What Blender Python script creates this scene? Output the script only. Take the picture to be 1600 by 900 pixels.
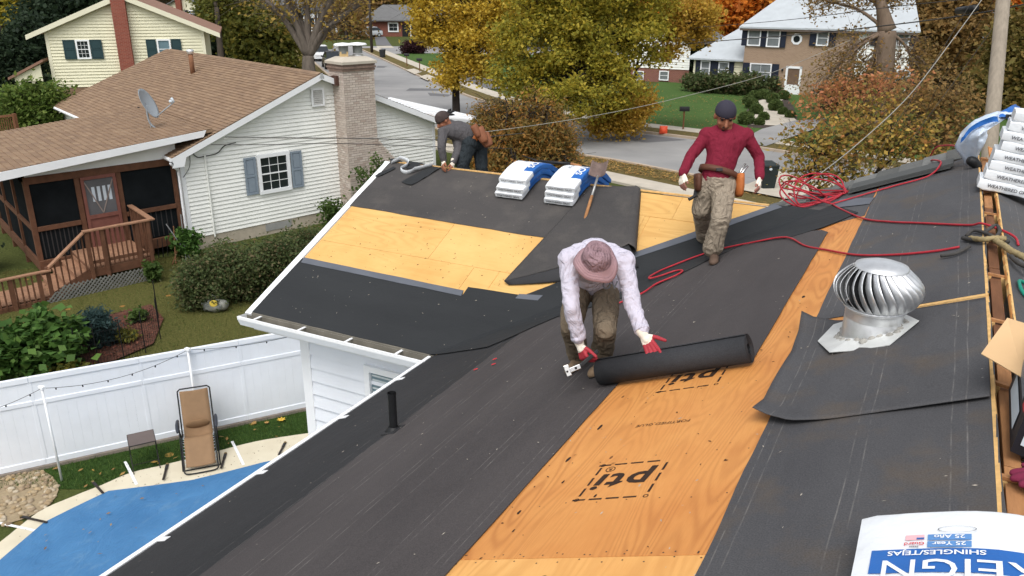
import bpy, bmesh, math, random
import numpy as np
from mathutils import Vector, Matrix, noise as mnoise
random.seed(7); RNG = np.random.default_rng(7)
for o in list(bpy.data.objects): bpy.data.objects.remove(o)
SC = bpy.context.scene
COL = SC.collection
R = math.radians
# ------------------------------------------------------------------ camera
CAMZ = 7.2
F_PX, PITCH, ROLL, AZ = 1265.2, R(20.06), R(-0.235), R(27.871)
_fh = Vector((-math.sin(AZ), math.cos(AZ), 0)); _rt = Vector((math.cos(AZ), math.sin(AZ), 0)); _up = Vector((0, 0, 1))
CF = math.cos(PITCH)*_fh - math.sin(PITCH)*_up
_U = math.sin(PITCH)*_fh + math.cos(PITCH)*_up
CR = math.cos(ROLL)*_rt - math.sin(ROLL)*_U
CU = math.sin(ROLL)*_rt + math.cos(ROLL)*_U
CAMP = Vector((0, 0, CAMZ))
cd = bpy.data.cameras.new('camera'); cam = bpy.data.objects.new('camera', cd); COL.objects.link(cam)
cd.sensor_width = 36; cd.lens = F_PX*36/1600; cd.clip_start = .05; cd.clip_end = 2000
m3 = Matrix((CR, CU, -CF)).transposed(); cam.matrix_world = Matrix.Translation(CAMP) @ m3.to_4x4()
SC.camera = cam
# ------------------------------------------------------------------ sky, sun, exposure (soft overcast afternoon)
SUN_EL, SUN_AZ = R(58), R(165)      # azimuth measured from +Y towards +X
w = bpy.data.worlds.new('World'); SC.world = w; w.use_nodes = True
nt = w.node_tree; bgn = nt.nodes['Background']
sky = nt.nodes.new('ShaderNodeTexSky'); sky.sky_type = 'NISHITA'; sky.sun_disc = False
sky.sun_elevation = SUN_EL; sky.sun_rotation = SUN_AZ; sky.air_density = 1.0; sky.dust_density = 4.0; sky.ozone_density = 1.0
hs = nt.nodes.new('ShaderNodeHueSaturation'); hs.inputs['Saturation'].default_value = .22
nt.links.new(sky.outputs[0], hs.inputs['Color']); nt.links.new(hs.outputs[0], bgn.inputs['Color'])
bgn.inputs['Strength'].default_value = .15
sl = bpy.data.lights.new('sun', 'SUN'); sl.energy = .75; sl.angle = R(40); sl.color = (1, .97, .92)
sun = bpy.data.objects.new('sun', sl); COL.objects.link(sun)
_sd = Vector((math.sin(SUN_AZ)*math.cos(SUN_EL), math.cos(SUN_AZ)*math.cos(SUN_EL), math.sin(SUN_EL)))
sun.rotation_euler = (-_sd).to_track_quat('-Z', 'Y').to_euler()
sun.location = (0, 0, 30)
SC.view_settings.view_transform = 'Standard'; SC.view_settings.look = 'None'
SC.view_settings.exposure = .5; SC.view_settings.gamma = 1
SC.render.engine = 'CYCLES'
# ------------------------------------------------------------------ helpers
def ray(px, py): return (CF*F_PX + CR*(px-800) - CU*(py-450)).normalized()
def G(px, py, z=0.0):                       # where a sight line meets the level z
    d = ray(px, py); return CAMP + d*((z-CAMZ)/d.z)
def at(px, py, dep):                        # the point at that depth along the viewing axis
    d = CF*F_PX + CR*(px-800) - CU*(py-450); return CAMP + d*(dep/F_PX)
def onplane(px, py, q, n):
    d = ray(px, py); n = Vector(n); return CAMP + d*(n.dot(Vector(q)-CAMP)/n.dot(d))
def depth(p): return (Vector(p)-CAMP).dot(CF)
def srgb(r, g, b):
    return tuple(((c/255)/12.92 if c/255 <= .04045 else ((c/255+.055)/1.055)**2.4) for c in (r, g, b))

class NB:
    def __init__(s, name):
        s.m = bpy.data.materials.new(name); s.m.use_nodes = True; s.t = s.m.node_tree
        s.p = s.t.nodes['Principled BSDF']; s.tc = s.t.nodes.new('ShaderNodeTexCoord')
    def n(s, typ, **kw):
        x = s.t.nodes.new('ShaderNode'+typ)
        for k, v in kw.items():
            if k.startswith('_'): setattr(x, k[1:], v)
            else:
                i = x.inputs[k.replace('__', ' ')]
                if hasattr(v, 'is_output'): s.t.links.new(v, i)
                else: i.default_value = v
        return x
    def link(s, a, b): s.t.links.new(a, b)
    def math(s, op, a, b=0.0, c=None):
        x = s.t.nodes.new('ShaderNodeMath'); x.operation = op
        for i, v in enumerate((a, b) if c is None else (a, b, c)):
            if hasattr(v, 'is_output'): s.t.links.new(v, x.inputs[i])
            else: x.inputs[i].default_value = v
        return x.outputs[0]
    def coords(s, scale=(1, 1, 1), out='Object'):
        mp = s.n('Mapping', Scale=scale); s.link(s.tc.outputs[out], mp.inputs['Vector']); return mp.outputs[0]
    def noise(s, scale, detail=4., rough=.55, vec=None, dist=0.):
        x = s.n('TexNoise', Scale=scale, Detail=detail, Roughness=rough, Distortion=dist)
        s.link(vec if vec is not None else s.tc.outputs['Object'], x.inputs['Vector']); return x.outputs['Fac']
    def ramp(s, fac, stops, interp='LINEAR'):
        x = s.t.nodes.new('ShaderNodeValToRGB'); x.color_ramp.interpolation = interp; e = x.color_ramp.elements
        while len(e) < len(stops): e.new(.5)
        for el, (pos, c) in zip(e, stops): el.position = pos; el.color = tuple(c)+((1,) if len(c) == 3 else ())
        s.link(fac, x.inputs[0]); return x.outputs[0]
    def mix(s, fac, a, b, mode='MIX'):
        x = s.t.nodes.new('ShaderNodeMix'); x.data_type = 'RGBA'; x.blend_type = mode
        for i, v in ((0, fac), (6, a), (7, b)):
            if hasattr(v, 'is_output'): s.link(v, x.inputs[i])
            else: x.inputs[i].default_value = (tuple(v)+(1,) if isinstance(v, tuple) and len(v) == 3 else v)
        return x.outputs[2]
    def color(s, c):
        if hasattr(c, 'is_output'): s.link(c, s.p.inputs['Base Color'])
        else: s.p.inputs['Base Color'].default_value = tuple(c)+(1,)
    def bump(s, h, strength=.3, dist=.01):
        b = s.n('Bump', Strength=strength, Distance=dist, Height=h); s.link(b.outputs[0], s.p.inputs['Normal']); return b
    def fin(s, rough=.8, metal=0., spec=.3):
        s.p.inputs['Roughness'].default_value = rough; s.p.inputs['Metallic'].default_value = metal
        s.p.inputs['Specular IOR Level'].default_value = spec; return s.m
MC = {}
def mat(name, col, rough=.8, var=.12, vs=4., bump=.15, bs=60., metal=0., spec=.3, col2=None, stretch=(1, 1, 1), bd=.004):
    if name in MC: return MC[name]
    b = NB(name); c = srgb(*col); v = b.coords(stretch)
    f = b.noise(vs, 5, .6, v)
    lo = tuple(x*(1-var) for x in c); hi = srgb(*col2) if col2 else tuple(min(1, x*(1+var)) for x in c)
    b.color(b.ramp(f, [(.3, lo), (.7, hi)]))
    if bump: b.bump(b.noise(bs, 3, .6, v), bump, bd)
    MC[name] = b.fin(rough, metal, spec); return MC[name]
def leafmat(name, cols, rough=.6, trans=.45, gain=1.33):
    if name in MC: return MC[name]
    b = NB(name); g = b.t.nodes.new('ShaderNodeNewGeometry')
    n = len(cols); lin = [tuple(min(.8, gain*x) for x in srgb(*c)) for c in cols]; st = [((i+.5)/n, c) for i, c in enumerate(lin)]
    c = b.ramp(g.outputs['Random Per Island'], st)
    big = b.noise(.5, 2, .5); c = b.mix(b.math('MULTIPLY', b.math('SUBTRACT', big, .42), 1.6), c, lin[0])
    b.color(c); m = b.fin(rough, 0, .2)
    tr = b.n('BsdfTranslucent'); b.link(c, tr.inputs['Color'])
    mx = b.n('MixShader', Fac=trans); b.link(b.p.outputs[0], mx.inputs[1]); b.link(tr.outputs[0], mx.inputs[2])
    b.link(mx.outputs[0], b.t.nodes['Material Output'].inputs['Surface'])
    MC[name] = m; return m
def islandmat(name, cols, rough=.85, bump=.3, bs=80., spec=.2, metal=0.):
    if name in MC: return MC[name]
    b = NB(name); g = b.t.nodes.new('ShaderNodeNewGeometry'); n = len(cols)
    c = b.ramp(g.outputs['Random Per Island'], [((i+.5)/n, srgb(*c)) for i, c in enumerate(cols)])
    f = b.noise(6, 4, .6); c = b.mix(b.math('MULTIPLY', f, .5), c, b.mix(.5, c, (0, 0, 0)))
    b.color(c); b.bump(b.noise(bs, 3), bump, .004)
    MC[name] = b.fin(rough, metal, spec); return MC[name]

class MB:
    """collects shapes; build() links them as one mesh object"""
    def __init__(s, xf=None): s.v, s.f, s.mi, s.xf = [], [], [], xf
    def add(s, vs, fs, m=0):
        k = len(s.v); s.v += [tuple(s.xf(*p)) if s.xf else tuple(p) for p in vs]
        for f in fs: s.f.append(tuple(i+k for i in f)); s.mi.append(m)
        return s
    def quad(s, a, b, c, d, m=0): return s.add([a, b, c, d], [(0, 1, 2, 3)], m)
    def box(s, lo, hi, m=0):
        (x0, y0, z0), (x1, y1, z1) = lo, hi
        return s.add([(x0,y0,z0),(x1,y0,z0),(x1,y1,z0),(x0,y1,z0),(x0,y0,z1),(x1,y0,z1),(x1,y1,z1),(x0,y1,z1)],
                     [(3,2,1,0),(4,5,6,7),(0,1,5,4),(1,2,6,5),(2,3,7,6),(3,0,4,7)], m)
    def beam(s, a, b, w, h, up=(0, 0, 1), m=0):
        a, b = Vector(a), Vector(b); d = (b-a).normalized(); x = d.cross(Vector(up))
        if x.length < 1e-4: x = d.cross(Vector((1, 0, 0)))
        x.normalize(); z = x.cross(d); vs = []
        for p in (a, b):
            for sx, sz in ((-1,-1),(1,-1),(1,1),(-1,1)): vs.append(p + x*(sx*w/2) + z*(sz*h/2))
        return s.add(vs, [(0,1,2,3),(7,6,5,4),(0,4,5,1),(1,5,6,2),(2,6,7,3),(3,7,4,0)], m)
    def tube(s, pts, rad, n=8, cap=True, m=0):
        P = [Vector(p) for p in pts]; rs = rad if isinstance(rad, (list, tuple)) else [rad]*len(P)
        d0 = (P[1]-P[0]).normalized(); x = d0.orthogonal().normalized(); vs = []; fs = []
        for i, p in enumerate(P):
            d = ((P[min(i+1, len(P)-1)]-P[max(i-1, 0)])).normalized()
            x = (x - d*x.dot(d)); x = x.normalized() if x.length > 1e-6 else d.orthogonal().normalized(); y = d.cross(x)
            for k in range(n):
                a = 2*math.pi*k/n; vs.append(p + (x*math.cos(a)+y*math.sin(a))*rs[i])
        for i in range(len(P)-1):
            for k in range(n):
                k2 = (k+1) % n; fs.append((i*n+k, i*n+k2, (i+1)*n+k2, (i+1)*n+k))
        if cap: fs += [tuple(range(n))[::-1], tuple(range((len(P)-1)*n, len(P)*n))]
        return s.add(vs, fs, m)
    def lathe(s, c, prof, n=24, m=0, cap=False):
        c = Vector(c); vs = []; fs = []
        for r, z in prof:
            for k in range(n):
                a = 2*math.pi*k/n; vs.append((c.x+r*math.cos(a), c.y+r*math.sin(a), c.z+z))
        for i in range(len(prof)-1):
            for k in range(n):
                k2 = (k+1) % n; fs.append((i*n+k, i*n+k2, (i+1)*n+k2, (i+1)*n+k))
        if cap: fs += [tuple(range(n))[::-1], tuple(range((len(prof)-1)*n, len(prof)*n))]
        return s.add(vs, fs, m)
    def prism(s, poly, z0, z1, m=0):
        n = len(poly); vs = [(x, y, z0) for x, y in poly]+[(x, y, z1) for x, y in poly]
        return s.add(vs, [tuple(range(n))[::-1], tuple(range(n, 2*n))]+[(i, (i+1) % n, n+(i+1) % n, n+i) for i in range(n)], m)
    def grid(s, fn, nu, nv, m=0, thick=None):
        vs = [fn(i/nu, j/nv) for i in range(nu+1) for j in range(nv+1)]; w_ = nv+1
        return s.add(vs, [(i*w_+j, (i+1)*w_+j, (i+1)*w_+j+1, i*w_+j+1) for i in range(nu) for j in range(nv)], m)
    def build(s, name, mats, parent=None, mw=None, smooth=False, bevel=0., solid=0., recalc=True):
        me = bpy.data.meshes.new(name); me.from_pydata(s.v, [], s.f)
        ms = mats if isinstance(mats, (list, tuple)) else [mats]
        for m_ in ms: me.materials.append(m_)
        if len(ms) > 1: me.polygons.foreach_set('material_index', s.mi)
        if recalc:
            bm = bmesh.new(); bm.from_mesh(me); bmesh.ops.recalc_face_normals(bm, faces=bm.faces); bm.to_mesh(me); bm.free()
        if smooth: me.polygons.foreach_set('use_smooth', [True]*len(me.polygons))
        me.update(); return link(name, me, parent, mw, bevel, solid)
def link(name, me, parent=None, mw=None, bevel=0., solid=0.):
    o = bpy.data.objects.new(name, me); COL.objects.link(o)
    if mw is not None: o.matrix_basis = mw
    if parent is not None: o.parent = parent; o.matrix_parent_inverse = parent.matrix_basis.inverted()
    if solid: md = o.modifiers.new('solid', 'SOLIDIFY'); md.thickness = solid; md.offset = 0
    if bevel: md = o.modifiers.new('bevel', 'BEVEL'); md.width = bevel; md.segments = 2; md.limit_method = 'ANGLE'
    return o
def tag(o, label=None, cat=None, group=None, kind=None):
    if label: o['label'] = label
    if cat: o['category'] = cat
    if group: o['group'] = group
    if kind: o['kind'] = kind
    return o
def thing(name, label, cat, loc=(0, 0, 0), group=None):
    o = bpy.data.objects.new(name, None); COL.objects.link(o); o.matrix_basis = Matrix.Translation(Vector(loc)); o.empty_display_size = .1
    return tag(o, label, cat, group)
def copy_tree(o, delta, label=None, parent=None):
    c = o.copy(); COL.objects.link(c)
    if parent is None: c.matrix_basis = delta @ o.matrix_basis
    else: c.parent = parent; c.matrix_parent_inverse = o.matrix_parent_inverse
    if label: c['label'] = label
    for ch in list(o.children): copy_tree(ch, delta, None, c)
    return c
TMP = bpy.data.scenes.new('workbench')      # scratch scene for evaluating text and remeshes
def tmpdg():
    with bpy.context.temp_override(scene=TMP, view_layer=TMP.view_layers[0]): dg = bpy.context.evaluated_depsgraph_get(); dg.update(); return dg
def textmesh(txt, size, font_bold=False, align='CENTER', shear=0., sx=1.):
    c = bpy.data.curves.new('t', 'FONT'); c.body = txt; c.size = size; c.align_x = align; c.align_y = 'CENTER'; c.shear = shear
    c.resolution_u = 3; c.space_character = 1.12 if txt == 'pti' else 1.0
    if font_bold: c.offset = size*.02*font_bold
    o = bpy.data.objects.new('t', c); TMP.collection.objects.link(o); dg = tmpdg()
    me = o.evaluated_get(dg).to_mesh(); vs = [(v.co.x*sx, v.co.y) for v in me.vertices]; fs = [tuple(p.vertices) for p in me.polygons]
    o.evaluated_get(dg).to_mesh_clear(); bpy.data.objects.remove(o); bpy.data.curves.remove(c); return vs, fs
def text_on(name, txt, size, fn, mat_, parent, bold=False, shear=0., mw=None, sx=1.):
    vs, fs = textmesh(txt, size, bold, shear=shear, sx=sx); b = MB(); b.add([fn(x, y) for x, y in vs], fs)
    return b.build(name, mat_, parent, mw, recalc=False)
def ipt(P, t):                              # smooth curve through points
    n = len(P)-1; x = min(max(t, 0), .99999)*n; i = int(x); f = x-i
    p0, p1, p2, p3 = (Vector(P[max(i-1, 0)]), Vector(P[i]), Vector(P[i+1]), Vector(P[min(i+2, n)]))
    return .5*((2*p1)+(p2-p0)*f+(2*p0-5*p1+4*p2-p3)*f*f+(3*p1-p0-3*p2+p3)*f*f*f)
def curve(P, k=8): n = (len(P)-1)*k; return [ipt(P, i/n) for i in range(n+1)]
# ---------------------------------------------------------------- leaves as one mesh of small folded blades
def leaf_mesh(name, C, S, mat_, parent=None, up=.3, hang=0., aspect=1.7, kind=None):
    n = len(C); C = np.asarray(C, float); S = np.asarray(S, float).reshape(-1, 1)
    d = RNG.normal(size=(n, 3)); d[:, 2] = d[:, 2]*(1-up) - hang*1.5; d /= np.linalg.norm(d, axis=1, keepdims=True)
    e = RNG.normal(size=(n, 3)); e[:, 2] *= .6; e -= d*(e*d).sum(1, keepdims=True); e /= np.linalg.norm(e, axis=1, keepdims=True)
    nn = np.cross(d, e); L = S*aspect
    V = np.stack([C-d*L*.5, C+e*S*.5+nn*S*.15, C+d*L*.5, C-e*S*.5+nn*S*.15], 1).reshape(-1, 3)
    me = bpy.data.meshes.new(name); me.vertices.add(4*n); me.vertices.foreach_set('co', V.ravel())
    me.loops.add(4*n); me.loops.foreach_set('vertex_index', np.arange(4*n)); me.polygons.add(n)
    me.polygons.foreach_set('loop_start', np.arange(0, 4*n, 4)); me.materials.append(mat_); me.update(calc_edges=True)
    o = link(name, me, parent)
    if kind: o['kind'] = kind
    return o
def clumps(cen, rad, k, shell=.55):
    c = np.asarray(cen, float); r = np.asarray(rad, float); d = RNG.normal(size=(k, 3)); d /= np.linalg.norm(d, axis=1, keepdims=True)
    q = shell + (1-shell)*RNG.random((k, 1)); q *= (.86+.28*RNG.random((k, 1))); return c + d*q*r
def scatter(K, per, cr, flat=.75):
    P = np.repeat(K, per, 0); n = len(P); d = RNG.normal(size=(n, 3))*cr*.55; d[:, 2] *= flat; return P+d
def tree(name, label, base, lobes, leafm, barkm, nclump=120, per=120, cr=.8, ls=.16, trunk=.25, forkz=.35, hang=0., group=None, cat='tree', lean=(0, 0), limbs=5, up=.3, bare=0, aspect=1.6, extra=None, twig=1., lead=True, limbk=1.):
    """lobes: list of (centre offset, radii). A tapered trunk forks to limbs that reach the leaf clumps."""
    base = Vector(base); t = thing(name, label, cat, base, group); B = MB()
    vol = [l[1][0]*l[1][1]*l[1][2] for l in lobes]; tot = sum(vol); K = []
    for (c, r), v_ in zip(lobes, vol): K.append(clumps(base+Vector(c), r, max(4, int(nclump*v_/tot))))
    K = np.concatenate(K); top = max((c[2]+r[2]) for c, r in lobes)
    cen = sum((Vector(c)*v_ for (c, r), v_ in zip(lobes, vol)), Vector())/tot
    fork = base + Vector((cen.x*.35+lean[0], cen.y*.35+lean[1], top*forkz))
    mid = (base+fork)/2 + Vector((random.uniform(-.1, .1), random.uniform(-.1, .1), 0))*top*.15
    trk = curve([base+Vector((0, 0, -.3)), mid, fork], 5); B.tube(trk, [trunk*(1.25-.5*i/10) if i else trunk*1.5 for i in range(len(trk))], 10)
    apex = base+Vector((cen.x, cen.y, top*.92))
    if lead:
        ld = curve([fork, (fork+apex)/2+Vector((random.uniform(-.3, .3), random.uniform(-.3, .3), 0)), apex], 4); B.tube(ld, [trunk*(.78-.66*i/8) for i in range(len(ld))], 8)
    # limbs: k-means style heads
    idx = RNG.choice(len(K), min(limbs, len(K)), replace=False); H = K[idx].copy()
    for _ in range(4):
        a = ((K[:, None]-H[None])**2).sum(2).argmin(1)
        for j in range(len(H)):
            if (a == j).any(): H[j] = K[a == j].mean(0)
    for j in range(len(H)):
        h = Vector(H[j]); st0 = fork
        if lead:
            hd = math.hypot(h.x-fork.x, h.y-fork.y); q = (h.z-.7*hd-fork.z)/max(.1, apex.z-fork.z); st0 = ipt(ld, max(0, min(.8, q)))
        l1 = st0 + (h-st0)*.5 + Vector((0, 0, (h-st0).length*.10)); pts = curve([st0, l1, h], 4)
        B.tube(pts, [limbk*trunk*((.62 if not lead else .42)-(.42 if not lead else .3)*i/8) for i in range(len(pts))], 7)
        for k in K[a == j]:
            k = Vector(k); s_ = ipt([st0, l1, h], random.uniform(.35, .95)); q = s_+(k-s_)*.5+Vector((random.uniform(-.2, .2),)*3)*(k-s_).length*.4+Vector((0, 0, hang*.6+.1*(k-s_).length))
            B.tube([s_, q, k], [trunk*.17*twig, trunk*.1*twig, trunk*.03*twig], 4, cap=False)
            for _ in range(bare):
                e = k+Vector((random.gauss(0, 1), random.gauss(0, 1), random.gauss(.3, .8)))*cr*.9
                B.tube([q+(k-q)*random.random(), (k+e)/2+Vector((0, 0, .1)), e], [trunk*.06*twig, trunk*.04*twig, trunk*.02*twig], 3, cap=False)
    B.build('trunk', barkm, t, smooth=True, recalc=False)
    if per:
        P = scatter(K, per, cr)
        if hang: P[:, 2] -= np.abs(RNG.normal(size=len(P)))*hang
        leaf_mesh('crown', P, ls*(.6+.8*RNG.random(len(P))), leafm, t, up, hang*.6, aspect)
    return t
def shrub(name, label, base, rad, leafm, n=3000, ls=.06, barkm=None, group=None, cat='shrub', k=40, cr=None, up=.3, aspect=1.6):
    base = Vector(base); t = thing(name, label, cat, base, group); r = Vector(rad)
    K = clumps(base+Vector((0, 0, r.z*.55)), (r.x*.85, r.y*.85, r.z*.5), k, .35); K[:, 2] = np.maximum(K[:, 2], base.z+.05*r.z)
    P = scatter(K, max(1, n//k), cr or max(r.x, r.y)*.33, .9); P[:, 2] = np.maximum(P[:, 2], base.z+.02)
    leaf_mesh('foliage', P, ls*(.6+.8*RNG.random(len(P))), leafm, t, up, 0, aspect)
    B = MB()
    for i in range(0, k, 2):
        e = Vector(K[i]); B.tube([base+Vector((random.uniform(-.2, .2)*r.x, random.uniform(-.2, .2)*r.y, -.05)), (base+e)/2+Vector((0, 0, .1*r.z)), e], [.022, .014, .005], 4, cap=False)
    B.build('stem', barkm or MAT_BARK, t, recalc=False); return t
# ------------------------------------------------------------------ materials
def felt_mat(name, c0, c1, lines=(), axis=0, stain=None, speck=1., rough=.78):
    b = NB(name); ob = b.tc.outputs['Object']; sep = b.n('SeparateXYZ', Vector=ob)
    big = b.noise(.9, 5, .6, b.coords((1.6, .5, 1) if axis == 0 else (.5, 1.6, 1))); fine = b.noise(160, 2, .5)
    c = b.ramp(big, [(.3, srgb(*c0)), (.7, srgb(*c1))])
    if stain: c = b.mix(b.ramp(b.noise(2.3, 6, .65), [(.5, (0, 0, 0)), (.72, (.75, .75, .75))]), c, srgb(*stain))
    c = b.mix(.16, c, b.ramp(fine, [(.3, (.0, .0, .0)), (.75, tuple(2.6*x for x in srgb(*c1)))]))
    wob = b.math('MULTIPLY', b.math('SUBTRACT', b.noise(1.1, 2, .5), .5), .03)
    x = b.math('ADD', sep.outputs[axis], wob); tot = None
    for l in lines:
        d = b.math('LESS_THAN', b.math('ABSOLUTE', b.math('SUBTRACT', x, l)), .0028)
        tot = d if tot is None else b.math('MAXIMUM', tot, d)
    if tot is not None:
        brk = b.ramp(b.noise(7, 4, .7), [(.40, (0, 0, 0)), (.70, (.5, .5, .5))])
        c = b.mix(b.math('MULTIPLY', tot, brk), c, srgb(138, 134, 130))
    # pale scraps and staple heads
    vo = b.n('TexVoronoi', Scale=6.0, Randomness=1.0); b.link(b.coords((1, 1, 1)), vo.inputs['Vector'])
    sp = b.math('LESS_THAN', vo.outputs['Distance'], .026*speck); sel = b.math('GREATER_THAN', b.n('SeparateColor', Color=vo.outputs['Color']).outputs[0], .5)
    c = b.mix(b.math('MULTIPLY', b.math('MULTIPLY', sp, sel), .6), c, srgb(150, 146, 138))
    b.color(c)
    wr = b.noise(3.0, 4, .6, b.coords((1, .35, 1) if axis == 0 else (.35, 1, 1)))
    h = b.math('ADD', b.math('MULTIPLY', wr, 1.0), b.math('MULTIPLY', fine, .05)); b.bump(h, .6, .03)
    return b.fin(rough, 0, .22)
def ply_mat(name, lo, mid, hi, axis=1, ring=38., seed=0.):
    b = NB(name); mp = b.n('Mapping', Scale=((3.2, .42, 1) if axis == 1 else (.42, 3.2, 1)), Location=(seed, seed*1.7, 0)); b.link(b.tc.outputs['Object'], mp.inputs['Vector'])
    v = mp.outputs[0]; base = b.noise(1.0, 2, .45, v, .3)
    ringv = b.math('SINE', b.math('MULTIPLY', base, ring*3.4)); big = b.noise(.55, 3, .5, v)
    g = b.math('ADD', b.math('MULTIPLY', ringv, .5), .5); g = b.math('POWER', g, 2.0)
    fib = b.noise(22, 4, .7, b.n('Mapping', Scale=((6, .5, 1) if axis == 1 else (.5, 6, 1)), Vector=b.tc.outputs['Object']).outputs[0])
    c = b.mix(b.math('MULTIPLY', g, b.ramp(big, [(.34, (.10, .10, .10)), (.66, (.62, .62, .62))])), b.ramp(fib, [(.25, srgb(*mid)), (.8, srgb(*hi))]), srgb(*lo))
    c = b.mix(b.ramp(b.noise(1.3, 4, .6), [(.35, (.0, .0, .0)), (.8, (.55, .55, .55))]), c, srgb(*mid), 'MULTIPLY')
    c = b.mix(.6, c, b.mix(.5, c, b.ramp(b.noise(.8, 3, .5), [(.3, srgb(*lo)), (.7, srgb(*hi))])))
    # small knots
    vo = b.n('TexVoronoi', Scale=1.0); b.link(b.coords((5.5, 2.6, 1) if axis == 1 else (2.6, 5.5, 1)), vo.inputs['Vector'])
    kn = b.math('MULTIPLY', b.math('LESS_THAN', vo.outputs['Distance'], .045), b.math('GREATER_THAN', b.n('SeparateColor', Color=vo.outputs['Color']).outputs[1], .55))
    c = b.mix(b.math('MULTIPLY', kn, .8), c, srgb(88, 52, 26))
    b.color(c); b.bump(b.math('ADD', fib, b.math('MULTIPLY', g, .4)), .18, .003)
    return b.fin(.62, 0, .3)
M_FELT = felt_mat('roofing_felt', (60, 57, 58), (76, 72, 72), [-2.14, -2.19, -2.48, -2.53, -2.86, -3.05, -3.10, -3.38, -3.43, -3.70])
M_FELT2 = felt_mat('roofing_felt_upper', (64, 64, 67), (82, 82, 84), [-.10, -.155, -.47, -.52, -.86, -.91], stain=(92, 80, 66))
M_FELTW = felt_mat('roofing_felt_wing', (58, 57, 57), (76, 73, 72), [], axis=1, stain=(88, 84, 80), speck=1.3)
M_FELTD = felt_mat('roofing_felt_dark', (44, 44, 46), (56, 56, 58), [], speck=.3)
M_ICE = felt_mat('ice_guard_membrane', (36, 38, 40), (46, 48, 50), [], axis=1, speck=1.2, rough=.7)
M_ICEM = felt_mat('ice_guard_membrane_eave', (40, 41, 43), (50, 50, 52), [-3.80, -3.9], axis=0, speck=.8, rough=.7)
M_LAP = mat('grey_lap_strip', (92, 96, 104), .6, .12, 3, .1)
M_PLY = ply_mat('plywood_orange', (158, 92, 42), (206, 142, 76), (222, 162, 94), 1, 46)
M_PLYB = ply_mat('plywood_pale', (196, 138, 72), (224, 168, 96), (234, 186, 118), 1, 30, 3.1)
M_PLYW = ply_mat('plywood_yellow', (184, 136, 72), (212, 170, 100), (224, 186, 120), 0, 34, 1.3)
M_PLYW2 = ply_mat('plywood_yellow_plain', (194, 146, 80), (214, 174, 104), (224, 186, 122), 0, 26, 6.3)
M_PLYE = mat('plywood_edge', (214, 172, 110), .7, .2, 20, .2)
M_WHITE = mat('white_vinyl', (232, 234, 236), .45, .03, 2, .05)
M_WALU = mat('white_aluminium', (236, 238, 240), .35, .03, 3, .03)
M_SID = mat('white_siding', (226, 230, 236), .5, .04, 1.5, .08, 25)
M_SIDN = mat('neighbour_siding', (236, 237, 232), .55, .05, 1.2, .08, 25)
M_CREAM = mat('cream_siding', (224, 220, 192), .6, .05, 1.2, .08, 25)
M_CREAMD = mat('cream_trim', (226, 222, 198), .6, .03, 1.2, .05)
M_GUTIN = mat('weathered_gutter', (122, 118, 108), .6, .2, 6, .2)
M_GLASS = mat('dark_glass', (34, 40, 44), .06, .2, 1, 0, spec=.6)
M_GLASSB = mat('window_glass_blinds', (104, 128, 138), .12, .12, 3, 0, spec=.5)
M_BLIND = mat('blind_slat', (196, 204, 206), .6, .04)
M_BLACK = mat('black_plastic', (30, 31, 33), .5, .2, 8, .1)
M_DARKM = mat('dark_steel', (48, 46, 46), .45, .2, 10, .1, metal=.4)
M_BARK = MAT_BARK = mat('bark', (74, 66, 58), .95, .35, 5, .8, 18, stretch=(1, 1, .25), bd=.03)
M_BARKD = mat('dark_bark', (50, 44, 40), .95, .35, 5, .8, 18, stretch=(1, 1, .25), bd=.03)
M_LUM = mat('weathered_lumber', (164, 118, 78), .8, .25, 5, .4, 40, stretch=(6, .6, 6))
M_LUMP = mat('pale_lumber', (206, 168, 112), .8, .2, 6, .3, 40, stretch=(6, .6, 6))
M_LUMD = mat('dark_lumber', (112, 76, 52), .85, .25, 5, .4, 40, stretch=(6, .6, 6))
M_DECK = mat('stained_deck_wood', (100, 68, 50), .75, .22, 6, .3, 40)
M_DECKL = mat('stained_deck_board', (146, 110, 86), .75, .18, 6, .3, 40)
M_GALV = None
def galv():
    b = NB('galvanised_steel'); n1 = b.noise(9, 5, .6)
    b.color(b.ramp(n1, [(.3, srgb(206, 208, 210)), (.7, srgb(236, 238, 240))]))
    r = b.ramp(b.noise(14, 4, .6), [(.3, (.34, .34, .34)), (.7, (.5, .5, .5))]); b.link(r, b.p.inputs['Roughness'])
    b.bump(b.noise(6, 3), .08, .01); m = b.fin(.32, .82, .5); b.link(r, b.p.inputs['Roughness']); return m
M_GALV = galv()
M_LEAD = mat('flashing_metal', (206, 208, 206), .5, .12, 8, .3, 14, metal=.25, bd=.01)
M_TAR = mat('tar_smear', (58, 54, 52), .7, .4, 18, .5)
M_ASPH = mat('asphalt', (138, 138, 138), .95, .08, .35, .5, 220, col2=(152, 151, 150))
M_ASPHD = mat('asphalt_patch', (104, 104, 106), .95, .10, 2, .5, 220)
M_CONC = mat('concrete', (186, 178, 164), .95, .10, 1.4, .4, 120)
M_KERB = mat('kerb_concrete', (176, 160, 142), .95, .12, 1.4, .4, 120)
M_POOLD = mat('pool_deck_concrete', (206, 196, 172), .92, .06, 1.6, .4, 160, col2=(216, 208, 186))
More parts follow.
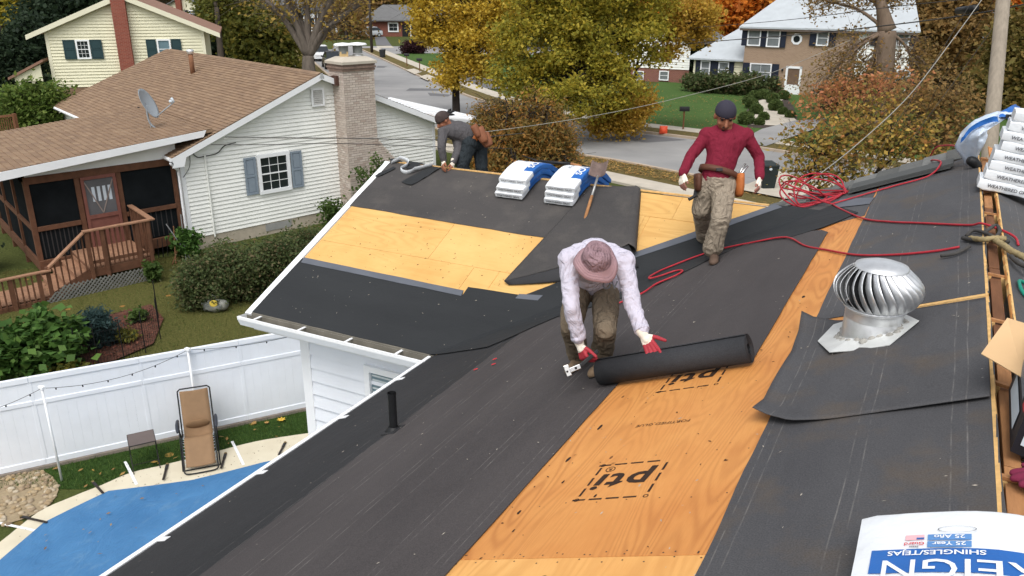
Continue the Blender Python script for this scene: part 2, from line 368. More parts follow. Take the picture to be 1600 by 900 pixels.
def grass_mat(name, a, b_, leafc=None, amount=.0):
    b = NB(name); n1 = b.noise(.35, 5, .6); n2 = b.noise(14, 4, .7)
    c = b.mix(.5, b.ramp(n1, [(.3, srgb(*a)), (.7, srgb(*b_))]), b.ramp(n2, [(.3, tuple(x*.55 for x in srgb(*a))), (.7, tuple(x*1.25 for x in srgb(*b_)))]))
    if leafc:
        vo = b.n('TexVoronoi', Scale=2.4); b.link(b.tc.outputs['Object'], vo.inputs['Vector'])
        rg = b.n('SeparateColor', Color=vo.outputs['Color']).outputs[0]
        c = b.mix(b.math('MULTIPLY', b.math('LESS_THAN', vo.outputs['Distance'], .17), b.math('LESS_THAN', rg, amount)), c, srgb(*leafc))
    b.color(c); b.bump(n2, .8, .05); return b.fin(.95, 0, .1)
M_GRASS = grass_mat('lawn', (66, 76, 38), (84, 90, 48), (112, 98, 58), .5)
M_LAWNG = grass_mat('green_lawn', (62, 88, 44), (80, 104, 54), (104, 112, 60), .3)
M_VERGE = grass_mat('leafy_verge', (92, 84, 52), (110, 98, 62), (132, 108, 66), .6)
M_MULCH = mat('bark_mulch', (88, 60, 48), .95, .35, 9, .9, 60, col2=(108, 70, 56), bd=.03)
M_MULCHD = mat('dark_mulch', (66, 58, 52), .95, .3, 6, .9, 60)
M_BRICKM = islandmat('pink_chimney_brick', [(206, 192, 180), (216, 204, 192), (196, 180, 168), (220, 208, 198), (188, 170, 158), (210, 197, 185)])
M_MORT = mat('grey_mortar', (150, 138, 128), .95, .15, 6, .4)
def cloth(name, col, wr=.7, ws=9., var=.08, col2=None):
    if name in MC: return MC[name]
    b = NB(name); c = srgb(*col); n0 = b.noise(3.5, 4, .6); lo = tuple(x*(1-var) for x in c); hi = srgb(*col2) if col2 else tuple(min(1, x*(1+var)) for x in c)
    b.color(b.ramp(n0, [(.3, lo), (.7, hi)]))
    f1 = b.noise(ws, 3, .5, b.coords((1, 1, .55)), 1.6); f2 = b.math('SUBTRACT', 1.0, b.math('ABSOLUTE', b.math('MULTIPLY', b.math('SUBTRACT', f1, .5), 4.0)))
    h = b.math('ADD', f2, b.math('MULTIPLY', b.noise(220, 2, .5), .03)); b.bump(h, wr, .022); MC[name] = b.fin(.88, 0, .15); return MC[name]
def brick_mat(name, c1, c2, mort, scale=1., rot=None):
    b = NB(name); mp = b.n('Mapping', Scale=(scale, scale, scale)); b.link(b.tc.outputs['UV'], mp.inputs['Vector'])
    t = b.n('TexBrick', Color1=srgb(*c1)+(1,), Color2=srgb(*c2)+(1,), Mortar=srgb(*mort)+(1,), Scale=1.0)
    b.link(mp.outputs[0], t.inputs['Vector']); t.inputs['Brick Width'].default_value = .22; t.inputs['Row Height'].default_value = .075; t.inputs['Mortar Size'].default_value = .008
    c = b.mix(.35, t.outputs['Color'], b.mix(b.noise(1.2, 4), srgb(*c1), srgb(*c2)))
    b.color(c); b.bump(t.outputs['Fac'], -.4, .01); return b.fin(.9, 0, .2)
M_SCRB = None
M_SHIN = islandmat('brown_shingle', [(142, 118, 96), (152, 127, 103), (134, 110, 90), (156, 132, 108), (146, 121, 98), (138, 115, 95)])
M_SHING = islandmat('grey_shingle', [(92, 94, 92), (104, 106, 104), (84, 86, 86), (112, 112, 108)], bs=220)
M_LEAFY = leafmat('yellow_leaves', [(156, 132, 44), (184, 156, 54), (200, 172, 70), (166, 138, 44), (142, 126, 48), (208, 182, 88)])
M_LEAFYG = leafmat('yellow_green_leaves', [(122, 120, 46), (148, 138, 48), (172, 152, 54), (106, 110, 44), (188, 164, 64), (134, 128, 50)])
M_LEAFW = leafmat('russet_weeping_leaves', [(110, 98, 54), (134, 108, 56), (168, 114, 54), (98, 96, 54), (124, 106, 58), (186, 128, 66), (112, 104, 62), (140, 112, 62)])
M_LEAFO = leafmat('orange_leaves', [(184, 112, 40), (206, 132, 50), (166, 94, 36), (214, 146, 62), (150, 84, 34)])
M_LEAFB = leafmat('brown_leaves', [(122, 98, 58), (142, 112, 64), (110, 92, 56), (154, 118, 70), (104, 96, 58), (132, 108, 66)])
M_LEAFM = leafmat('mixed_autumn_leaves', [(104, 104, 52), (138, 122, 58), (164, 130, 64), (92, 98, 50), (180, 124, 76), (120, 110, 56), (190, 156, 78)])
M_LEAFG = leafmat('green_leaves', [(62, 82, 40), (78, 98, 46), (54, 72, 36), (90, 108, 52), (70, 88, 44)])
M_LEAFDG = leafmat('dark_evergreen', [(38, 52, 38), (48, 62, 44), (34, 46, 36), (56, 70, 48), (44, 58, 40)])
M_LEAFGY = leafmat('olive_leaves', [(84, 90, 40), (104, 102, 44), (72, 80, 38), (128, 116, 50), (94, 94, 42)])
M_LEAFAZ = leafmat('azalea_leaves', [(66, 80, 48), (82, 94, 56), (96, 102, 62), (58, 72, 44), (112, 98, 72), (74, 88, 54)])
M_LEAFHY = leafmat('broad_hydrangea_leaves', [(64, 96, 42), (82, 116, 52), (54, 84, 38), (98, 128, 60), (72, 104, 46)], trans=.25, gain=.95)
M_LEAFSP = leafmat('blue_spruce_needles', [(48, 68, 68), (60, 80, 78), (40, 58, 58), (54, 74, 70)])
M_LEAFMR = leafmat('maroon_leaves', [(58, 34, 40), (70, 42, 46), (46, 28, 34), (62, 40, 40)])
M_BOX = leafmat('boxwood_leaves', [(74, 90, 50), (88, 104, 58), (64, 80, 44), (100, 114, 64)])
M_DRYL = leafmat('fallen_leaf', [(140, 108, 62), (164, 132, 78), (118, 88, 54), (172, 138, 68)], trans=.1, gain=1.)
# ------------------------------------------------------------------ ground, street
def kindof(o, k='structure'): o['kind'] = k; return o
def sheet(name, pts, z, m, kind='structure', h=None):
    b = MB(); n = len(pts)
    if h: b.prism([(p[0], p[1]) for p in pts], z-.3, z)
    else: b.add([(p[0], p[1], z) for p in pts], [tuple(range(n))])
    o = b.build(name, m)
    if kind: o['kind'] = kind
    return o
gb = MB(); gb.add([(-900, -200, 0), (900, -200, 0), (900, 1200, 0), (-900, 1200, 0)], [(0, 1, 2, 3)])
kindof(gb.build('ground', M_GRASS))
def gp(*q): p = G(*q); return Vector((p.x, p.y))
far = [gp(560, 76.5), gp(592, 91), gp(712, 146), gp(820, 178), gp(926, 199), gp(1087, 218), gp(1240, 242)]
d_ = (far[-1]-far[-2]).normalized(); far += [far[-1]+d_*30, far[-1]+d_*70]
def offs(pl, o):                               # positive = away to the far side
    out = []
    for i, p in enumerate(pl):
        d = (pl[min(i+1, len(pl)-1)]-pl[max(i-1, 0)]).normalized(); out.append(p+Vector((-d.y, d.x))*o)
    return out
fars = [Vector((q.x, q.y)) for q in curve([(p.x, p.y, 0) for p in far], 5)]
for _ in range(6): fars = [fars[0]]+[(fars[i-1]+fars[i]*2+fars[i+1])/4 for i in range(1, len(fars)-1)]+[fars[-1]]
def strip(name, o0, o1, z, m, kind='structure', pl=None, h=0):
    pl = pl or fars; a, c = offs(pl, o0), offs(pl, o1); b = MB(); n = len(a)
    if h:
        for i in range(n-1):
            b.add([(*a[i], 0), (*a[i+1], 0), (*c[i+1], 0), (*c[i], 0), (*a[i], z), (*a[i+1], z), (*c[i+1], z), (*c[i], z)], [(4, 5, 6, 7), (0, 1, 5, 4), (3, 2, 6, 7)])
    else:
        b.add([(*p, z) for p in a]+[(*p, z) for p in c], [(i, i+1, n+i+1, n+i) for i in range(n-1)])
    o = b.build(name, m); o['kind'] = kind; return o
strip('road', 0, -7.6, .004, M_ASPH)
strip('kerb', .0, .18, .12, M_KERB, h=1); strip('kerb', -7.6, -7.8, .12, M_KERB, h=1)
strip('verge', .18, 1.55, .10, M_VERGE); strip('pavement', 1.55, 2.75, .112, M_CONC, h=1)
strip('verge', -7.8, -9.9, .06, M_VERGE); strip('pavement', -9.9, -11.1, .10, M_CONC, h=1)
sheet('front_lawn', offs(fars, 2.70)[18:]+[Vector((60, 80)), Vector((-24, 80))], .05, M_LAWNG)
for pts in ([(640, 138), (690, 139), (684, 142), (634, 142)], [(668, 145), (705, 148), (700, 151), (672, 150)], [(950, 214), (1010, 211), (1075, 219), (1010, 223)], [(590, 103), (605, 104), (600, 106), (588, 106)]):
    sheet('road_patch', [gp(*q) for q in pts], .009, M_ASPHD)
# far cross street, drives and lawn of the corner plot
sheet('cross_road', [gp(520, 84), gp(1000, 86), gp(1000, 74), gp(520, 72)], .008, M_ASPH)
sheet('driveway', [gp(588, 71), gp(612, 72), gp(600, 55), gp(585, 55)], .02, M_ASPHD)
sheet('driveway', [gp(590, 75), gp(616, 75), gp(612, 72), gp(588, 72)], .025, M_CONC)
sheet('corner_lawn', [gp(612, 88), gp(690, 117), gp(900, 150), gp(900, 88), gp(700, 84), gp(640, 84)], .06, M_LAWNG)
sheet('driveway', [gp(668, 108), gp(740, 140), gp(800, 140), gp(740, 108)], .075, M_ASPHD)
sheet('driveway', [gp(634, 111), gp(647, 109), gp(660, 114), gp(648, 118)], .125, M_CONC)
sheet('driveway', [gp(655, 122), gp(668, 118), gp(682, 124), gp(668, 128)], .125, M_CONC)
sheet('driveway', [gp(1150, 226), gp(1196, 232), gp(1270, 206), gp(1290, 188), gp(1240, 192), gp(1190, 205)], .13, M_ASPH)
# garden path up to the brick house
path = [(1213, 198), (1208, 182), (1196, 170), (1200, 160), (1222, 152)]
pw = [3.0, 2.2, 1.4, 1.3, 1.3]
pc = [gp(*q) for q in path]; pa, pb_ = [], []
for i, p in enumerate(pc):
    d = (pc[min(i+1, 4)]-pc[max(i-1, 0)]).normalized(); n = Vector((-d.y, d.x)); pa.append(p+n*pw[i]*.5); pb_.append(p-n*pw[i]*.5)
sheet('garden_bed', [gp(1168, 200), gp(1216, 204), gp(1246, 188), gp(1240, 168), gp(1226, 150), gp(1190, 152), gp(1164, 176)], .06, M_MULCHD)
b = MB(); b.add([(*p, .075) for p in pa]+[(*p, .075) for p in pb_], [(i, i+1, 6+i, 5+i) for i in range(4)]); kindof(b.build('garden_path', M_CONC))
# near drive of our own house, seen past the gable
sheet('driveway', [gp(1150, 300), gp(1260, 322), gp(1340, 300), gp(1215, 272)], .13, M_CONC)

# ------------------------------------------------------------------ the house whose roof is being relaid
TH, THW = R(21.799), R(24.302); c_, s_ = math.cos(TH), math.sin(TH); cw, sw = math.cos(THW), math.sin(THW)
XR, ZR = .369, CAMZ-1.563; YW, ZW = 8.605, CAMZ-2.117; XW0 = -6.40; SE = 4.715
FM = Matrix(((c_, 0, -s_, XR), (0, 1, 0, 0), (s_, 0, c_, ZR), (0, 0, 0, 1)))         # local x = -s, y along ridge
FR = Matrix(((-c_, 0, s_, XR+.10), (0, -1, 0, 0), (s_, 0, c_, ZR), (0, 0, 0, 1)))     # right slope, local x = -s, y = -Y
FW = Matrix(((1, 0, 0, 0), (0, cw, -sw, YW), (0, sw, cw, ZW), (0, 0, 0, 1)))          # wing, local x = X, y up the slope
FB = Matrix(((-1, 0, 0, 0), (0, -cw, sw, YW), (0, sw, cw, ZW), (0, 0, 0, 1)))         # wing far slope
def mp(s, y, h=0): return FM @ Vector((-s, y, h))
def wp(x, y, h=0): return FW @ Vector((x, y, h))
house = thing('house', 'white sided house in the foreground with its roof stripped and being felted', 'house', (-2, 5, 0))
def outline(pts, step=.12, amp=.004, seed=0):
    out = []; n = len(pts)
    for i in range(n):
        a, c = Vector((*pts[i], 0)), Vector((*pts[(i+1) % n], 0)); L = (c-a).length; k = max(1, int(L/step))
        t = (c-a).normalized() if L else Vector((1, 0, 0)); nn = Vector((-t.y, t.x, 0))
        for j in range(k):
            p = a+(c-a)*(j/k); e = mnoise.noise(Vector((p.x*2.1+seed, p.y*2.1, seed)))*amp*1.6+mnoise.noise(Vector((p.x*9, p.y*9, seed+3)))*amp*.6
            p = p+nn*(e if j else 0); out.append((p.x, p.y))
    return out
def roofsheet(name, pts, h, m, fr, parent=None, amp=.006, solid=.004, wave=.0, mir=True):
    pts = [(-a, y) for a, y in pts] if mir else pts
    pl = outline(pts, .15, amp, h*991); b = MB(); b.add([(x, y, h) for x, y in pl], [tuple(range(len(pl)))])
    return b.build(name, m, parent or house, fr, solid=solid)
def plysheet(a0, a1, y0, y1, m, fr, mir=True, h=0.0):
    b = MB(); x0, x1 = (-a1, -a0) if mir else (a0, a1); g = .0018
    b.box((x0+g, y0+g, -.014+h), (x1-g, y1-g, h)); return b.build('plywood_sheet', m, house, fr, bevel=.0015)
rows = [(0, .90), (.90, 2.12), (2.12, 3.34), (3.34, 4.70)]
k = 0
for i, (a0, a1) in enumerate(rows):
    off = .04 if i % 2 else -1.18
    ys = [-2.4, .04, 2.48, 4.92, 7.36, 9.75] if i % 2 else [-2.4, -1.18, 1.26, 3.70, 4.90, 7.34, 9.75]
    for y0, y1 in zip(ys, ys[1:]):
        plysheet(a0, a1, y0, y1, M_PLYB if (i == 1 and y1 < 2.6) else M_PLY, FM)
        if i < 4: b = MB(); b.box((-a1, -y1, -.014), (-a0, -y0, 0)); b.build('plywood_sheet', M_PLY, house, FR)
# felt on the main slope
roofsheet('felt_strip', [(-.005, -2.4), (.945, -2.4), (.945, 3.4), (.94, 4.93), (-.005, 4.90)], .005, M_FELT2, FM)
roofsheet('felt_strip', [(-.005, 4.965), (.46, 4.975), (.95, 5.0), (.945, 7.70), (.93, 9.4), (-.005, 9.7)], .005, M_FELT2, FM)
roofsheet('felt_strip', [(1.215, 4.50), (2.17, 4.50), (2.17, 7.9), (1.8, 7.9), (1.30, 7.66), (1.22, 7.5)], .010, M_FELTD if 0 else M_FELT, FM)
roofsheet('felt_strip', [(2.075, -2.4), (2.99, -2.4), (2.99, 6.9), (2.3, 7.7), (2.075, 7.8)], .007, M_FELT, FM, amp=.005)
roofsheet('felt_strip', [(2.93, -2.4), (3.79, -2.4), (3.79, 6.3), (3.4, 6.7), (2.93, 7.0)], .0045, M_FELT, FM)
roofsheet('eave_membrane', [(3.70, -2.4), (4.715, -2.4), (4.715, 5.95), (4.2, 6.36), (3.70, 6.7)], .002, M_ICEM, FM)
roofsheet('felt_strip', [(2.1, 7.7), (.95, 7.9), (.95, 9.4), (2.35, 9.4), (2.35, 8.0)], .003, M_FELT2, FM)
# valley membrane, main side
roofsheet('valley_membrane', [(4.70, 5.96), (4.35, 5.9), (4.0, 5.86), (3.55, 6.45), (2.80, 6.66), (2.33, 7.45), (2.05, 7.80), (1.62, 7.62), (1.30, 7.74), (1.02, 8.05), (1.35, 8.75), (1.49, 8.605)], .015, M_ICE, FM, amp=.018)
roofsheet('valley_lap', [(1.35, 8.62), (.95, 8.35), (.93, 8.62), (1.30, 9.0)], .012, M_LAP, FM, amp=.006)
# right hand slope
roofsheet('felt_strip', [(.004, -9.6), (.95, -9.6), (.95, 2.4), (.004, 2.4)], .005, M_FELT2, FR)
roofsheet('felt_strip', [(.90, -9.6), (4.7, -9.6), (4.7, 2.4), (.90, 2.4)], .003, M_FELT, FR)
# ridge slot: ridge board, rafter tops, ragged deck edges
for y0, y1 in ((-2.4, 1.9), (1.92, 3.05), (3.07, 4.25), (4.27, 5.6), (5.62, 7.3), (7.32, 9.7)):
    b = MB(); b.box((XR+.022+random.uniform(-.004, .004), y0, ZR-.30), (XR+.078, y1, ZR-.028+random.uniform(-.006, .004))); b.build('ridge_board', random.choice([M_LUM, M_LUMD, M_LUM]), house, bevel=.003)
y = -2.0
while y < 9.6:
    for sx in (0, 1):
        b = MB(); x0, x1 = (XR-.02, XR+.026) if sx == 0 else (XR+.076, XR+.12)
        b.box((x0, y, ZR-.20), (x1, y+.04, ZR-.022)); b.build('rafter', M_LUMP, house)
    b = MB(); b.beam((XR+.005, y+.02, ZR-.012), (XR+.096, y+.02+random.uniform(-.02, .02), ZR-.020), .022, .014); b.build('rafter_tip', M_LUM, house)
    y += .82
b = MB()
for sx, fr in ((0, FM), (1, FR)):
    for i in range(60):
        y0 = -2.4+i*.2; q = lambda s, yy, h: fr @ Vector((-s, yy if sx == 0 else -yy, h))
        w0, w1 = random.uniform(-.004, .006), random.uniform(-.004, .006)
        b.add([q(w0, y0, .007), q(w1, y0+.2, .007), q(.014, y0+.2, .0075), q(.014, y0, .0075), q(w0, y0, -.016), q(w1, y0+.2, -.016)], [(0, 1, 2, 3), (0, 1, 5, 4)])
b.build('deck_edge', M_PLYE, house)
# slot across the upper felt beside the turbine: bare edge
b = MB(); b.box((-.46, 4.905, .002), (-.0, 4.966, .006)); b.build('bare_plywood_strip', M_PLYE, house, FM)
b = MB(); b.box((-.45, 4.897, .002), (-.0, 4.906, .018)); b.build('splintered_edge', M_LUMP, house, FM)
# shingles left along the far rake
SHV = [mat('grey_shingle_%d' % q, (c, c+1, c-1), .95, .12, 12, .5, 260) for q, c in enumerate((88, 112, 98))]
for i in range(9):
    s0 = .04+i*.235; y1 = 10.38-.30*s0; y0 = 9.66-.16*s0
    b = MB(); b.add([(-s0, y0, .012), (-s0-.27, y0-.04, .028), (-s0-.27, y1-.08, .028), (-s0, y1, .012), (-s0, y0, .004), (-s0-.27, y0-.04, .020), (-s0-.27, y1-.08, .020), (-s0, y1, .004)],
                    [(0, 1, 2, 3), (7, 6, 5, 4), (0, 4, 5, 1), (1, 5, 6, 2), (2, 6, 7, 3), (3, 7, 4, 0)])
    b.build('shingle', SHV[i % 3], house, FM)
    if i in (1, 3, 5): b = MB(); b.box((-s0-.2, y0-.05, .03), (-s0-.06, y0+.07, .037)); b.build('shingle', M_SHING, house, FM)
b = MB(); b.add([FM @ Vector((0, 10.36, -.02)), FM @ Vector((-4.7, 9.3, -.02)), FM @ Vector((-4.7, 9.6, -.02)), FM @ Vector((0, 9.6, -.02))], [(0, 1, 2, 3)]); b.build('roof_deck_end', M_PLY, house, solid=.012)
b = MB(); b.add([FR @ Vector((0, -10.36, -.02)), FR @ Vector((-4.7, -10.36, -.02)), FR @ Vector((-4.7, -9.6, -.02)), FR @ Vector((0, -9.6, -.02))], [(0, 1, 2, 3)]); b.build('roof_deck_end', M_PLY, house, solid=.012)
# ------------------------------------------------ wing roof
LW = (ZW-(ZR-s_*SE))/sw
def vx(y): return -1.016 + (y/LW)*(4.009-1.016)          # valley x at slope position y (y<0)
for (y0, y1, xs, ms) in ((-.40, 0, [-6.36, -4.83, -2.42, -1.02], None), (-1.62, -.40, [-6.36, -4.83, -2.72, -1.5], None), (-2.84, -1.62, [-6.36, -4.23, -3.5], None)):
    for i, (xa, xb) in enumerate(zip(xs, xs[1:])):
        if xb > vx(y0)+.35: xb2 = vx(y0)+.02
        else: xb2 = xb
        if xb2 > xa: plysheet(xa, xb2, y0, y1, [M_PLYW, M_PLYW2][(i+int(y0*3)) % 2], FW, mir=False)
b = MB(); b.add([(-6.36, 0, -.006), (-1.0, 0, -.006), (vx(-LW), -LW, -.006), (-6.36, -LW, -.006)], [(0, 1, 2, 3)]); b.build('roof_deck', M_PLYW2, house, FW)
def wsheet(name, pts, h, m, amp=.006, solid=.004): return roofsheet(name, pts, h, m, FW, None, amp, solid, mir=False)
wsheet('felt_strip', [(-6.38, .05), (-6.38, -.95), (-4.5, -.99), (-3.45, -1.0), (-2.98, -.2), (-2.96, .05)], .005, M_FELTW, amp=.008)
wsheet('eave_membrane', [(-6.37, -1.97), (-4.16, -2.0), (-4.14, -2.06), (-4.14, -1.93), (-3.5, -1.90), (-2.9, -1.83), (vx(-1.85), -1.85), (vx(-LW), -LW+.01), (-6.38, -LW+.01)], .004, M_ICE, amp=.007)
wsheet('lap_band', [(-6.35, -1.958), (-4.16, -1.995), (-4.145, -2.075), (-6.33, -2.045)], .009, M_LAP, .003)
wsheet('valley_membrane', [(vx(0)+.06, .04), (-1.44, .04), (-2.28, -.74), (-2.72, -1.12), (-3.52, -1.93), (-3.9, -2.5), (vx(-LW), -LW+.02)], .010, M_ICE, .010)
wsheet('lap_band', [(-1.36, .01), (-1.44, .05), (-2.30, -.73), (-2.74, -1.13), (-2.68, -1.18), (-2.24, -.80)], .015, M_LAP, .004)
wsheet('lap_band', [(-3.55, -1.90), (-3.3, -1.86), (-3.32, -1.94), (-3.56, -1.97)], .013, M_LAP, .004)
# valley centre crease piece so both membranes meet
b = MB(); n = 14
for i in range(n):
    t0, t1 = i/n, (i+1)/n; f = lambda t, o: (lambda y: wp(vx(y)+o, y, .014) if o < 0 else mp(XR and ((.369-(vx(y)))/c_)-o*.9, YW+y*cw-.0, .017))(-LW*t)
    b.quad(f(t0, -.05), f(t1, -.05), f(t1, .05), f(t0, .05))
b.build('valley_membrane', M_ICE, house)
# wing far slope, rake boards, fascia, gutter
b = MB(); b.box((1.0, -LW, -.014), (6.37, 0, 0)); b.build('plywood_sheet', M_PLYW, house, FB)
b = MB(); b.box((1.0, -LW, .003), (6.37, .0, .006)); b.build('felt_strip', M_FELTW, house, FB)
b = MB(); b.beam(wp(-6.37, .03, .006), wp(-1.5, .03, .006), .05, .012); b.build('ridge_batten', M_PLYE, house)
b = MB(); b.box((-6.46, -LW-.02, -.10), (-6.375, .02, .006)); b.build('rake_board', M_WALU, house, FW, bevel=.003)
b = MB(); b.box((6.375, -LW-.02, -.10), (6.46, .02, .006)); b.build('rake_board', M_WALU, house, FB, bevel=.003)
YE, ZE = YW-LW*cw, ZR-s_*SE; XE = XR-c_*SE
def gutter(name, A, B, out, w=.125, d=.10, hang=.6):
    A, B, out = Vector(A), Vector(B), Vector(out)
    prof = [(0, .0), (0, -d), (w*.75, -d), (w, -.02), (w, .012), (w-.018, .012), (w-.016, -.012), (w*.72, -d+.006), (.004, -d+.006), (.004, .0)]
    b = MB(); vs = []; n = len(prof)
    for P in (A, B):
        for x, z in prof: vs.append(P+out*x+Vector((0, 0, z)))
    b.add(vs, [(i, (i+1) % n, n+(i+1) % n, n+i) for i in range(n)], 0)
    b.mi = [0 if i in (2, 3, 4, 5) else 1 for i in range(n)]
    g = b.build(name, [M_WALU, M_GUTIN], house)
    for P, sg in ((A, 1), (B, -1)):
        c = MB(); c.add([P+out*x+Vector((0, 0, z)) for x, z in prof[:5]], [(0, 1, 2, 3, 4)]); c.build('gutter_end', M_WALU, g, solid=.003)
    L = (B-A).length; m = max(2, int(L/hang)); t = (B-A).normalized()
    for i in range(m):
        p = A+t*(L*(i+.35)/m); c = MB(); c.beam(p+Vector((0, 0, .004)), p+out*(w-.004)+Vector((0, 0, .006)), .028, .006); c.build('gutter_hanger', M_WALU, g)
    return g
gutter('gutter', (-6.45, YE-.005, ZE-.015), (XE+.04, YE-.005, ZE-.015), (0, -1, 0), w=.14)
b = MB(); b.beam((-6.40, YE+.012, ZE-.005), (XE+.1, YE+.012, ZE-.005), .03, .02); b.build('drip_edge', M_GUTIN, house)
b = MB(); b.box((-6.37, YE, ZE-.19), (XE+.3, YE+.025, ZE-.012)); b.build('fascia', M_WALU, house)
# main eave: white drip edge and gutter front
b = MB(); b.box((XE-.045, -2.4, ZE-.03), (XE-.012, YE-.02, ZE+.006)); b.build('drip_edge', M_WALU, house, bevel=.004)
b = MB(); b.box((XE-.012, -2.4, ZE-.02), (XE+.02, YE-.02, ZE-.006)); b.build('gutter_shade_strip', M_BLACK, house)  # black strip standing in for the shadow line under the eave edge
b = MB(); b.box((XE-.04, -2.4, ZE-.16), (XE-.02, YE-.12, ZE-.03)); b.build('fascia', M_WALU, house)
for yy in (1.9, 2.75, 3.62, 4.55, 5.35): 
    b = MB(); b.box((-SE-.01, yy, .006), (-SE+.07, yy+.05, .010)); b.build('gutter_hanger', M_WALU, house, FM)
# walls
def lap_wall(name, A, B, z0, z1, m, out, board=.115, parent=None, proud=.012, single=False, nm='siding_board', lim=None, xf=None):
    """horizontal lap boards between plan points A and B"""
    A, B, out = Vector(A), Vector(B), Vector(out); n = int(math.ceil((z1-z0)/board)); b = MB(xf); res = []
    for i in range(n):
        za, zb = z0+i*board, min(z1, z0+(i+1)*board)
        t0a, t1a = lim(za) if lim else (0, 1); t0b, t1b = lim(zb) if lim else (0, 1)
        if t1a <= t0a: continue
        if t1b < t0b: t0b = t1b = (t0b+t1b)/2
        P = lambda t, z, o: (*(A+(B-A)*t+out*o), z)
        vs = [P(t0a, za, proud), P(t1a, za, proud), P(t1b, zb, .002), P(t0b, zb, .002), P(t0a, za, 0), P(t1a, za, 0)]
        bb = MB(xf) if single else b; bb.add(vs, [(0, 1, 2, 3), (4, 5, 1, 0)])
        if single: bb.build(nm, m, parent)
    if not single: o = b.build(name, m, parent); o['kind'] = 'stuff'; return o
YWL = YE+.38
b = MB(); b.box((-6.02, YWL, -.1), (2.0, 11.2, ZE-.15)); b.box((XE+.36, -2.3, -.1), (4.3, YWL-.01, ZE-.16)); b.box((XE+.4, YWL, ZE-.2), (4.3, 9.9, ZE-.155)); b.build('wall', M_SID, house)
b = MB(); b.add([(XE+.36, 9.3, ZE-.2), (4.3, 9.3, ZE-.2), (.42, 9.3, ZR-.05)], [(0, 1, 2)]); b.add([(-6.0, YE+.3, ZE-.1), (-6.0, 11.1, ZE-.1), (-6.0, YW, ZW-.06)], [(0, 1, 2)]); b.build('gable_wall', M_SID, house, solid=.03)
lap_wall('siding', (-5.92, YWL), (XE+.36, YWL), 1.2, ZE-.17, M_SID, (0, -1), .165, house, .034, single=True)
b = MB(); b.box((-6.05, YWL-.035, 0), (-5.92, YWL+.08, ZE-.17)); b.build('corner_post', M_WALU, house, bevel=.006)
b = MB(); b.box((-6.37, YE+.02, ZE-.20), (XE+.3, YWL, ZE-.175)); b.build('soffit', M_WALU, house)
A = onplane(572, 570, (0, YWL-.03, 0), (0, 1, 0)); B_ = onplane(650, 640, (0, YWL-.03, 0), (0, 1, 0))
wx0, wx1, wz1 = A.x, A.x+.95, A.z; wz0 = wz1-1.25
def window(parent, xf, x0, x1, z0, z1, fr=.07, o=-.0, cols=2, rowsn=2, gm=None, fm=None, sash=True, bars=(3, 2)):
    """a hung window in a local frame xf(x, outward, z): frame, panes, glazing bars"""
    fm = fm or M_WALU; f = MB(xf)
    for lo, hi in (((x0-fr, .0, z1), (x1+fr, .05, z1+fr)), ((x0-fr, .0, z0-fr), (x1+fr, .06, z0)), ((x0-fr, .0, z0), (x0, .05, z1)), ((x1, .0, z0), (x1+fr, .05, z1))): f.box(lo, hi)
    w_ = f.build('window', fm, parent)
    zm = (z0+z1)/2; p = MB(xf); p.quad((x0, .008, zm), (x1, .008, zm), (x1, .008, z1), (x0, .008, z1)); p.build('pane', gm or M_GLASS, w_)
    p = MB(xf); p.quad((x0, .006, z0), (x1, .006, z0), (x1, .006, zm), (x0, .006, zm)); p.build('pane', gm or M_GLASS, w_)
    s2 = MB(xf); s2.box((x0, .012, zm-.02), (x1, .03, zm+.02))
    for i in range(1, bars[0]): xx = x0+(x1-x0)*i/bars[0]; s2.box((xx-.008, .009, z0), (xx+.008, .018, z1))
    for half in ((z0, zm), (zm, z1)):
        for j in range(1, bars[1]): zz = half[0]+(half[1]-half[0])*j/bars[1]; s2.box((x0, .0095, zz-.008), (x1, .0175, zz+.008))
    s2.build('glazing_bar', fm, w_); return w_
wf = lambda x, o, z: (x, YWL-.018-o, z)
ww = window(house, wf, wx0+.06, wx1, wz0, wz1-.06, .07, gm=M_GLASSB, bars=(2, 2))
sl_ = MB(wf)
for i in range(12): sl_.box((wx0+.07, .0085, wz1-.12-i*.05), (wx1-.01, .0105, wz1-.10-i*.05))
sl_.build('blind', M_BLIND, ww)
# plumbing vent pipe
p = mp(3.79, 4.14); t = thing('vent_pipe', 'black plumbing vent pipe standing on the felted slope near the eave', 'pipe', p)
b = MB(); b.tube([p+Vector((0, 0, -.05)), p+Vector((0, 0, .30))], .030, 16, cap=False); b.tube([p+Vector((0, 0, .30)), p+Vector((0, 0, -.02))], .024, 16, cap=False); b.tube([p+Vector((0, 0, .285)), p+Vector((0, 0, .302))], [.032, .032], 16, cap=False); b.build('pipe', M_BLACK, t, smooth=True)
b = MB(); b.lathe(p, [(.075, -.03), (.05, .015), (.033, .035)], 16); b.build('collar', M_BLACK, t, smooth=True)
b = MB(); b.box((-3.79-.06, 4.06, .006), (-3.79+.07, 4.2, .010)); b.build('flashing', M_ICEM, t, FM)
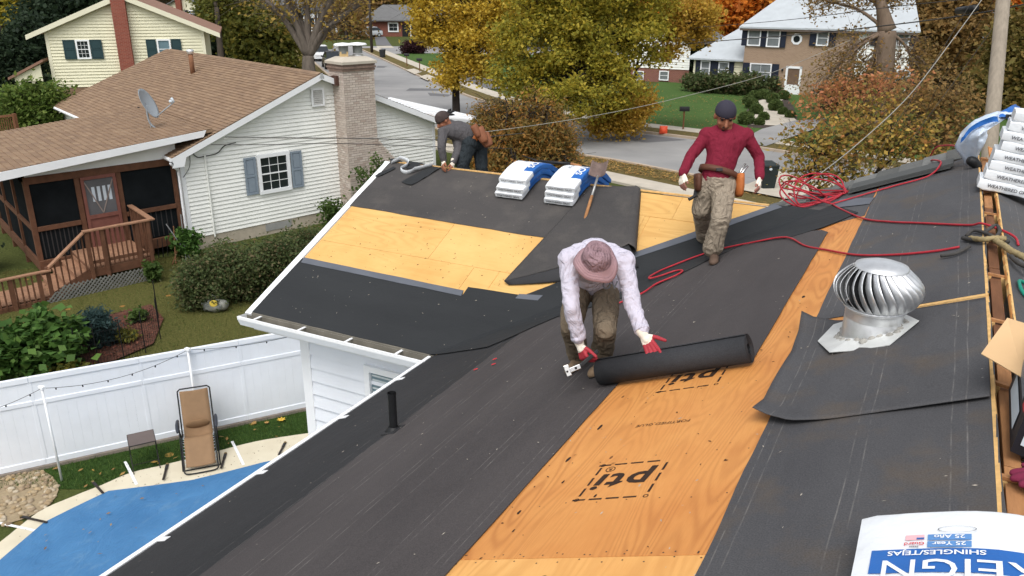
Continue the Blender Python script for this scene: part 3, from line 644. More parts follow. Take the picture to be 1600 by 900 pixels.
# ------------------------------------------------------------------ printing on the plywood
M_INK = mat('black_ink', (52, 36, 26), .8, .3, 30, 0)
def stamp(sc, yc):
    fn = lambda x, y: (-(sc+x), yc-y, .0016)
    text_on('printed_mark', 'pti', .215, fn, M_INK, house, 1.25, .12, FM, 1.12)
    b = MB(); hw, hh = .175, .165
    for k in range(4):
        x = -hw+.045+k*.087
        for yy in (-hh, hh): b.box((-(sc+x+.066), yc+yy-.006, .0008), (-(sc+x), yc+yy+.006, .0014))
    for k in range(3):
        y = -hh+.04+k*.10
        for xx in (-hw, hw): b.box((-(sc+xx)-.006, yc+y-.006, .0008), (-(sc+xx)+.006, yc+y+.066, .0014))
    for (x, y) in ((-hw, -hh), (hw, -hh), (hw, hh)):
        for q in range(10): a = q*.628; b.add([(-(sc+x)+r*math.cos(a+da), yc+y+r*math.sin(a+da), .0014) for r, da in ((.009, 0), (.014, 0), (.014, .628), (.009, .628))], [(0, 1, 2, 3)])
    for q in range(14): a = q*.4488; b.add([(-(sc+.115)+r*math.cos(a+da), yc+.118+r*math.sin(a+da), .0014) for r, da in ((.021, 0), (.026, 0), (.026, .4488), (.021, .4488))], [(0, 1, 2, 3)])
    b.build('printed_mark', M_INK, house, FM)
    text_on('printed_mark', 'R', .032, lambda x, y: (-(sc+.115+x), yc+.118-y, .0016), M_INK, house, True, 0, FM)
stamp(1.53, 3.105); stamp(1.54, 4.33)
text_on('printed_mark', 'FORTIFIED GLUE', .042, lambda x, y: (-(1.535+x), 3.705-y, .0016), M_INK, house, False, 0, FM)
def nails(fr, xs, ys, mir):
    b = MB()
    for x in xs:
        for y in ys:
            xx, yy = x+random.uniform(-.012, .012), y+random.uniform(-.015, .015); b.add([(xx+.0042*math.cos(a), yy+.0042*math.sin(a), .0012) for a in np.linspace(0, 6.28, 7)[:-1]], [tuple(range(6))])
    o = b.build('nail_heads', mat('nail_steel', (70, 58, 50), .5, .1, metal=.3), house, fr, recalc=False); o['kind'] = 'stuff'
nails(FM, [-s for s in np.arange(.97, 2.1, .155)], np.arange(2.50, 7.4, .41), True); nails(FM, [-s for s in np.arange(.97, 2.1, .10)], (2.455, 2.505), True)
nails(FW, np.arange(-6.3, -3.6, .41), np.arange(-1.92, -1.0, .155), False); nails(FW, np.arange(-2.9, -1.4, .41), np.arange(-.9, 0, .155), False)
# flakes, chips and leaves lying about: too many to count
def bits(name, label, cat, n, fn, m, size, asp=1.6):
    C = []; V = []; F = []
    for i in range(n):
        p, nrm = fn(); a = random.uniform(0, 6.28); t = Vector(nrm).orthogonal().normalized(); t = t*math.cos(a)+Vector(nrm).cross(t)*math.sin(a); u = Vector(nrm).cross(t); s = size*random.uniform(.5, 1.5)
        k = len(V); V += [p-t*s*asp, p+u*s*.6+Vector(nrm)*s*.3, p+t*s*asp+Vector(nrm)*s*.2, p-u*s*.6]; F.append((k, k+1, k+2, k+3))
    b = MB(); b.add(V, F); o = b.build(name, m, recalc=False); tag(o, label, cat, kind='stuff'); return o
nM, nW = FM.to_3x3() @ Vector((0, 0, 1)), FW.to_3x3() @ Vector((0, 0, 1))
bits('wood_chips', 'small dark wood chips and leaf scraps scattered on the bare orange plywood', 'debris', 60, lambda: (mp(random.uniform(1.0, 2.05), random.uniform(2.2, 7.4), .003), nM), mat('dark_chip', (84, 56, 34), .9, .4), .006)
bits('wood_chips', 'tiny dark chips scattered on the yellow plywood of the wing', 'debris', 90, lambda: (wp(random.uniform(-6.2, -3.6), random.uniform(-1.9, -1.0), .003), nW), mat('dark_chip', (84, 56, 34)), .006)
bits('felt_flecks', 'pale flecks and splinters scattered over the felted slopes', 'debris', 260, lambda: (mp(random.uniform(.05, 4.6), random.uniform(1.5, 7), .018), nM), mat('pale_fleck', (168, 160, 148), .9, .3), .004, 2.2)
bits('felt_flecks', 'pale flecks scattered over the dark felt of the wing', 'debris', 80, lambda: (wp(random.uniform(-6.2, -3.4), random.choice([random.uniform(-.9, 0), random.uniform(-2.8, -2.1)]), .012), nW), mat('pale_fleck', (168, 160, 148)), .004, 2.2)
for (s0, y0, r0) in ((1.93, 3.75, .035), (1.96, 3.38, .03), (1.98, 2.86, .022), (1.87, 3.13, .016), (1.92, 2.70, .014), (1.62, 2.97, .016), (2.02, 2.30, .05), (1.25, 6.2, .03), (1.12, 5.6, .03), (1.03, 5.0, .03)):
    b = MB(); b.add([(-(s0+r0*.4*math.cos(a)*random.uniform(.7, 1.2)), y0+r0*math.sin(a)*random.uniform(.8, 1.2), .0012) for a in np.linspace(0, 6.28, 9)[:-1]], [tuple(range(8))]); b.build('wood_patch', M_INK, house, FM)
M_RED = mat('red_marking', (206, 52, 62), .7, .1)
for (x, y) in ((768, 570), (740, 578), (770, 562)):
    p = onplane(x, y, mp(3, 5, .02), nM); b = MB(); b.beam(p, p+Vector((.026, .022, .010)), .008, .005); b.build('red_mark', M_RED, house)

# ------------------------------------------------------------------ turbine vent
c0 = mp(.585, 4.60); tv = thing('roof_turbine_vent', 'galvanised round turbine roof vent with curved fins on the felt', 'roof vent', c0)
fl = [(.86, 4.56), (.76, 4.32), (.62, 4.34), (.46, 4.32), (.33, 4.60), (.44, 4.86), (.62, 4.90), (.80, 4.78)]
b = MB(); n = len(fl); b.add([(-a, y, .022+.012*math.sin(i*2.1)) for i, (a, y) in enumerate(fl)]+[(-.59, 4.60, .04)], [(i, (i+1) % n, n) for i in range(n)]); b.build('base_flashing', M_LEAD, tv, FM, solid=.004)
zb = c0.z
def skew(p): return p
b = MB(); prof = []
N = 40; rb = .150
vs = []; fs = []
for j, (r, zz) in enumerate(((rb*1.03, None), (rb*1.0, .10), (rb*.985, .105), (rb*1.0, .11), (rb*1.0, .17))):
    for k in range(N):
        a = 2*math.pi*k/N; x, y = c0.x+r*math.cos(a), c0.y+r*math.sin(a)
        z = (ZR+(x-XR)*math.tan(TH)+.03) if zz is None else zb+zz
        vs.append((x, y, z))
for j in range(4):
    for k in range(N): fs.append((j*N+k, j*N+(k+1) % N, (j+1)*N+(k+1) % N, (j+1)*N+k))
b.add(vs, fs); b.build('collar', M_GALV, tv, smooth=True)
b = MB()
for k in range(26):
    a = 2*math.pi*k/26; r = rb*1.06+random.uniform(-.012, .02); x, y = c0.x+r*math.cos(a), c0.y+r*math.sin(a); b.lathe((x, y, ZR+(x-XR)*math.tan(TH)+.03), [(.0, .018), (.018, .008), (.026, -.008)], 7)
b.build('sealant', [mat('silver_sealant', (150, 148, 142), .6, .5, 14, .5)], tv, smooth=True)
NF = 28; hz0, hh = zb+.165, .235
def frad(t): return .146+.064*math.sin(math.pi*min(1, t*.93)**.8)-.042*max(0, t-.6)**1.2*2.2
for k in range(NF):
    b = MB(); nt_, nw = 12, 4
    def fn(u, v, k=k):
        t = u; a = 2*math.pi*(k+v*.98)/NF + .55*(t-.5)*-1
        r = frad(t) + (v-.5)*.040*math.sin(math.pi*t)**.6
        return (c0.x+r*math.cos(a), c0.y+r*math.sin(a), hz0+hh*t)
    b.grid(fn, nt_, nw); b.build('fin', M_GALV, tv, smooth=True, recalc=False, solid=.0016)
rt = frad(1.0)
b = MB(); b.lathe((c0.x, c0.y, hz0+hh), [(rt+.012, -.008), (rt+.008, .004), (rt*.75, .018), (rt*.4, .028), (.001, .032)], 42); b.build('top_cap', M_GALV, tv, smooth=True)
b = MB(); b.lathe((c0.x, c0.y, hz0), [(.156, -.01), (.165, 0), (.156, .01), (.146, .01)], 40); b.build('bottom_ring', M_GALV, tv, smooth=True)
b = MB(); b.tube([(c0.x, c0.y, zb), (c0.x, c0.y, hz0+hh)], .012, 8); b.build('shaft', M_DARKM, tv)
b = MB(); b.lathe((c0.x, c0.y, zb+.15), [(.135, 0), (.135, .03), (.150, .12), (.150, .17), (.105, .25)], 24); b.build('shade_core', M_BLACK, tv)  # black core added so the gaps between the fins look dark

# loose felt patch round the turbine
pt = [(1.00, 3.62), (.82, 3.46), (.5, 3.49), (.2, 3.5), (.02, 3.53), (.02, 4.87), (.45, 4.86), (.84, 4.88), (1.02, 4.98), (1.02, 4.6), (.99, 4.2)]
def patch_fn(u, v):
    s = .015+.985*u; y0 = 3.54-.055*u-.008*math.sin(u*9)+(.08 if u > .82 else 0)*(u-.82)/.18*1.2; y1 = 4.87+.09*max(0, u-.8)/.2
    y = y0+(y1-y0)*v
    h = .012+.055*max(0, 1-v*7)*max(0, (u-.62)/.38)**1.5+.05*max(0, (v-.86)/.14)*max(0, (u-.7)/.3)+.012*max(0, 1-v*9)*(1-u)+.004*math.sin(u*9+v*5)
    h += .03*max(0, (u-.93)/.07)*abs(math.sin(v*4+.5))
    return (-s, y, h)
b = MB(); b.grid(patch_fn, 30, 30); o = b.build('felt_patch', M_FELT2, None, FM, smooth=True, solid=.004); tag(o, 'loose square of felt with curled edges under the turbine vent', 'roofing felt')

# ------------------------------------------------------------------ roll of felt being unrolled
rl = thing('felt_roll', 'black roll of roofing felt lying across the bare plywood strip', 'felt roll', mp(1.66, 4.42, .1))
yc, Rr = 4.40, .086
def spiral(t): th = t*2*math.pi*6.5; r = .032+(Rr-.032)*t; return yc+.012*0+r*math.cos(th-math.pi/2), Rr+.012+r*math.sin(th-math.pi/2)
b = MB(); ns = 260
P = [spiral(i/ns) for i in range(ns+1)]
ph = [(P[-1][0]+.02*(i+1), max(.013, P[-1][1]-.0003*i)) for i in range(6)]
for (a, c) in ((1.20, 2.16),):
    vs = [(-a, y, h) for y, h in P]+[(-c-.02, y+.005, h) for y, h in P]; n = len(P)
    b.add(vs, [(i, i+1, n+i+1, n+i) for i in range(n-1)])
b.build('roll', felt_mat('roll_felt', (42, 43, 46), (52, 53, 56), [], speck=0), rl, FM, smooth=True, recalc=False, solid=.0035)
b = MB(); b.tube([(-1.205, yc, Rr+.012), (-2.15, yc, Rr+.012)], .03, 12, cap=False); b.build('core', M_BLACK, rl, FM)

# ------------------------------------------------------------------ folded flap of felt on the wing
ff = thing('loose_felt_flap', 'loose folded flap of grey felt between shingle bundles and red shirted man', 'roofing felt', wp(-3.2, -1))
def flap(u, v):        # u left->right, v top->bottom
    L0, L1 = (-3.50, -.02), (-3.78, -1.78); R0, R1 = (-2.98, .04), (-2.66, -1.06)
    x = (L0[0]*(1-v)+L1[0]*v)*(1-u)+(R0[0]*(1-v)+R1[0]*v)*u; y = (L0[1]*(1-v)+L1[1]*v)*(1-u)+(R0[1]*(1-v)+R1[1]*v)*u
    y -= .10*math.sin(math.pi*u)*v*.6
    h = .016+.10*u*u*(v**1.2)+.03*u+.035*math.sin(math.pi*u)*v+.02*v*(1-u)
    return x, y, h
def flapc(u, v):
    if u <= .86: return flap(u/.86, v)
    x, y, h = flap(1, v); a = (u-.86)/.14*4.2; r = .065+.02*v
    return x+r*math.sin(a), y-.2*r*math.sin(a), h-r*(1-math.cos(a))*.75+.012
b = MB(); b.grid(flapc, 36, 24); b.build('top_layer', M_FELTW, ff, FW, smooth=True, solid=.004)
def flap2(u, v):
    x, y, h = flap(u, 1); return x+.06*v+.10*u*v, y-(.02+.16*u)*v, max(.012, h*(1-v)**.5*.95)
b = MB(); b.grid(flap2, 20, 8); b.build('folded_layer', M_FELTD, ff, FW, smooth=True, solid=.004)

# ------------------------------------------------------------------ shingle bundles
M_BAGW = mat('white_plastic_wrap', (226, 230, 234), .4, .05, 4, .35, 22, bd=.01)
M_BAGB = mat('blue_plastic_wrap', (38, 98, 172), .4, .08, 4, .3, 22, bd=.01)
M_TXT = mat('dark_print', (84, 86, 92), .7, .1)
M_TXTW = mat('white_print', (232, 236, 240), .6, .02)
M_TXTR = mat('red_print', (206, 60, 66), .6, .05)
def ridgep(a, h, wd=.40, y0=0):
    d = a*cw; tn = math.tan(THW); e = .14
    z = -tn*math.sqrt(d*d+e*e)+tn*e*(.35+.65*math.exp(-(d/wd)**2))+.004
    g = -tn*d/math.sqrt(d*d+e*e); nrm = Vector((0, -g, 1)).normalized(); return Vector((0, YW+d, ZW+z))+nrm*h
def bundle(name, label, fn, W_, L_, T_, split, group, seed, txt=None, parent_loc=(0, 0, 0), blue=True, end_txt='WEATHERED GRAY'):
    t = thing(name, label, 'shingle bundle', parent_loc, group); b = MB(); r = T_*.17
    cs = []
    for cx, cy, a0 in ((W_-r, T_-r, 0), (r, T_-r, 90), (r, r, 180), (W_-r, r, 270)):
        for q in range(4): a = R(a0+q*30); cs.append((cx+r*math.cos(a), cy+r*math.sin(a)))
    cs2 = []
    for i in range(len(cs)):
        a, c = cs[i], cs[(i+1) % len(cs)]; d = math.hypot(a[0]-c[0], a[1]-c[1]); k = max(1, int(d/.05))
        for j in range(k): cs2.append((a[0]+(c[0]-a[0])*j/k, a[1]+(c[1]-a[1])*j/k))
    m = len(cs2); nl = 22; vs = []; fs = []; mi = []
    for i in range(nl+1):
        tt = i/nl; en = min(tt, 1-tt)*L_; k = 1 if en > .03 else .82+.18*en/.03
        for (u, h) in cs2:
            hh_ = (h-T_/2)*k+T_/2; uu = (u-W_/2)*(.97+.03*k)+W_/2
            nz = mnoise.noise(Vector((u*14+seed*7, tt*L_*9, h*20+seed)))*.010+mnoise.noise(Vector((u*40+seed*3, tt*L_*30, h*40)))*.003
            vs.append(fn(uu+nz, tt*L_, hh_+nz*.8))
    for i in range(nl):
        for j in range(m):
            j2 = (j+1) % m; fs.append((i*m+j, i*m+j2, (i+1)*m+j2, (i+1)*m+j)); u = (cs2[j][0]+cs2[j2][0])/2
            mi.append(1 if (blue and u > split and i/nl > .14) else 0)
    b.add(vs, fs); b.add(vs[:m], [tuple(range(m))]); b.add(vs[-m:], [tuple(range(m))])
    b.mi = mi+[0, 0]; b.build('wrap', [M_BAGW, M_BAGB], t, smooth=True)
    if blue: text_on('lettering', 'SOVEREIGN', .105, lambda x, y: fn(W_*.80-y if False else split+(W_-split)*.5-y, L_*.55+x, T_+.004), M_TXTW, t, True)
    if end_txt: text_on('lettering', end_txt, .034, lambda x, y: fn(W_/2+x, -.006, T_/2+y), M_TXT, t, True, 0)
    return t
grp = 'shingle bundles on the wing ridge'
wh = ['lowest', 'middle', 'topmost']
for nm, x0, lay, off in (('left', -4.56, 3, [(.0, .0), (.02, .02), (.03, .10)]), ('right', -3.92, 3, [(0, 0), (.01, .03), (.02, .06)])):
    for k in range(lay):
        ox, oa = off[k]; T_ = .068 if nm == 'left' else .07
        def fn(u, t, h, k=k, ox=ox, oa=oa, T_=T_, x0=x0):
            p = ridgep(-.45+oa+t, h+k*(T_-.002)); return (x0+ox+u+.14*t*.5, p.y, p.z)
        tp = bundle('shingle_bundle', 'white and blue %s shingle bundle of the %s pile draped over the wing ridge' % (wh[k], 'left' if nm == 'left' else 'right'), fn, .36, .92, T_, .22, grp, k+len(nm), parent_loc=wp(x0+.18, 0))
        if k == 2:
            text_on('lettering', 'PRO' if nm == 'left' else '25 YEAR', .05, lambda x, y, fn=fn: fn(.11-y, .42+x, T_+.004), M_TXT, tp, False)
# big pile on the main ridge beyond the turbine (lies on the right hand slope)
words = ['lowest', 'second', 'third', 'fourth', 'fifth', 'sixth', 'seventh', 'top']
for k in range(8):
    j = random.uniform(-.03, .03)
    def fn(u, t, h, k=k, j=j): return FR @ Vector((.05-t*1.0+j-.02*math.sin(k*1.7)-.006*k, -(7.72+(.34-u)) if False else -(8.06-u)+.0, 0)) + Vector((0, -.0, 0)) + (FR.to_3x3() @ Vector((0, 0, h+.012+k*.108)))*1.0
    # u runs away from the camera: face towards camera is u=0 side at Y=7.72
    tl = R(8+.5*k*0); Xd, Nd = Vector((math.cos(tl), 0, -math.sin(tl))), Vector((math.sin(tl), 0, math.cos(tl)))
    def fn2(u, t, h, k=k, j=j): return Vector((XR-.03+j+.005*k, 7.72+u+.004*k, ZR+.035))+Xd*t+Nd*(h+k*.081)
    t_ = bundle('shingle_bundle', 'white wrapped shingle bundle, %s layer of the tall pile on the main ridge' % words[k], fn2, .34, 1.0, .088, .9, 'shingle bundles in the tall pile', 20+k, parent_loc=FR @ Vector((-.4, -7.9, 0)), blue=False, end_txt=None)
    text_on('lettering', 'WEATHERED GRAY', .038, lambda x, y: fn2(-.008, .235+x+.02*k % .05, .044+y), M_TXT, t_, True)
# torn wrapper hanging off the pile
WR = thing('torn_wrapper', 'torn white and blue plastic wrapper hanging off the tall shingle pile', 'plastic wrap', FR @ Vector((.1, -7.9, .6)))
edge = [(1592, 172, 7.75), (1560, 176, 7.75), (1530, 184, 7.8), (1508, 200, 7.9), (1494, 222, 8.0), (1498, 240, 8.0), (1512, 258, 7.95), (1526, 246, 7.8), (1538, 222, 7.7), (1548, 196, 7.65)]
E_ = [at(*q) for q in edge]; cen = at(1530, 212, 7.62); b = MB()
def wfn(u, v):
    p = ipt(E_+[E_[0]], u); q = cen+(p-cen)*v; nz = mnoise.noise(q*9)*.05*v+mnoise.noise(q*22)*.02
    return q-CF*nz*1.3+CU*nz*.4
b.grid(wfn, 60, 12); b.build('sheet', mat('crumpled_wrap', (214, 222, 232), .35, .1, 5, .5, 16, col2=(186, 204, 226), bd=.015), WR, smooth=True, solid=.001)
b = MB(); E2 = [at(1548, 182, 7.7), at(1568, 172, 7.8), at(1588, 163, 7.95), at(1594, 178, 7.8), at(1580, 190, 7.6)]
b.grid(lambda u, v: (lambda q: q-CF*mnoise.noise(q*15)*.04)(ipt(E2, u)*(v)+at(1575, 184, 7.7)*(1-v)), 20, 5); b.build('torn_corner', M_BAGB, WR, smooth=True, solid=.001)
b = MB(); E3 = [at(1500, 216, 7.84), at(1520, 196, 7.72), at(1545, 184, 7.62), at(1560, 182, 7.60)]
b.grid(lambda u, v: (lambda q: q-CF*(.012+mnoise.noise(q*9)*.05+mnoise.noise(q*22)*.02))(ipt(E3, u)+(-CU*.05)*v), 20, 3); b.build('blue_print', M_BAGB, WR, smooth=True, recalc=False)
# nail gun at the foot of the pile
M_GUN = mat('gun_grey', (124, 128, 128), .45, .15, 12, .2)
ng = thing('nail_gun', 'grey and black coil nail gun lying on the ridge below the tall shingle pile', 'nail gun', FR @ Vector((-.1, -7.5, .05)))
g0 = at(1532, 297, 7.35); g1 = at(1545, 305, 7.3); g2 = at(1578, 309, 7.25)
b = MB(); b.tube([g0+Vector((0, 0, .02)), g0*.6+g1*.4, g1], [.048, .055, .05], 14); b.build('body', M_GUN, ng, smooth=True, bevel=.004)
b = MB(); b.tube([g1+Vector((0, -.03, -.02)), g1+Vector((0, -.03, .05)), g1+(g2-g1)*.15], [.03, .034, .03], 10); b.build('head', M_BLACK, ng, smooth=True)
b = MB(); b.tube([g2-CF*.06, g2+CF*.06], .075, 20); b.tube([g2-CF*.075, g2-CF*.06], .04, 16); b.build('magazine', M_BLACK, ng, smooth=False, bevel=.01)
b = MB(); b.tube(curve([g1, (g1+g2)/2+Vector((0, 0, .03)), g2], 4), .028, 10); b.build('handle', M_BLACK, ng, smooth=True)
b = MB(); b.tube(curve([g2+CR*.06, g2+CR*.16-CU*.03, g2+CR*.34-CU*.08], 5), .012, 8); b.build('air_fitting', M_DARKM, ng, smooth=True)
for q, nm, lab in (((1522, 254, 7.8), 'knife_pouch', 'small dark pouch lying under the torn wrapper on the ridge'), ((1583, 181, 7.62), 'utility_box', 'small pale box and dark tool on top of the tall shingle pile')):
    p = at(*q); t_ = thing(nm, lab, 'tool', p); b = MB()
    if nm == 'knife_pouch': b.tube(curve([p-CR*.06+CU*.03, p, p+CR*.05-CU*.06], 4), [.03, .04, .045, .05, .05, .045, .045, .04, .03], 10); b.build('pouch', M_BLACK, t_, smooth=True)
    else:
        b.beam(p-CR*.06, p+CR*.03-CU*.01, .05, .03); b.build('tool', M_DARKM, t_, bevel=.006); b = MB(); b.box((p.x+.05, p.y-.02, p.z-.08), (p.x+.16, p.y+.1, p.z+.05)); b.build('box', mat('pale_card', (206, 202, 200), .7, .06), t_, bevel=.004)
# bundle in the near corner, bent over the main ridge
def mridge(s, y, h):
    d = XR+.05-(XR+.05-s*c_)  # horizontal distance left of ridge
    tn = math.tan(TH); e = .12; z = -tn*math.sqrt(d*d+e*e)+tn*e*(.4+.6*math.exp(-(d/.4)**2))+.01
    g = -tn*d/math.sqrt(d*d+e*e); nr = Vector((g, 0, 1)).normalized(); return Vector((XR+.05-d, y, ZR+.02+z))+nr*h
hq = onplane(1322, 818, mp(0, 0, .10), nM); sq, yq = (XR-hq.x-.1*s_)/c_, hq.y
Lb, Wb, Tb = 1.0, .36, .10
def fnb(u, t, h): return mridge(sq+.01-t, yq-u, h)
t_ = bundle('shingle_bundle', 'white shingle bundle with blue printed band in the near bottom corner', fnb, Wb, Lb, Tb, 9, 'shingle bundle by camera', 77, parent_loc=mridge(0, yq-.15, 0), blue=False, end_txt=None)
q = onplane(1345, 877, mp(0, 0, .10), nM); ub = yq-q.y
b = MB(); b.grid(lambda a, c: fnb(ub+(Wb-.03-ub)*c, .05+(Lb-.10)*a, Tb+.0035), 20, 6); b.build('blue_band', M_BAGB, t_, recalc=False)
T = lambda s0, u0: (lambda x, y: fnb(u0+y, sq+.01-(s0+x) if False else s0-x, Tb+.006))
text_on('lettering', 'SOVEREIGN', .135, T(.43, ub+.098), M_TXTW, t_, False, 0, None, 1.0)
text_on('lettering', 'SHINGLES/TEJAS', .031, T(.217, ub+.022), M_TXTW, t_, True, 0, None, 1.1)
b = MB()
for (x0, x1, u0, u1) in ((.197, .306, ub-.072, ub-.042), (.197, .306, ub-.036, ub-.006)):
    b.grid(lambda a, c: fnb(u0+(u1-u0)*c, x0+(x1-x0)*a, Tb+.0035), 4, 2)
b.build('blue_label', mat('pale_blue_print', (92, 140, 196), .5, .05), t_, recalc=False)
text_on('lettering', '25 Año', .026, T(.252, ub-.057), M_TXTW, t_, True, 0); text_on('lettering', '25 Year', .026, T(.252, ub-.021), M_TXTW, t_, True, 0)
b = MB(); b.grid(lambda a, c: fnb(ub-.072+.026*c, .138+.05*a, Tb+.0035), 3, 2); b.build('pink_label', mat('pink_print', (232, 180, 186), .5, .03), t_, recalc=False)
b = MB(); b.grid(lambda a, c: fnb(ub-.056+.009*c, .168+.020*a, Tb+.0045), 2, 1); b.build('blue_label', M_BAGB, t_, recalc=False)
text_on('lettering', 'Stain', .013, T(.163, ub-.008), M_TXT, t_, True, 0); text_on('lettering', 'Guard', .021, T(.163, ub-.024), M_TXTR, t_, True, 0)
b = MB()
for q_ in range(28):
    a = q_*.2244; b.add([fnb(ub-.098+r*.35*math.sin(a+da), .27+r*math.cos(a+da), Tb+.0036) for r, da in ((.046, 0), (.0485, 0), (.0485, .2244), (.046, .2244))], [(0, 1, 2, 3)])
b.build('seal_print', M_TXT, t_, recalc=False)
# starter strips lying along the shingled rake
st = thing('starter_shingle_pile', 'long dark grey stack of shingle strips lying flat along the shingled roof edge', 'shingles', mp(.7, 9.3))
for k in range(4):
    b = MB(); j = random.uniform(-.015, .015); b.box((-1.22+j, 9.12-.1*0+j*.5, .03+k*.011), (-.24+j, 9.42+j*.5, .039+k*.011)); b.build('shingle_strip', M_SHING, st, FM)
# shovel and the second tool
sh = thing('roofing_shovel', 'rusty square roofing shovel leaning over the wing ridge beside the right bundle pile', 'shovel', wp(-3.35, -.3))
a0, a1 = wp(-3.33, -.66, .03), wp(-3.41, .0, .16); b = MB(); b.tube([a0, a0+(a1-a0)*.55], .018, 10); b.build('handle', M_LUM, sh, smooth=True)
b = MB(); b.tube([a0+(a1-a0)*.55, a1], .014, 10); b.build('shaft', mat('pale_steel', (168, 168, 166), .4, .1, metal=.6), sh, smooth=True)
b = MB(); b.tube([a0+(a0-a1)*.18, a0+(a0-a1)*.02, a0], [.014, .02, .02], 8); b.build('grip', M_BLACK, sh, smooth=True)
bl = a1; up = (a1-a0).normalized(); rr = Vector((1, 0, 0)); rr = (rr-up*rr.dot(up)).normalized(); nn = rr.cross(up)
b = MB(); b.grid(lambda u, v: bl+rr*((u-.5)*.20)+up*(v*.20-.02)+nn*(.05*(2*u-1)**2+.02*v+(.02 if v > .9 and int(u*12) % 2 else 0)), 12, 8); b.build('blade', mat('rusty_steel', (112, 96, 90), .7, .3, 9, .4, metal=.3), sh, smooth=True, solid=.003)
t2 = thing('tear_off_fork', 'long handled roof tear off tool lying across the shingle bundles', 'roofing tool', wp(-4, .4))
q0 = onplane(816, 243, (0, YW+.34, 0), (0, 1, 0)); q1 = onplane(842, 252, (0, YW+.32, 0), (0, 1, 0)); q2 = onplane(892, 256, (0, YW+.30, 0), (0, 1, 0)); q3 = onplane(936, 267, (0, YW+.28, 0), (0, 1, 0))
b = MB(); b.tube([q0, q1], [.006, .012], 6); b.build('tine', M_DARKM, t2, smooth=True)
b = MB(); b.tube([q1, q2], .019, 8); b.build('shaft', M_BLACK, t2, smooth=True)
b = MB(); b.tube([q2, q2+(q3-q2)*.4], .019, 8); b.build('handle', M_LUM, t2, smooth=True)
b = MB(); b.tube([q2+(q3-q2)*.4, q3], .023, 8); b.build('grip', M_BLACK, t2, smooth=True)
# hoses
M_HOSE = mat('red_hose', (168, 42, 54), .5, .15, 10, .1); M_HOSEG = mat('green_hose', (24, 132, 112), .5, .1)
def hose(name, label, pts, r=.0085, m=None, k=8):
    b = MB(); b.tube(curve(pts, k), r, 8); o = b.build(name, m or M_HOSE, None, smooth=True, recalc=False); return tag(o, label, 'hose')
hose('air_hose', 'red air hose curving across the felt from behind the white shirted man to the ridge', [mp(3.0, 6.3, .03), mp(2.73, 6.57, .03), mp(2.66, 6.85, .03), mp(2.52, 7.02, .03), mp(2.50, 7.16, .03), mp(2.60, 7.22, .03), mp(2.72, 7.12, .035), mp(2.80, 7.05, .05), mp(2.83, 7.22, .04), mp(2.74, 7.46, .03), mp(2.39, 7.74, .03), mp(1.95, 7.72, .03), mp(1.61, 7.6, .03), mp(1.35, 7.1, .02), mp(1.15, 6.83, .014), mp(.85, 6.4, .02), mp(.56, 6.17, .02), mp(.3, 6.05, .02), mp(.15, 6.03, .02)])
hose('air_hose', 'red air hose running straight from the coil to the rope on the ridge', [mp(1.34, 8.72, .03), mp(1.22, 8.4, .02), mp(.93, 7.68, .02), mp(.68, 7.3, .02), mp(.43, 7.0, .02), mp(.1, 6.6, .02), mp(-.0, 6.5, .03), FR @ Vector((-.06, -6.35, .03)), FR @ Vector((-.1, -6.2, .02))])
hose('air_hose', 'red air hose looping over the shingled edge up to the torn wrapper', [mp(1.34, 8.74, .03), mp(1.0, 8.9, .02), mp(.76, 8.95, .02), mp(.45, 8.98, .03), mp(.33, 9.2, .09), mp(.42, 9.7, .06), at(1452, 250, 9.2), at(1462, 231, 9.0), at(1482, 227, 8.6), at(1500, 230, 8.3), at(1528, 236, 7.85)])
cc = mp(1.62, 9.25, .10); lp = []
for i in range(6*14):
    a = i*2*math.pi/14; lpk = i//14; tl = R([16, 44, 34, 24, 52, 38, 20][lpk]); az_ = [0, .5, 1.3, 2.2, -.4, 2.8, .9][lpk]; r = [.34, .28, .30, .33, .26, .24, .30][lpk]
    e1 = Vector((math.cos(az_), math.sin(az_), 0)); e2 = Vector((-math.sin(az_)*math.cos(tl), math.cos(az_)*math.cos(tl), math.sin(tl)))
    p = cc+Vector((.10*math.sin(lpk*2.1), .06*math.cos(lpk*1.3), 0))+e1*r*math.cos(a)+e2*r*math.sin(a)
    zr = ZR+(p.x-XR)*math.tan(TH)+.03; p.z = max(p.z, zr); lp.append(p)
hose('coiled_air_hose', 'tangled coil of red air hose on the roof behind the valley', lp+[mp(1.34, 8.72, .03)], k=3)
hose('garden_hose', 'green cord looped over the right hand slope by the ridge', [FR @ Vector((-.5, -4.3, .02)), FR @ Vector((-.25, -4.85, .02)), FR @ Vector((-.09, -5.05, .02)), FR @ Vector((-.05, -5.2, .03)), FR @ Vector((-.09, -5.33, .02)), FR @ Vector((-.3, -5.2, .02)), FR @ Vector((-.8, -4.9, .02))], .010, M_HOSEG)
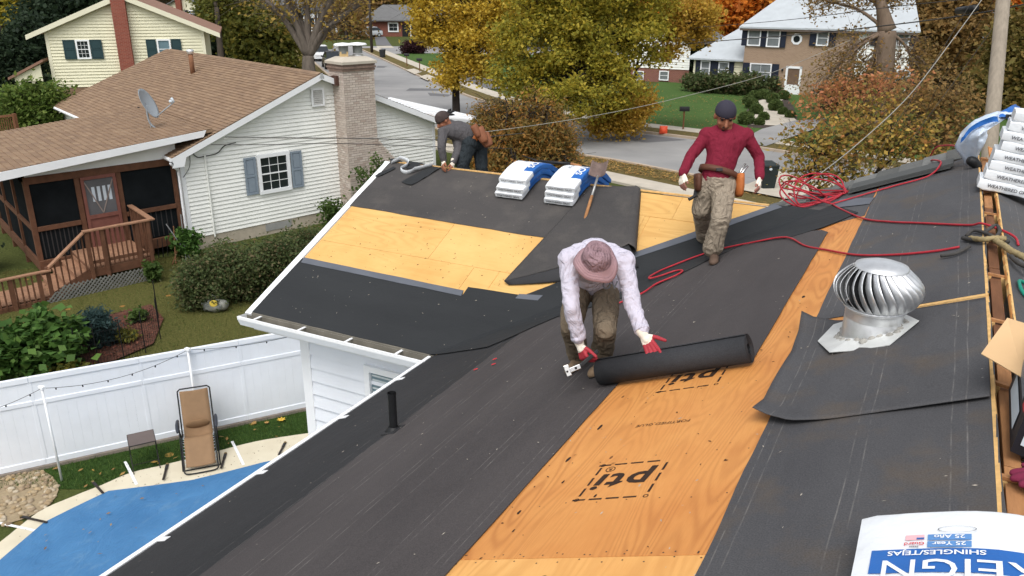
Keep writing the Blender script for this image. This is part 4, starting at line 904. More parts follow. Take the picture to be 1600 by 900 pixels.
# rope knotted over the ridge
M_ROPE = mat('tan_rope', (150, 134, 98), .9, .25, 30, .8, 90); M_ROPED = mat('dark_cord', (66, 64, 62), .8, .2, 20, .4)
ro = thing('safety_rope', 'knotted tan and grey rope tied across the ridge slot', 'rope', FR @ Vector((0, -6, 0)))
def rp(px, py, h=.03): return onplane(px, py, (XR+.05, 6, ZR+h), (0, 0, 1)) if px > 1535 else onplane(px, py, mp(0, 0, h), nM)
b = MB(); b.tube(curve([rp(1510, 368), rp(1522, 360), rp(1545, 366), rp(1560, 375)], 5), .012, 7); b.tube(curve([rp(1505, 372), rp(1525, 375), rp(1548, 372), rp(1565, 374), rp(1575, 378)], 5), .016, 7)
b.tube(curve([rp(1540, 362), rp(1556, 352), rp(1562, 362), rp(1552, 374)], 5), .013, 7); b.build('grey_strand', M_ROPED, ro, smooth=True)
b = MB(); b.tube(curve([rp(1515, 372), rp(1535, 374, .045), rp(1555, 372, .05), rp(1570, 373, .045)], 5), [.016, .02]*8, 8)
b.tube(curve([rp(1550, 372, .04), rp(1566, 382, .04), rp(1580, 392, .04), rp(1600, 402, .04), rp(1625, 418, .02)], 6), [.018, .023]*12+[.02], 8); b.build('tan_rope', M_ROPE, ro, smooth=True)
b = MB(); b.tube(curve([rp(1515, 385), rp(1505, 391), rp(1490, 397), rp(1470, 400)], 4), .012, 6); b.build('dark_cord', M_ROPED, ro, smooth=True); b = MB(); b.tube(curve([rp(1580, 400), rp(1590, 410), rp(1610, 420)], 4), .014, 6); b.build('dark_cord', M_ROPED, ro, smooth=True)
# nail carton with an open flap
bx_ = thing('nail_carton', 'black printed nail carton with an open tan cardboard flap beside the ridge', 'box', FR @ Vector((-.2, -3.3, 0)))
M_CARD = mat('tan_cardboard', (206, 172, 130), .85, .05, 3, .1); M_CBLK = mat('carton_black', (34, 34, 40), .45, .1)
k0 = Vector((XR+.050, 3.66, ZR+.012)); k1 = Vector((XR+.035, 3.10, ZR+.012)); X_ = Vector((.93, .1, -.30)).normalized(); U_ = Vector((.12, .02, 1)).normalized()
b = MB(); H_ = .26
cor = [k0, k1, k1+X_*.4, k0+X_*.4]; b.add([*cor, *[c+U_*H_ for c in cor]], [(0, 1, 5, 4), (1, 2, 6, 5), (2, 3, 7, 6), (3, 0, 4, 7), (3, 2, 1, 0)]); b.build('carton', M_CBLK, bx_, solid=.005)
fd = [at(1574, 497, depth(k0)+.10), at(1533, 553, depth(k0)-.06), at(1600, 592, depth(k0)-.22), at(1648, 520, depth(k0)-.1)]
b = MB(); b.quad(*fd); b.build('flap', M_CARD, bx_, solid=.004)
def face(a, u0, u1, v0, v1, o, m, nm='label_print'):
    e = (k1-k0); n_ = e.cross(U_).normalized(); n_ = n_ if n_.dot(CAMP-k0) > 0 else -n_
    P = lambda u, v: k0+e*u+U_*(H_*v)+n_*o; b = MB(); b.quad(P(u0, v0), P(u1, v0), P(u1, v1), P(u0, v1)); b.build(nm, m, bx_, recalc=False)
M_LW = mat('label_white', (196, 206, 214), .5, .1); M_LC = mat('label_cyan', (70, 160, 196), .5, .1)
face(0, .15, .8, .12, .42, .005, M_LW); face(0, .2, .75, .55, .72, .005, mat('label_grey', (120, 124, 130), .5, .1)); face(0, .82, .95, .55, .9, .005, M_TXTR)
e2 = X_; n2 = (k1-k0).normalized()
def face2(u0, u1, v0, v1, m):
    P = lambda u, v: k1+X_*(.4*u)+U_*(H_*v)+n2*.006; b = MB(); b.quad(P(u0, v0), P(u1, v0), P(u1, v1), P(u0, v1)); b.build('label_print', m, bx_, recalc=False)
face2(.05, .6, .15, .5, M_LW); face2(.05, .6, .5, .62, M_LC); face2(.05, .3, .75, .95, M_TXTR)
# torn scraps on the wing ridge end
sc = thing('torn_felt_scrap', 'torn white paper strip and black felt offcuts on the wing ridge end', 'scrap', wp(-6.1, 0))
b = MB(); pp = curve([wp(-6.33, -.03, .02), wp(-6.2, .03, .07), wp(-6.05, -.02, .05), wp(-6.12, -.13, .02), wp(-5.98, -.2, .03), wp(-5.86, -.12, .05), wp(-5.7, .02, .03)], 6)
b.grid(lambda u, v: (lambda p: p+Vector((.02, -.02, .035))*(v-.5)*2+Vector((0, 0, 1))*mnoise.noise(p*20)*.012)(ipt(pp, u)), 40, 2); b.build('white_paper', M_BAGW, sc, smooth=True, solid=.002)
for pts in ([(-6.42, .06), (-6.34, -.03), (-6.18, .02), (-6.3, .1)], [(-6.25, -.1), (-6.2, -.12), (-6.35, -.34), (-6.4, -.33)], [(-5.72, .02), (-5.57, .0), (-5.78, -.42), (-5.95, -.38)], [(-6.1, .06), (-5.75, .03), (-5.85, -.07), (-6.05, -.1)]):
    b = MB(); pl = outline(pts, .06, .012, pts[0][0]); b.add([(x, y, .016+.02*abs(mnoise.noise(Vector((x*6, y*6, 1))))) for x, y in pl], [tuple(range(len(pl)))]); b.build('felt_offcut', M_ICE, sc, FW, solid=.003)
# ------------------------------------------------------------------ people
def cap(b, a, c, ra, rc=None):
    rc = ra if rc is None else rc; a, c = Vector(a), Vector(c); d = (c-a)
    d = d.normalized() if d.length > 1e-5 else Vector((0, 0, 1)); pts, rs = [], []
    for q in (-.97, -.8, -.5, 0): pts.append(a+d*ra*q); rs.append(ra*math.sqrt(max(0, 1-q*q)))
    for q in (0, .5, .8, .97): pts.append(c+d*rc*q); rs.append(rc*math.sqrt(max(0, 1-q*q)))
    b.tube(pts, rs, 14)
def ell(b, c, X, Y, Z, n=14):
    c = Vector(c); vs = [c-Z]; fs = []
    for i in range(1, n):
        th = math.pi*i/n-math.pi/2
        for k in range(2*n): a = math.pi*k/n; vs.append(c+X*(math.cos(th)*math.cos(a))+Y*(math.cos(th)*math.sin(a))+Z*math.sin(th))
    vs.append(c+Z); m = 2*n
    for k in range(m): fs.append((0, 1+(k+1) % m, 1+k)); fs.append((len(vs)-1, 1+(n-2)*m+k, 1+(n-2)*m+(k+1) % m))
    for i in range(n-2):
        for k in range(m): fs.append((1+i*m+k, 1+i*m+(k+1) % m, 1+(i+1)*m+(k+1) % m, 1+(i+1)*m+k))
    b.add(vs, fs)
def remesh(name, b, voxel, mats, parent, smooth=6, wr=0., ws=9., stretch=None, sel=None, label=None):
    o = b.build('tmp', M_BLACK); COL.objects.unlink(o); TMP.collection.objects.link(o); md = o.modifiers.new('r', 'REMESH'); md.mode = 'VOXEL'; md.voxel_size = voxel; md.use_smooth_shade = True
    if smooth: s2 = o.modifiers.new('s', 'SMOOTH'); s2.factor = .5; s2.iterations = smooth
    dg = tmpdg(); me = bpy.data.meshes.new_from_object(o.evaluated_get(dg)); bpy.data.objects.remove(o)
    me.materials.clear(); ms = mats if isinstance(mats, (list, tuple)) else [mats]
    for m in ms: me.materials.append(m)
    if wr:
        st = Vector(stretch or (1, 1, 1))
        nrms = [v.normal.copy() for v in me.vertices]; cos = [v.co.copy() for v in me.vertices]
        for i_, (co, nr) in enumerate(zip(cos, nrms)):
            q = Vector((co.x*st.x, co.y*st.y, co.z*st.z)); e = mnoise.noise(q*ws)*.6+(1-2*abs(mnoise.noise(q*ws*1.9+Vector((5, 1, 2)))))*.45
            cos[i_] = co+nr*e*wr
        me.vertices.foreach_set('co', [c for p in cos for c in p]); me.update()
    if sel:
        for p in me.polygons: p.material_index = sel(p.center)
    for p in me.polygons: p.use_smooth = True
    me.name = name; o = link(name, me, parent)
    if label: o['label'] = label
    return o
def hand(b, wrist, x, nrm, side, curl=(.25, .35, .3), spread=.12, sc=1., r=.0105, thumb=(.6, .75, .1)):
    wrist = Vector(wrist); x = Vector(x).normalized(); n = (Vector(nrm)-x*Vector(nrm).dot(x)).normalized(); t = x.cross(n)*side
    cap(b, wrist-x*.01, wrist+x*.03*sc, .024*sc, .026*sc)
    for i in range(4):
        off = .031-.0205*i; k = wrist+(x*(.088-.004*abs(i-1.2))+t*off)*sc; cap(b, wrist+(x*.015+t*off*.55)*sc, k, .014*sc, .0125*sc)
        L = [.074, .084, .078, .062][i]*sc; d = (x+t*spread*(1.2-i*.85)).normalized(); p = k; ax = d
        for seg, (fr, cu) in enumerate(zip((.45, .31, .24), curl)):
            ax = (ax*math.cos(cu)+n*math.sin(cu)*(1 if ax.dot(n) < .98 else 0)).normalized() if seg == 0 else (ax+n*math.tan(min(cu, 1.2))*.9).normalized()
            q = p+ax*L*fr; cap(b, p, q, r*sc*(1-.06*seg), r*sc*(.95-.08*seg)); p = q
    t0 = wrist+(x*.022+t*.024)*sc; d1 = (x*thumb[0]+t*thumb[1]+n*thumb[2]).normalized(); t1 = t0+d1*.045*sc; d2 = (d1+x*.35).normalized()
    cap(b, t0, t1, .015*sc, .0125*sc); cap(b, t1, t1+d2*.032*sc, .0125*sc, .0115*sc); cap(b, t1+d2*.032*sc, t1+d2*.058*sc, .0112*sc, .0095*sc)
M_SKIN = mat('tan_skin', (150, 98, 74), .55, .08, 6, .1, 60); M_SKIN2 = mat('warm_skin', (168, 108, 84), .55, .08, 6, .1)
M_GLW = mat('glove_knit', (226, 218, 204), .9, .08, 12, .4, 200); M_GLR = mat('glove_red_rubber', (158, 48, 58), .6, .15, 12, .25)
M_HAIR = mat('black_hair', (28, 24, 24), .7, .2, 20, .4)
def head(t, c, fwd, up, skin, sc=1., voxel=.006, extra=None):
    fwd = Vector(fwd).normalized(); up = (Vector(up)-fwd*Vector(up).dot(fwd)).normalized(); rt = fwd.cross(up); c = Vector(c); b = MB(); S = sc
    ell(b, c+up*.025*S-fwd*.012*S, rt*.074*S, fwd*.092*S, up*.092*S); ell(b, c-up*.035*S+fwd*.022*S, rt*.060*S, fwd*.068*S, up*.082*S)
    ell(b, c-up*.098*S+fwd*.052*S, rt*.03*S, fwd*.026*S, up*.022*S)                     # chin
    cap(b, c+fwd*.084*S+up*.012*S, c+fwd*.108*S-up*.032*S, .009*S, .015*S)              # nose
    for q in (-1, 1):
        cap(b, c+fwd*.080*S+rt*.02*q*S+up*.026*S, c+fwd*.066*S+rt*.048*q*S+up*.022*S, .012*S, .010*S)   # brow
        ell(b, c+rt*.078*q*S-fwd*.005*S-up*.008*S, rt*.012*S, fwd*.022*S, up*.032*S)     # ear
        ell(b, c+fwd*.058*S+rt*.04*q*S-up*.03*S, rt*.022*S, fwd*.022*S, up*.022*S)       # cheek
    cap(b, c+fwd*.086*S-up*.060*S-rt*.016*S, c+fwd*.086*S-up*.060*S+rt*.016*S, .009*S)   # lips
    return b, rt, fwd, up
def eyes(t, c, rt, fwd, up, S=1.):
    for q in (-1, 1):
        b = MB(); ell(b, c+fwd*.074*S+rt*.032*q*S+up*.006*S, rt*.013*S, fwd*.009*S, up*.007*S, 6); b.build('eye', M_HAIR, t, smooth=True)
        b = MB(); cap(b, c+fwd*.088*S+rt*.018*q*S+up*.024*S, c+fwd*.074*S+rt*.05*q*S+up*.022*S, .0045*S); b.build('eyebrow', M_HAIR, t, smooth=True)
    b = MB(); cap(b, c+fwd*.093*S-up*.062*S-rt*.018*S, c+fwd*.093*S-up*.062*S+rt*.018*S, .0035*S); b.build('mouth', mat('lip', (112, 62, 54), .6), t, smooth=True)

def boot(t, ankle, toe_dir, nrm, m, L=.27, nm='boot'):
    b = MB(); a = Vector(ankle); d = Vector(toe_dir).normalized(); n = Vector(nrm); d = (d-n*d.dot(n)).normalized(); r = d.cross(n); g = a-n*.055
    ell(b, g+d*.03, r*.043, d*.10, n*.05); ell(b, g+d*.13-n*.008, r*.047, d*.085, n*.038); cap(b, a-n*.03, a+n*.06, .046, .048); b2 = b
    o = remesh(nm, b2, .007, m, t, 4)
    s = MB(); pts = []
    for k in range(20):
        an = 2*math.pi*k/20; pts.append(g-n*.04+d*(.065+.15*math.cos(an))+r*(.046*math.sin(an)*(1.05+.1*math.cos(an))))
    s.add(pts+[p+n*.018 for p in pts], [tuple(range(20))[::-1], tuple(range(20, 40))]+[(i, (i+1) % 20, 20+(i+1) % 20, 20+i) for i in range(20)]); s.build('sole', M_BLACK, o)
    return o
# --- man in white shirt bending over the roll
d = depth(mp(2.4, 4.65)); pw_ = thing('person', 'person in white shirt and dusty pink bucket hat bending over the felt roll', 'person', mp(2.42, 4.8))
A = lambda x, y, o: at(x, y, d+o)
J = dict(pel=A(925, 438, .08), chest=A(929, 404, -.22), neck=A(931, 396, -.40), head=A(931, 410, -.52), hL=A(906, 446, .07), hR=A(946, 446, .07), kL=A(892, 506, -.20), aL=mp(2.62, 4.92)+Vector((0, 0, .10)), kR=A(946, 514, -.28), aR=mp(2.36, 4.77)+Vector((0, 0, .10)),
         sL=A(889, 406, -.33), eL=A(893, 480, -.42), wL=A(906, 538, -.32), sR=A(974, 408, -.33), eR=A(990, 480, -.42), wR=A(1006, 524, -.52))
def torso(b, J, g, up=1.):
    cap(b, J['pel'], (J['pel']+J['chest'])/2, .125+g, .13+g); cap(b, (J['pel']+J['chest'])/2, J['chest'], .13+g, .125+g)
    cap(b, J['hL'], J['hR'], .095+g); cap(b, J['sL'], J['sR'], .062+g); cap(b, J['chest'], J['sL'], .11+g, .062+g); cap(b, J['chest'], J['sR'], .11+g, .062+g)
    for q in ('sL', 'sR'): cap(b, (J['chest']+J[q])/2, (J['pel']+J['chest'])/2, .095+g, .10+g)
def legs(b, J, g, cuff=0.):
    for h, k, a in (('hL', 'kL', 'aL'), ('hR', 'kR', 'aR')):
        cap(b, J[h], J[k], .082+g, .058+g); cap(b, J[k], J[k]+(J[a]-J[k])*.45, .056+g, .054+g); cap(b, J[k]+(J[a]-J[k])*.45, J[a], .054+g, .040+g+cuff)
def arms(b, J, g, end=1., cuff=0.):
    for s, e, w_ in (('sL', 'eL', 'wL'), ('sR', 'eR', 'wR')):
        cap(b, J[s], J[e], .056+g, .045+g); cap(b, J[e], J[e]+(J[w_]-J[e])*end, .043+g, .030+g+cuff)
M_TROU = cloth('dusty_khaki_trousers', (118, 106, 90), .8, 8, .15)
M_WSHIRT = cloth('white_lilac_shirt', (196, 192, 206), .75, 7, .04)
b, rt, fw, up = head(pw_, J['head'], (-_fh*.80-_up*.6)+_rt*.1, -_fh*.6+_up*.80, M_SKIN)
torso(b, J, -.012); legs(b, J, -.014); arms(b, J, -.008); cap(b, J['neck']+(J['chest']-J['neck'])*.3, J['head'], .055, .05); remesh('body', b, .009, M_SKIN2, pw_, 4)
b = MB(); torso(b, J, .012); arms(b, J, .006, .80, .010); cap(b, J['chest'], J['neck'], .1, .065)
hem = (J['pel']*1.02+J['chest']*-.02); cap(b, J['hL']+CU*.03-CF*.03, J['hR']+CU*.03-CF*.03, .115)
remesh('shirt', b, .008, M_WSHIRT, pw_, 3, .013, 9)
b = MB(); legs(b, J, .016, .02); cap(b, J['hL'], J['hR'], .108); cap(b, J['pel'], J['pel']+CU*.02, .12); remesh('trousers', b, .008, M_TROU, pw_, 3, .013, 10)
for q, k in (('wL', 'eL'), ('wR', 'eR')):
    b = MB(); dd = (J[q]-J[k]); p0 = J[k]+dd*.74; p1 = J[k]+dd*.84; b.tube([p0, p0+(p1-p0)*.5, p1], [.043, .047, .049], 16, cap=False); b.build('cuff', M_WSHIRT, pw_, smooth=True, solid=.004)
text_on('chest_print', 'OV', .07, lambda x, y: A(953, 446, -.475)+CR*x+CU*y, M_TXT, pw_, True)
# bucket hat
hu = up; c0_ = J['head']+up*.035; b = MB(); N = 40
prof = [(.001, .092), (.040, .091), (.066, .086), (.080, .074), (.086, .04), (.090, .008), (.093, .0), (.108, -.012), (.124, -.028), (.136, -.042)]
vs, fs = [], []
for i, (r, z) in enumerate(prof):
    for k in range(N):
        a = 2*math.pi*k/N; wv = 1+.05*math.sin(a*3+1)*(1 if r > .095 else .25); zz = z+(.018*math.sin(a*2+.6)+.01*math.sin(a*5) if r > .1 else .004*math.sin(a*4))
        vs.append(c0_+(rt*math.cos(a)+fw*math.sin(a)*1.08)*r*wv+up*zz)
for i in range(len(prof)-1):
    for k in range(N): fs.append((i*N+k, i*N+(k+1) % N, (i+1)*N+(k+1) % N, (i+1)*N+k))
M_HAT = cloth('dusty_pink_cotton', (146, 120, 126), .8, 14, .12)
M_HATB = mat('pink_hat_brim', (166, 134, 138), .9, .08, 9, .35, 60)
b.add(vs, fs); b.mi = [0 if i < 6 else 1 for i in range(len(prof)-1) for k in range(N)]; b.build('bucket_hat', [M_HAT, M_HATB], pw_, smooth=True, solid=.004)
b = MB()
for r, z in ((.106, -.011), (.116, -.020), (.127, -.031)):
    pts = [c0_+(rt*math.cos(a)+fw*math.sin(a)*1.08)*r*(1+.05*math.sin(a*3+1))+up*(z+.003+.018*math.sin(a*2+.6)+.01*math.sin(a*5)) for a in np.linspace(0, 6.2832, 41)]; b.tube(pts, .0014, 4, cap=False)
b.build('hat_stitching', M_HAT, pw_)
# gloves: right one open above the roll, left one round the tool
def glove(t, b, wrist, red=.062, lab=None):
    w0 = Vector(wrist); return remesh('glove', b, .0045, [M_GLW, M_GLR], t, 2, 0, sel=lambda c: 1 if (c-w0).length > red else 0)
b = MB(); xw = (CR*.42-CU*.80-CF*.30); cap(b, J['wR']-xw.normalized()*.035, J['wR'], .036, .030); hand(b, J['wR'], xw, -CF*.6-CU*.2+CR*-.1, -1, (.35, .3, .2), .16, 1.05, .0115, (.6, .8, .1)); glove(pw_, b, J['wR'], .06)
b = MB(); xl = (CR*.25-CU*.85-CF*.2); cap(b, J['wL']-xl.normalized()*.035, J['wL'], .036, .03); hand(b, J['wL'], xl, CR*.8+CF*.4, 1, (.9, .9, .7), .04, 1.05, .0115, (.7, .5, .4)); glove(pw_, b, J['wL'], .055)
boot(pw_, J['aR'], -_fh*.8-_rt*.55, nM, mat('worn_tan_boot', (128, 108, 86), .8, .2, 9, .3)); boot(pw_, J['aL'], -_fh*.8-_rt*.5, nM, mat('worn_tan_boot', (128, 108, 86)))
# hammer tacker in the left hand
hmr = thing('hammer_tacker', 'steel hammer tacker with black grip held in the white shirted person\'s left glove', 'stapler', A(905, 572, -.38))
p0, p1, p2 = A(934, 548, -.36), A(906, 572, -.40), A(886, 580, -.42)
b = MB(); b.beam(p0, p1, .026, .030, -CF); b.build('grip', M_BLACK, hmr, bevel=.005)
M_CHR = mat('bright_steel', (214, 214, 212), .25, .1, 9, .1, metal=.85)
b = MB(); b.beam(p1, p2, .030, .034, -CF); b.build('head', M_CHR, hmr, bevel=.003)
e = (p2-p1).normalized(); pe = CF.cross(e).normalized()
b = MB(); b.beam(p2-pe*.032-e*.004, p2+pe*.040-e*.004, .034, .045, -CF); b.build('striker', M_CHR, hmr, bevel=.004)
b = MB(); b.tube([p1+e*.03-CF*.020, p1+e*.03+CF*.020], .009, 10); b.tube([p2-CF*.026, p2+CF*.024], .007, 10); b.build('rivet', M_DARKM, hmr)

# --- man in red shirt walking down the valley
dR = depth(mp(2.28, 7.32)); pr = thing('person', 'person in dark red shirt and dark cap walking along the valley', 'person', mp(2.35, 7.5))
A = lambda x, y, o: at(x, y, dR+o)
J = dict(pel=A(1119, 280, .0), chest=A(1134, 226, .0), neck=A(1136, 196, -.02), head=A(1133, 181, -.08), hL=A(1107, 288, .03), hR=A(1131, 288, 0), kL=A(1096, 328, .12), aL=mp(2.52, 7.98)+Vector((0, 0, .11)), kR=A(1126, 344, -.12), aR=mp(2.28, 7.38)+Vector((0, 0, .10)),
         sL=A(1105, 211, .02), eL=A(1080, 243, .02), wL=A(1067, 270, -.08), sR=A(1165, 212, .0), eR=A(1186, 246, .05), wR=A(1187, 276, -.08))
M_RSH = cloth('dark_red_shirt', (118, 34, 52), .55, 6, .08); M_KHA = cloth('stone_work_trousers', (150, 138, 122), .9, 8, .12)
HS = 1.16; b, rt, fw, up = head(pr, J['head'], -_fh*.90-_up*.42-_rt*.06, -_fh*.42+_up*.90, M_SKIN, HS)
torso(b, J, -.016); legs(b, J, -.016); arms(b, J, -.010); cap(b, J['neck']-CU*.05, J['head']-CU*.04, .058, .052); remesh('body', b, .008, M_SKIN, pr, 3)
eyes(pr, J['head'], rt, fw, up, HS)
b = MB(); ell(b, J['head']-up*.112+fw*.078, rt*.030, fw*.022, up*.024, 8); cap(b, J['head']+fw*.109-up*.056-rt*.025, J['head']+fw*.109-up*.056+rt*.025, .006); remesh('goatee', b, .004, M_HAIR, pr, 1)
b = MB(); torso(b, J, .014); arms(b, J, .008, 1., .006); cap(b, J['neck']-CU*.01, J['sL'], .055, .06); cap(b, J['neck']-CU*.01, J['sR'], .055, .06); cap(b, J['chest']+CU*.05, J['neck']-CU*.02, .10, .062); cap(b, J['pel']+CU*.05, J['pel']+CU*.01, .128, .130); remesh('shirt', b, .008, M_RSH, pr, 4, .009, 9)
b = MB(); legs(b, dict(J, aL=J['aL']+CU*.05, aR=J['aR']+CU*.05), .030, .024); cap(b, J['hL'], J['hR'], .112); cap(b, J['pel']-CU*.01, J['pel']-CU*.06, .136, .13); remesh('trousers', b, .008, M_KHA, pr, 3, .014, 10)
b = MB(); 
for k in range(14):
    th = .5*math.pi*k/13
b.add([J['head']+up*.038+(rt*math.cos(a)*.096+fw*(math.sin(a)*.117-.014))*math.cos(th)+up*(.104*math.sin(th)) for th in np.linspace(-.08, 1.55, 12) for a in np.linspace(0, 6.2832, 33)[:-1]], [(i*32+k, i*32+(k+1) % 32, (i+1)*32+(k+1) % 32, (i+1)*32+k) for i in range(11) for k in range(32)])
b.build('cap', mat('navy_cap', (52, 50, 62), .85, .1, 9, .3, 60), pr, smooth=True, solid=.006)
b = MB(); cb = J['head']-fw*.11+up*.035+rt*.0; b.grid(lambda u, v: cb+rt*((u-.5)*.13)-fw*(v*.06*(1-(2*u-1)**2*.5))-up*(.02*v), 8, 4); b.build('cap_bill', mat('grey_bill', (120, 118, 122), .8), pr, smooth=True, solid=.004)
def belt(t, c, ax, rad, m, w_=.045):
    ax = Vector(ax).normalized(); x = CR; x = (x-ax*x.dot(ax)).normalized(); y = ax.cross(x); b = MB(); N = 40
    b.add([c+x*math.cos(a)*rad[0]+y*math.sin(a)*rad[1]+ax*z for z in (-w_/2, w_/2) for a in np.linspace(0, 6.2832, N+1)[:-1]], [(k, (k+1) % N, N+(k+1) % N, N+k) for k in range(N)]); return b.build('belt', m, t, smooth=True, solid=.008), x, y
M_LEA = mat('brown_leather', (88, 56, 42), .6, .2, 9, .3); M_LEAO = mat('tan_leather', (176, 102, 52), .65, .15, 9, .3)
def pouch(t, p, dn, out, side, w_, h_, dpt, m, nm='tool_pouch'):
    dn, out, side = (Vector(q).normalized() for q in (dn, out, side)); b = MB(); N = 20; rings = []
    for z, k in ((0, 1.0), (.25, 1.02), (.6, .98), (.9, .8), (1, .55)):
        rings.append([p+dn*h_*z+side*(math.cos(a)*w_/2*k)+out*(dpt*.5+math.sin(a)*dpt*.5*k) for a in np.linspace(0, 6.2832, N+1)[:-1]])
    vs = [q for r in rings for q in r]; b.add(vs, [(i*N+k, i*N+(k+1) % N, (i+1)*N+(k+1) % N, (i+1)*N+k) for i in range(4) for k in range(N)]+[tuple(range(4*N, 5*N))]); return b.build(nm, m, t, smooth=True, solid=.005)
bc = (J['pel']*.8+J['chest']*.2); bax = J['chest']-J['pel']
bo, bxx, byy = belt(pr, bc, bax, (.180, .160), M_LEA, .055)
b = MB(); b.beam(bc-CF*.155-CR*.06, bc-CF*.158+CR*.0, .03, .04, -CF); b.build('buckle', M_DARKM, bo, bevel=.004)
pouch(pr, bc+CR*.15-CU*.02, -CU, CR*.9-CF*.3, CF, .17, .21, .09, M_LEAO); pouch(pr, bc-CR*.16-CU*.02, -CU, -CR*.9-CF*.2, CF, .16, .16, .07, M_LEA)
b = MB(); q = bc-CR*.19-CU*.16; b.beam(q+CU*.1, q-CU*.06-CR*.03, .03, .02, -CF); b.tube([q-CU*.06-CR*.02, q-CU*.10-CR*.09], .016, 8); b.build('hammer', M_BLACK, pr, bevel=.003)
b = MB(); q = bc+CR*.18; b.tube([q-CU*.06, q+CR*.10+CU*.06], .012, 8); b.tube([q-CU*.06+CF*.04, q+CR*.09+CU*.09+CF*.04], .010, 8); b.build('metal_tool', M_CHR, pr, smooth=True)
for k, s_n in (('wL', 1), ('wR', -1)):
    b = MB(); e = {'wL': 'eL', 'wR': 'eR'}[k]; x = (J[k]-J[e]).normalized()*.5-CU*.8; cap(b, J[k]-x.normalized()*.02, J[k], .031, .030)
    hand(b, J[k], x, (CR if k == 'wL' else -CR)*.8+CF*.3, s_n, (.35, .45, .35), .06, 1.02, .0115, (.75, .4, .3)); remesh('glove', b, .005, [M_GLW, mat('glove_dirty_tip', (150, 104, 92), .8, .2)], pr, 2, sel=lambda c, w0=J[k]: 1 if (c-w0).length > .115 else 0)
M_BT = mat('brown_boot', (92, 74, 62), .75, .2, 9, .3)
boot(pr, J['aR'], -_fh*.9-_rt*.25, nM, M_BT); boot(pr, J['aL'], -_fh*.9-_rt*.1, nM, M_BT)
# trouser patch pockets
b = MB(); q = (J['hR']+J['kR'])/2-CF*.10-CU*.05; b.grid(lambda u, v: q+CR*(u-.5)*.14+CU*(v-.5)*.17+CF*.05*(2*u-1)**2-CF*mnoise.noise(Vector((u*3, v*3, 2)))*.012, 8, 8); b.build('pocket', M_KHA, pr, smooth=True, solid=.01)

# --- man in grey shirt kneeling over the far side of the wing ridge
dG = 10.4; pg = thing('person', 'person in grey shirt and dark cap bending over the far ridge by the chimney', 'person', (-5.3, 9.5, 4.7))
A = lambda x, y, o: at(x, y, dG+o)
nB = FB.to_3x3() @ Vector((0, 0, 1))
J = dict(pel=A(743, 219, .06), chest=A(716, 204, .0), neck=A(704, 194, -.05), head=A(692, 188, -.12), hL=A(735, 224, -.02), hR=A(750, 222, .12), kL=A(722, 258, .0), aL=A(738, 296, .25), kR=A(752, 262, .15), aR=A(762, 300, .45),
         sL=A(692, 206, -.14), eL=A(690, 230, -.22), wL=A(693, 251, -.16), sR=A(711, 204, .06), eR=A(716, 232, -.02), wR=A(708, 254, -.10))
M_GSH = cloth('charcoal_shirt', (86, 84, 86), .6, 7, .1); M_GTR = cloth('dark_teal_trousers', (46, 52, 56), .7, 8, .15)
b, rt, fw, up = head(pg, J['head'], -_rt*.75-_fh*.45-_up*.55, -_rt*.35-_fh*.1+_up*.9, M_SKIN, .95)
torso(b, J, -.02); legs(b, J, -.016); arms(b, J, -.010); cap(b, J['neck']+(J['chest']-J['neck'])*.3, J['head']-up*.02, .055, .052); remesh('body', b, .010, M_SKIN, pg, 3); eyes(pg, J['head'], rt, fw, up, .95)
b = MB(); torso(b, J, .004); arms(b, J, .008, .96, .004); cap(b, J['chest'], J['neck'], .10, .064); remesh('shirt', b, .010, M_GSH, pg, 5, .010, 6.5)
b = MB(); legs(b, J, .02, .02); cap(b, J['hL'], J['hR'], .11); remesh('trousers', b, .010, M_GTR, pg, 5, .012, 7)
b = MB(); b.add([J['head']+up*.028+(rt*math.cos(a)*.081+fw*(math.sin(a)*.099-.012))*math.cos(th)+up*(.088*math.sin(th)) for th in np.linspace(-.25, 1.55, 12) for a in np.linspace(0, 6.2832, 33)[:-1]], [(i*32+k, i*32+(k+1) % 32, (i+1)*32+(k+1) % 32, (i+1)*32+k) for i in range(11) for k in range(32)]); b.build('cap', mat('dark_patterned_cap', (66, 56, 54), .85, .35, 24, .3, 60), pg, smooth=True, solid=.006)
b = MB(); q = J['head']-fw*.10+up*.03
for dv in ((1, .5), (.9, -.2), (.5, .9)): b.tube([q, q+CR*.05*dv[0]+CU*.05*dv[1], q+CR*.10*dv[0]+CU*.07*dv[1]], [.02, .018, .006], 7)
b.build('cap_knot', M_BLACK, pg, smooth=True)
bo, _, _ = belt(pg, J['pel']+(J['chest']-J['pel'])*.12, J['chest']-J['pel'], (.16, .16), M_LEAO, .07)
for (x, y, o, w_, h_) in ((753, 213, -.12, .13, .20), (761, 222, -.05, .14, .18), (746, 209, -.15, .09, .16)): pouch(pg, A(x-6, y-12, o), -CU*.8+CR*.4, -CF, CR*.8+CU*.4, w_, h_, .08, mat('orange_leather', (124, 78, 54), .65, .2, 9, .3))
for k, s_n in (('wL', 1), ('wR', -1)):
    b = MB(); x = -CU*.85-CR*.1-CF*.3; cap(b, J[k]+CU*.03, J[k], .034, .030); hand(b, J[k], x, (CR if k == 'wL' else -CR)*.7+CF*.3, s_n, (.4, .5, .4), .05, .95, .011, (.7, .5, .3)); remesh('glove', b, .006, [M_GLW, M_SKIN], pg, 2, sel=lambda c, w0=J[k]: 1 if (c-w0).length > .07 else 0)
boot(pg, J['aL'], _rt*-.5+_fh*-.3, nB, M_BT); boot(pg, J['aR'], _rt*-.5+_fh*-.3, nB, M_BT)
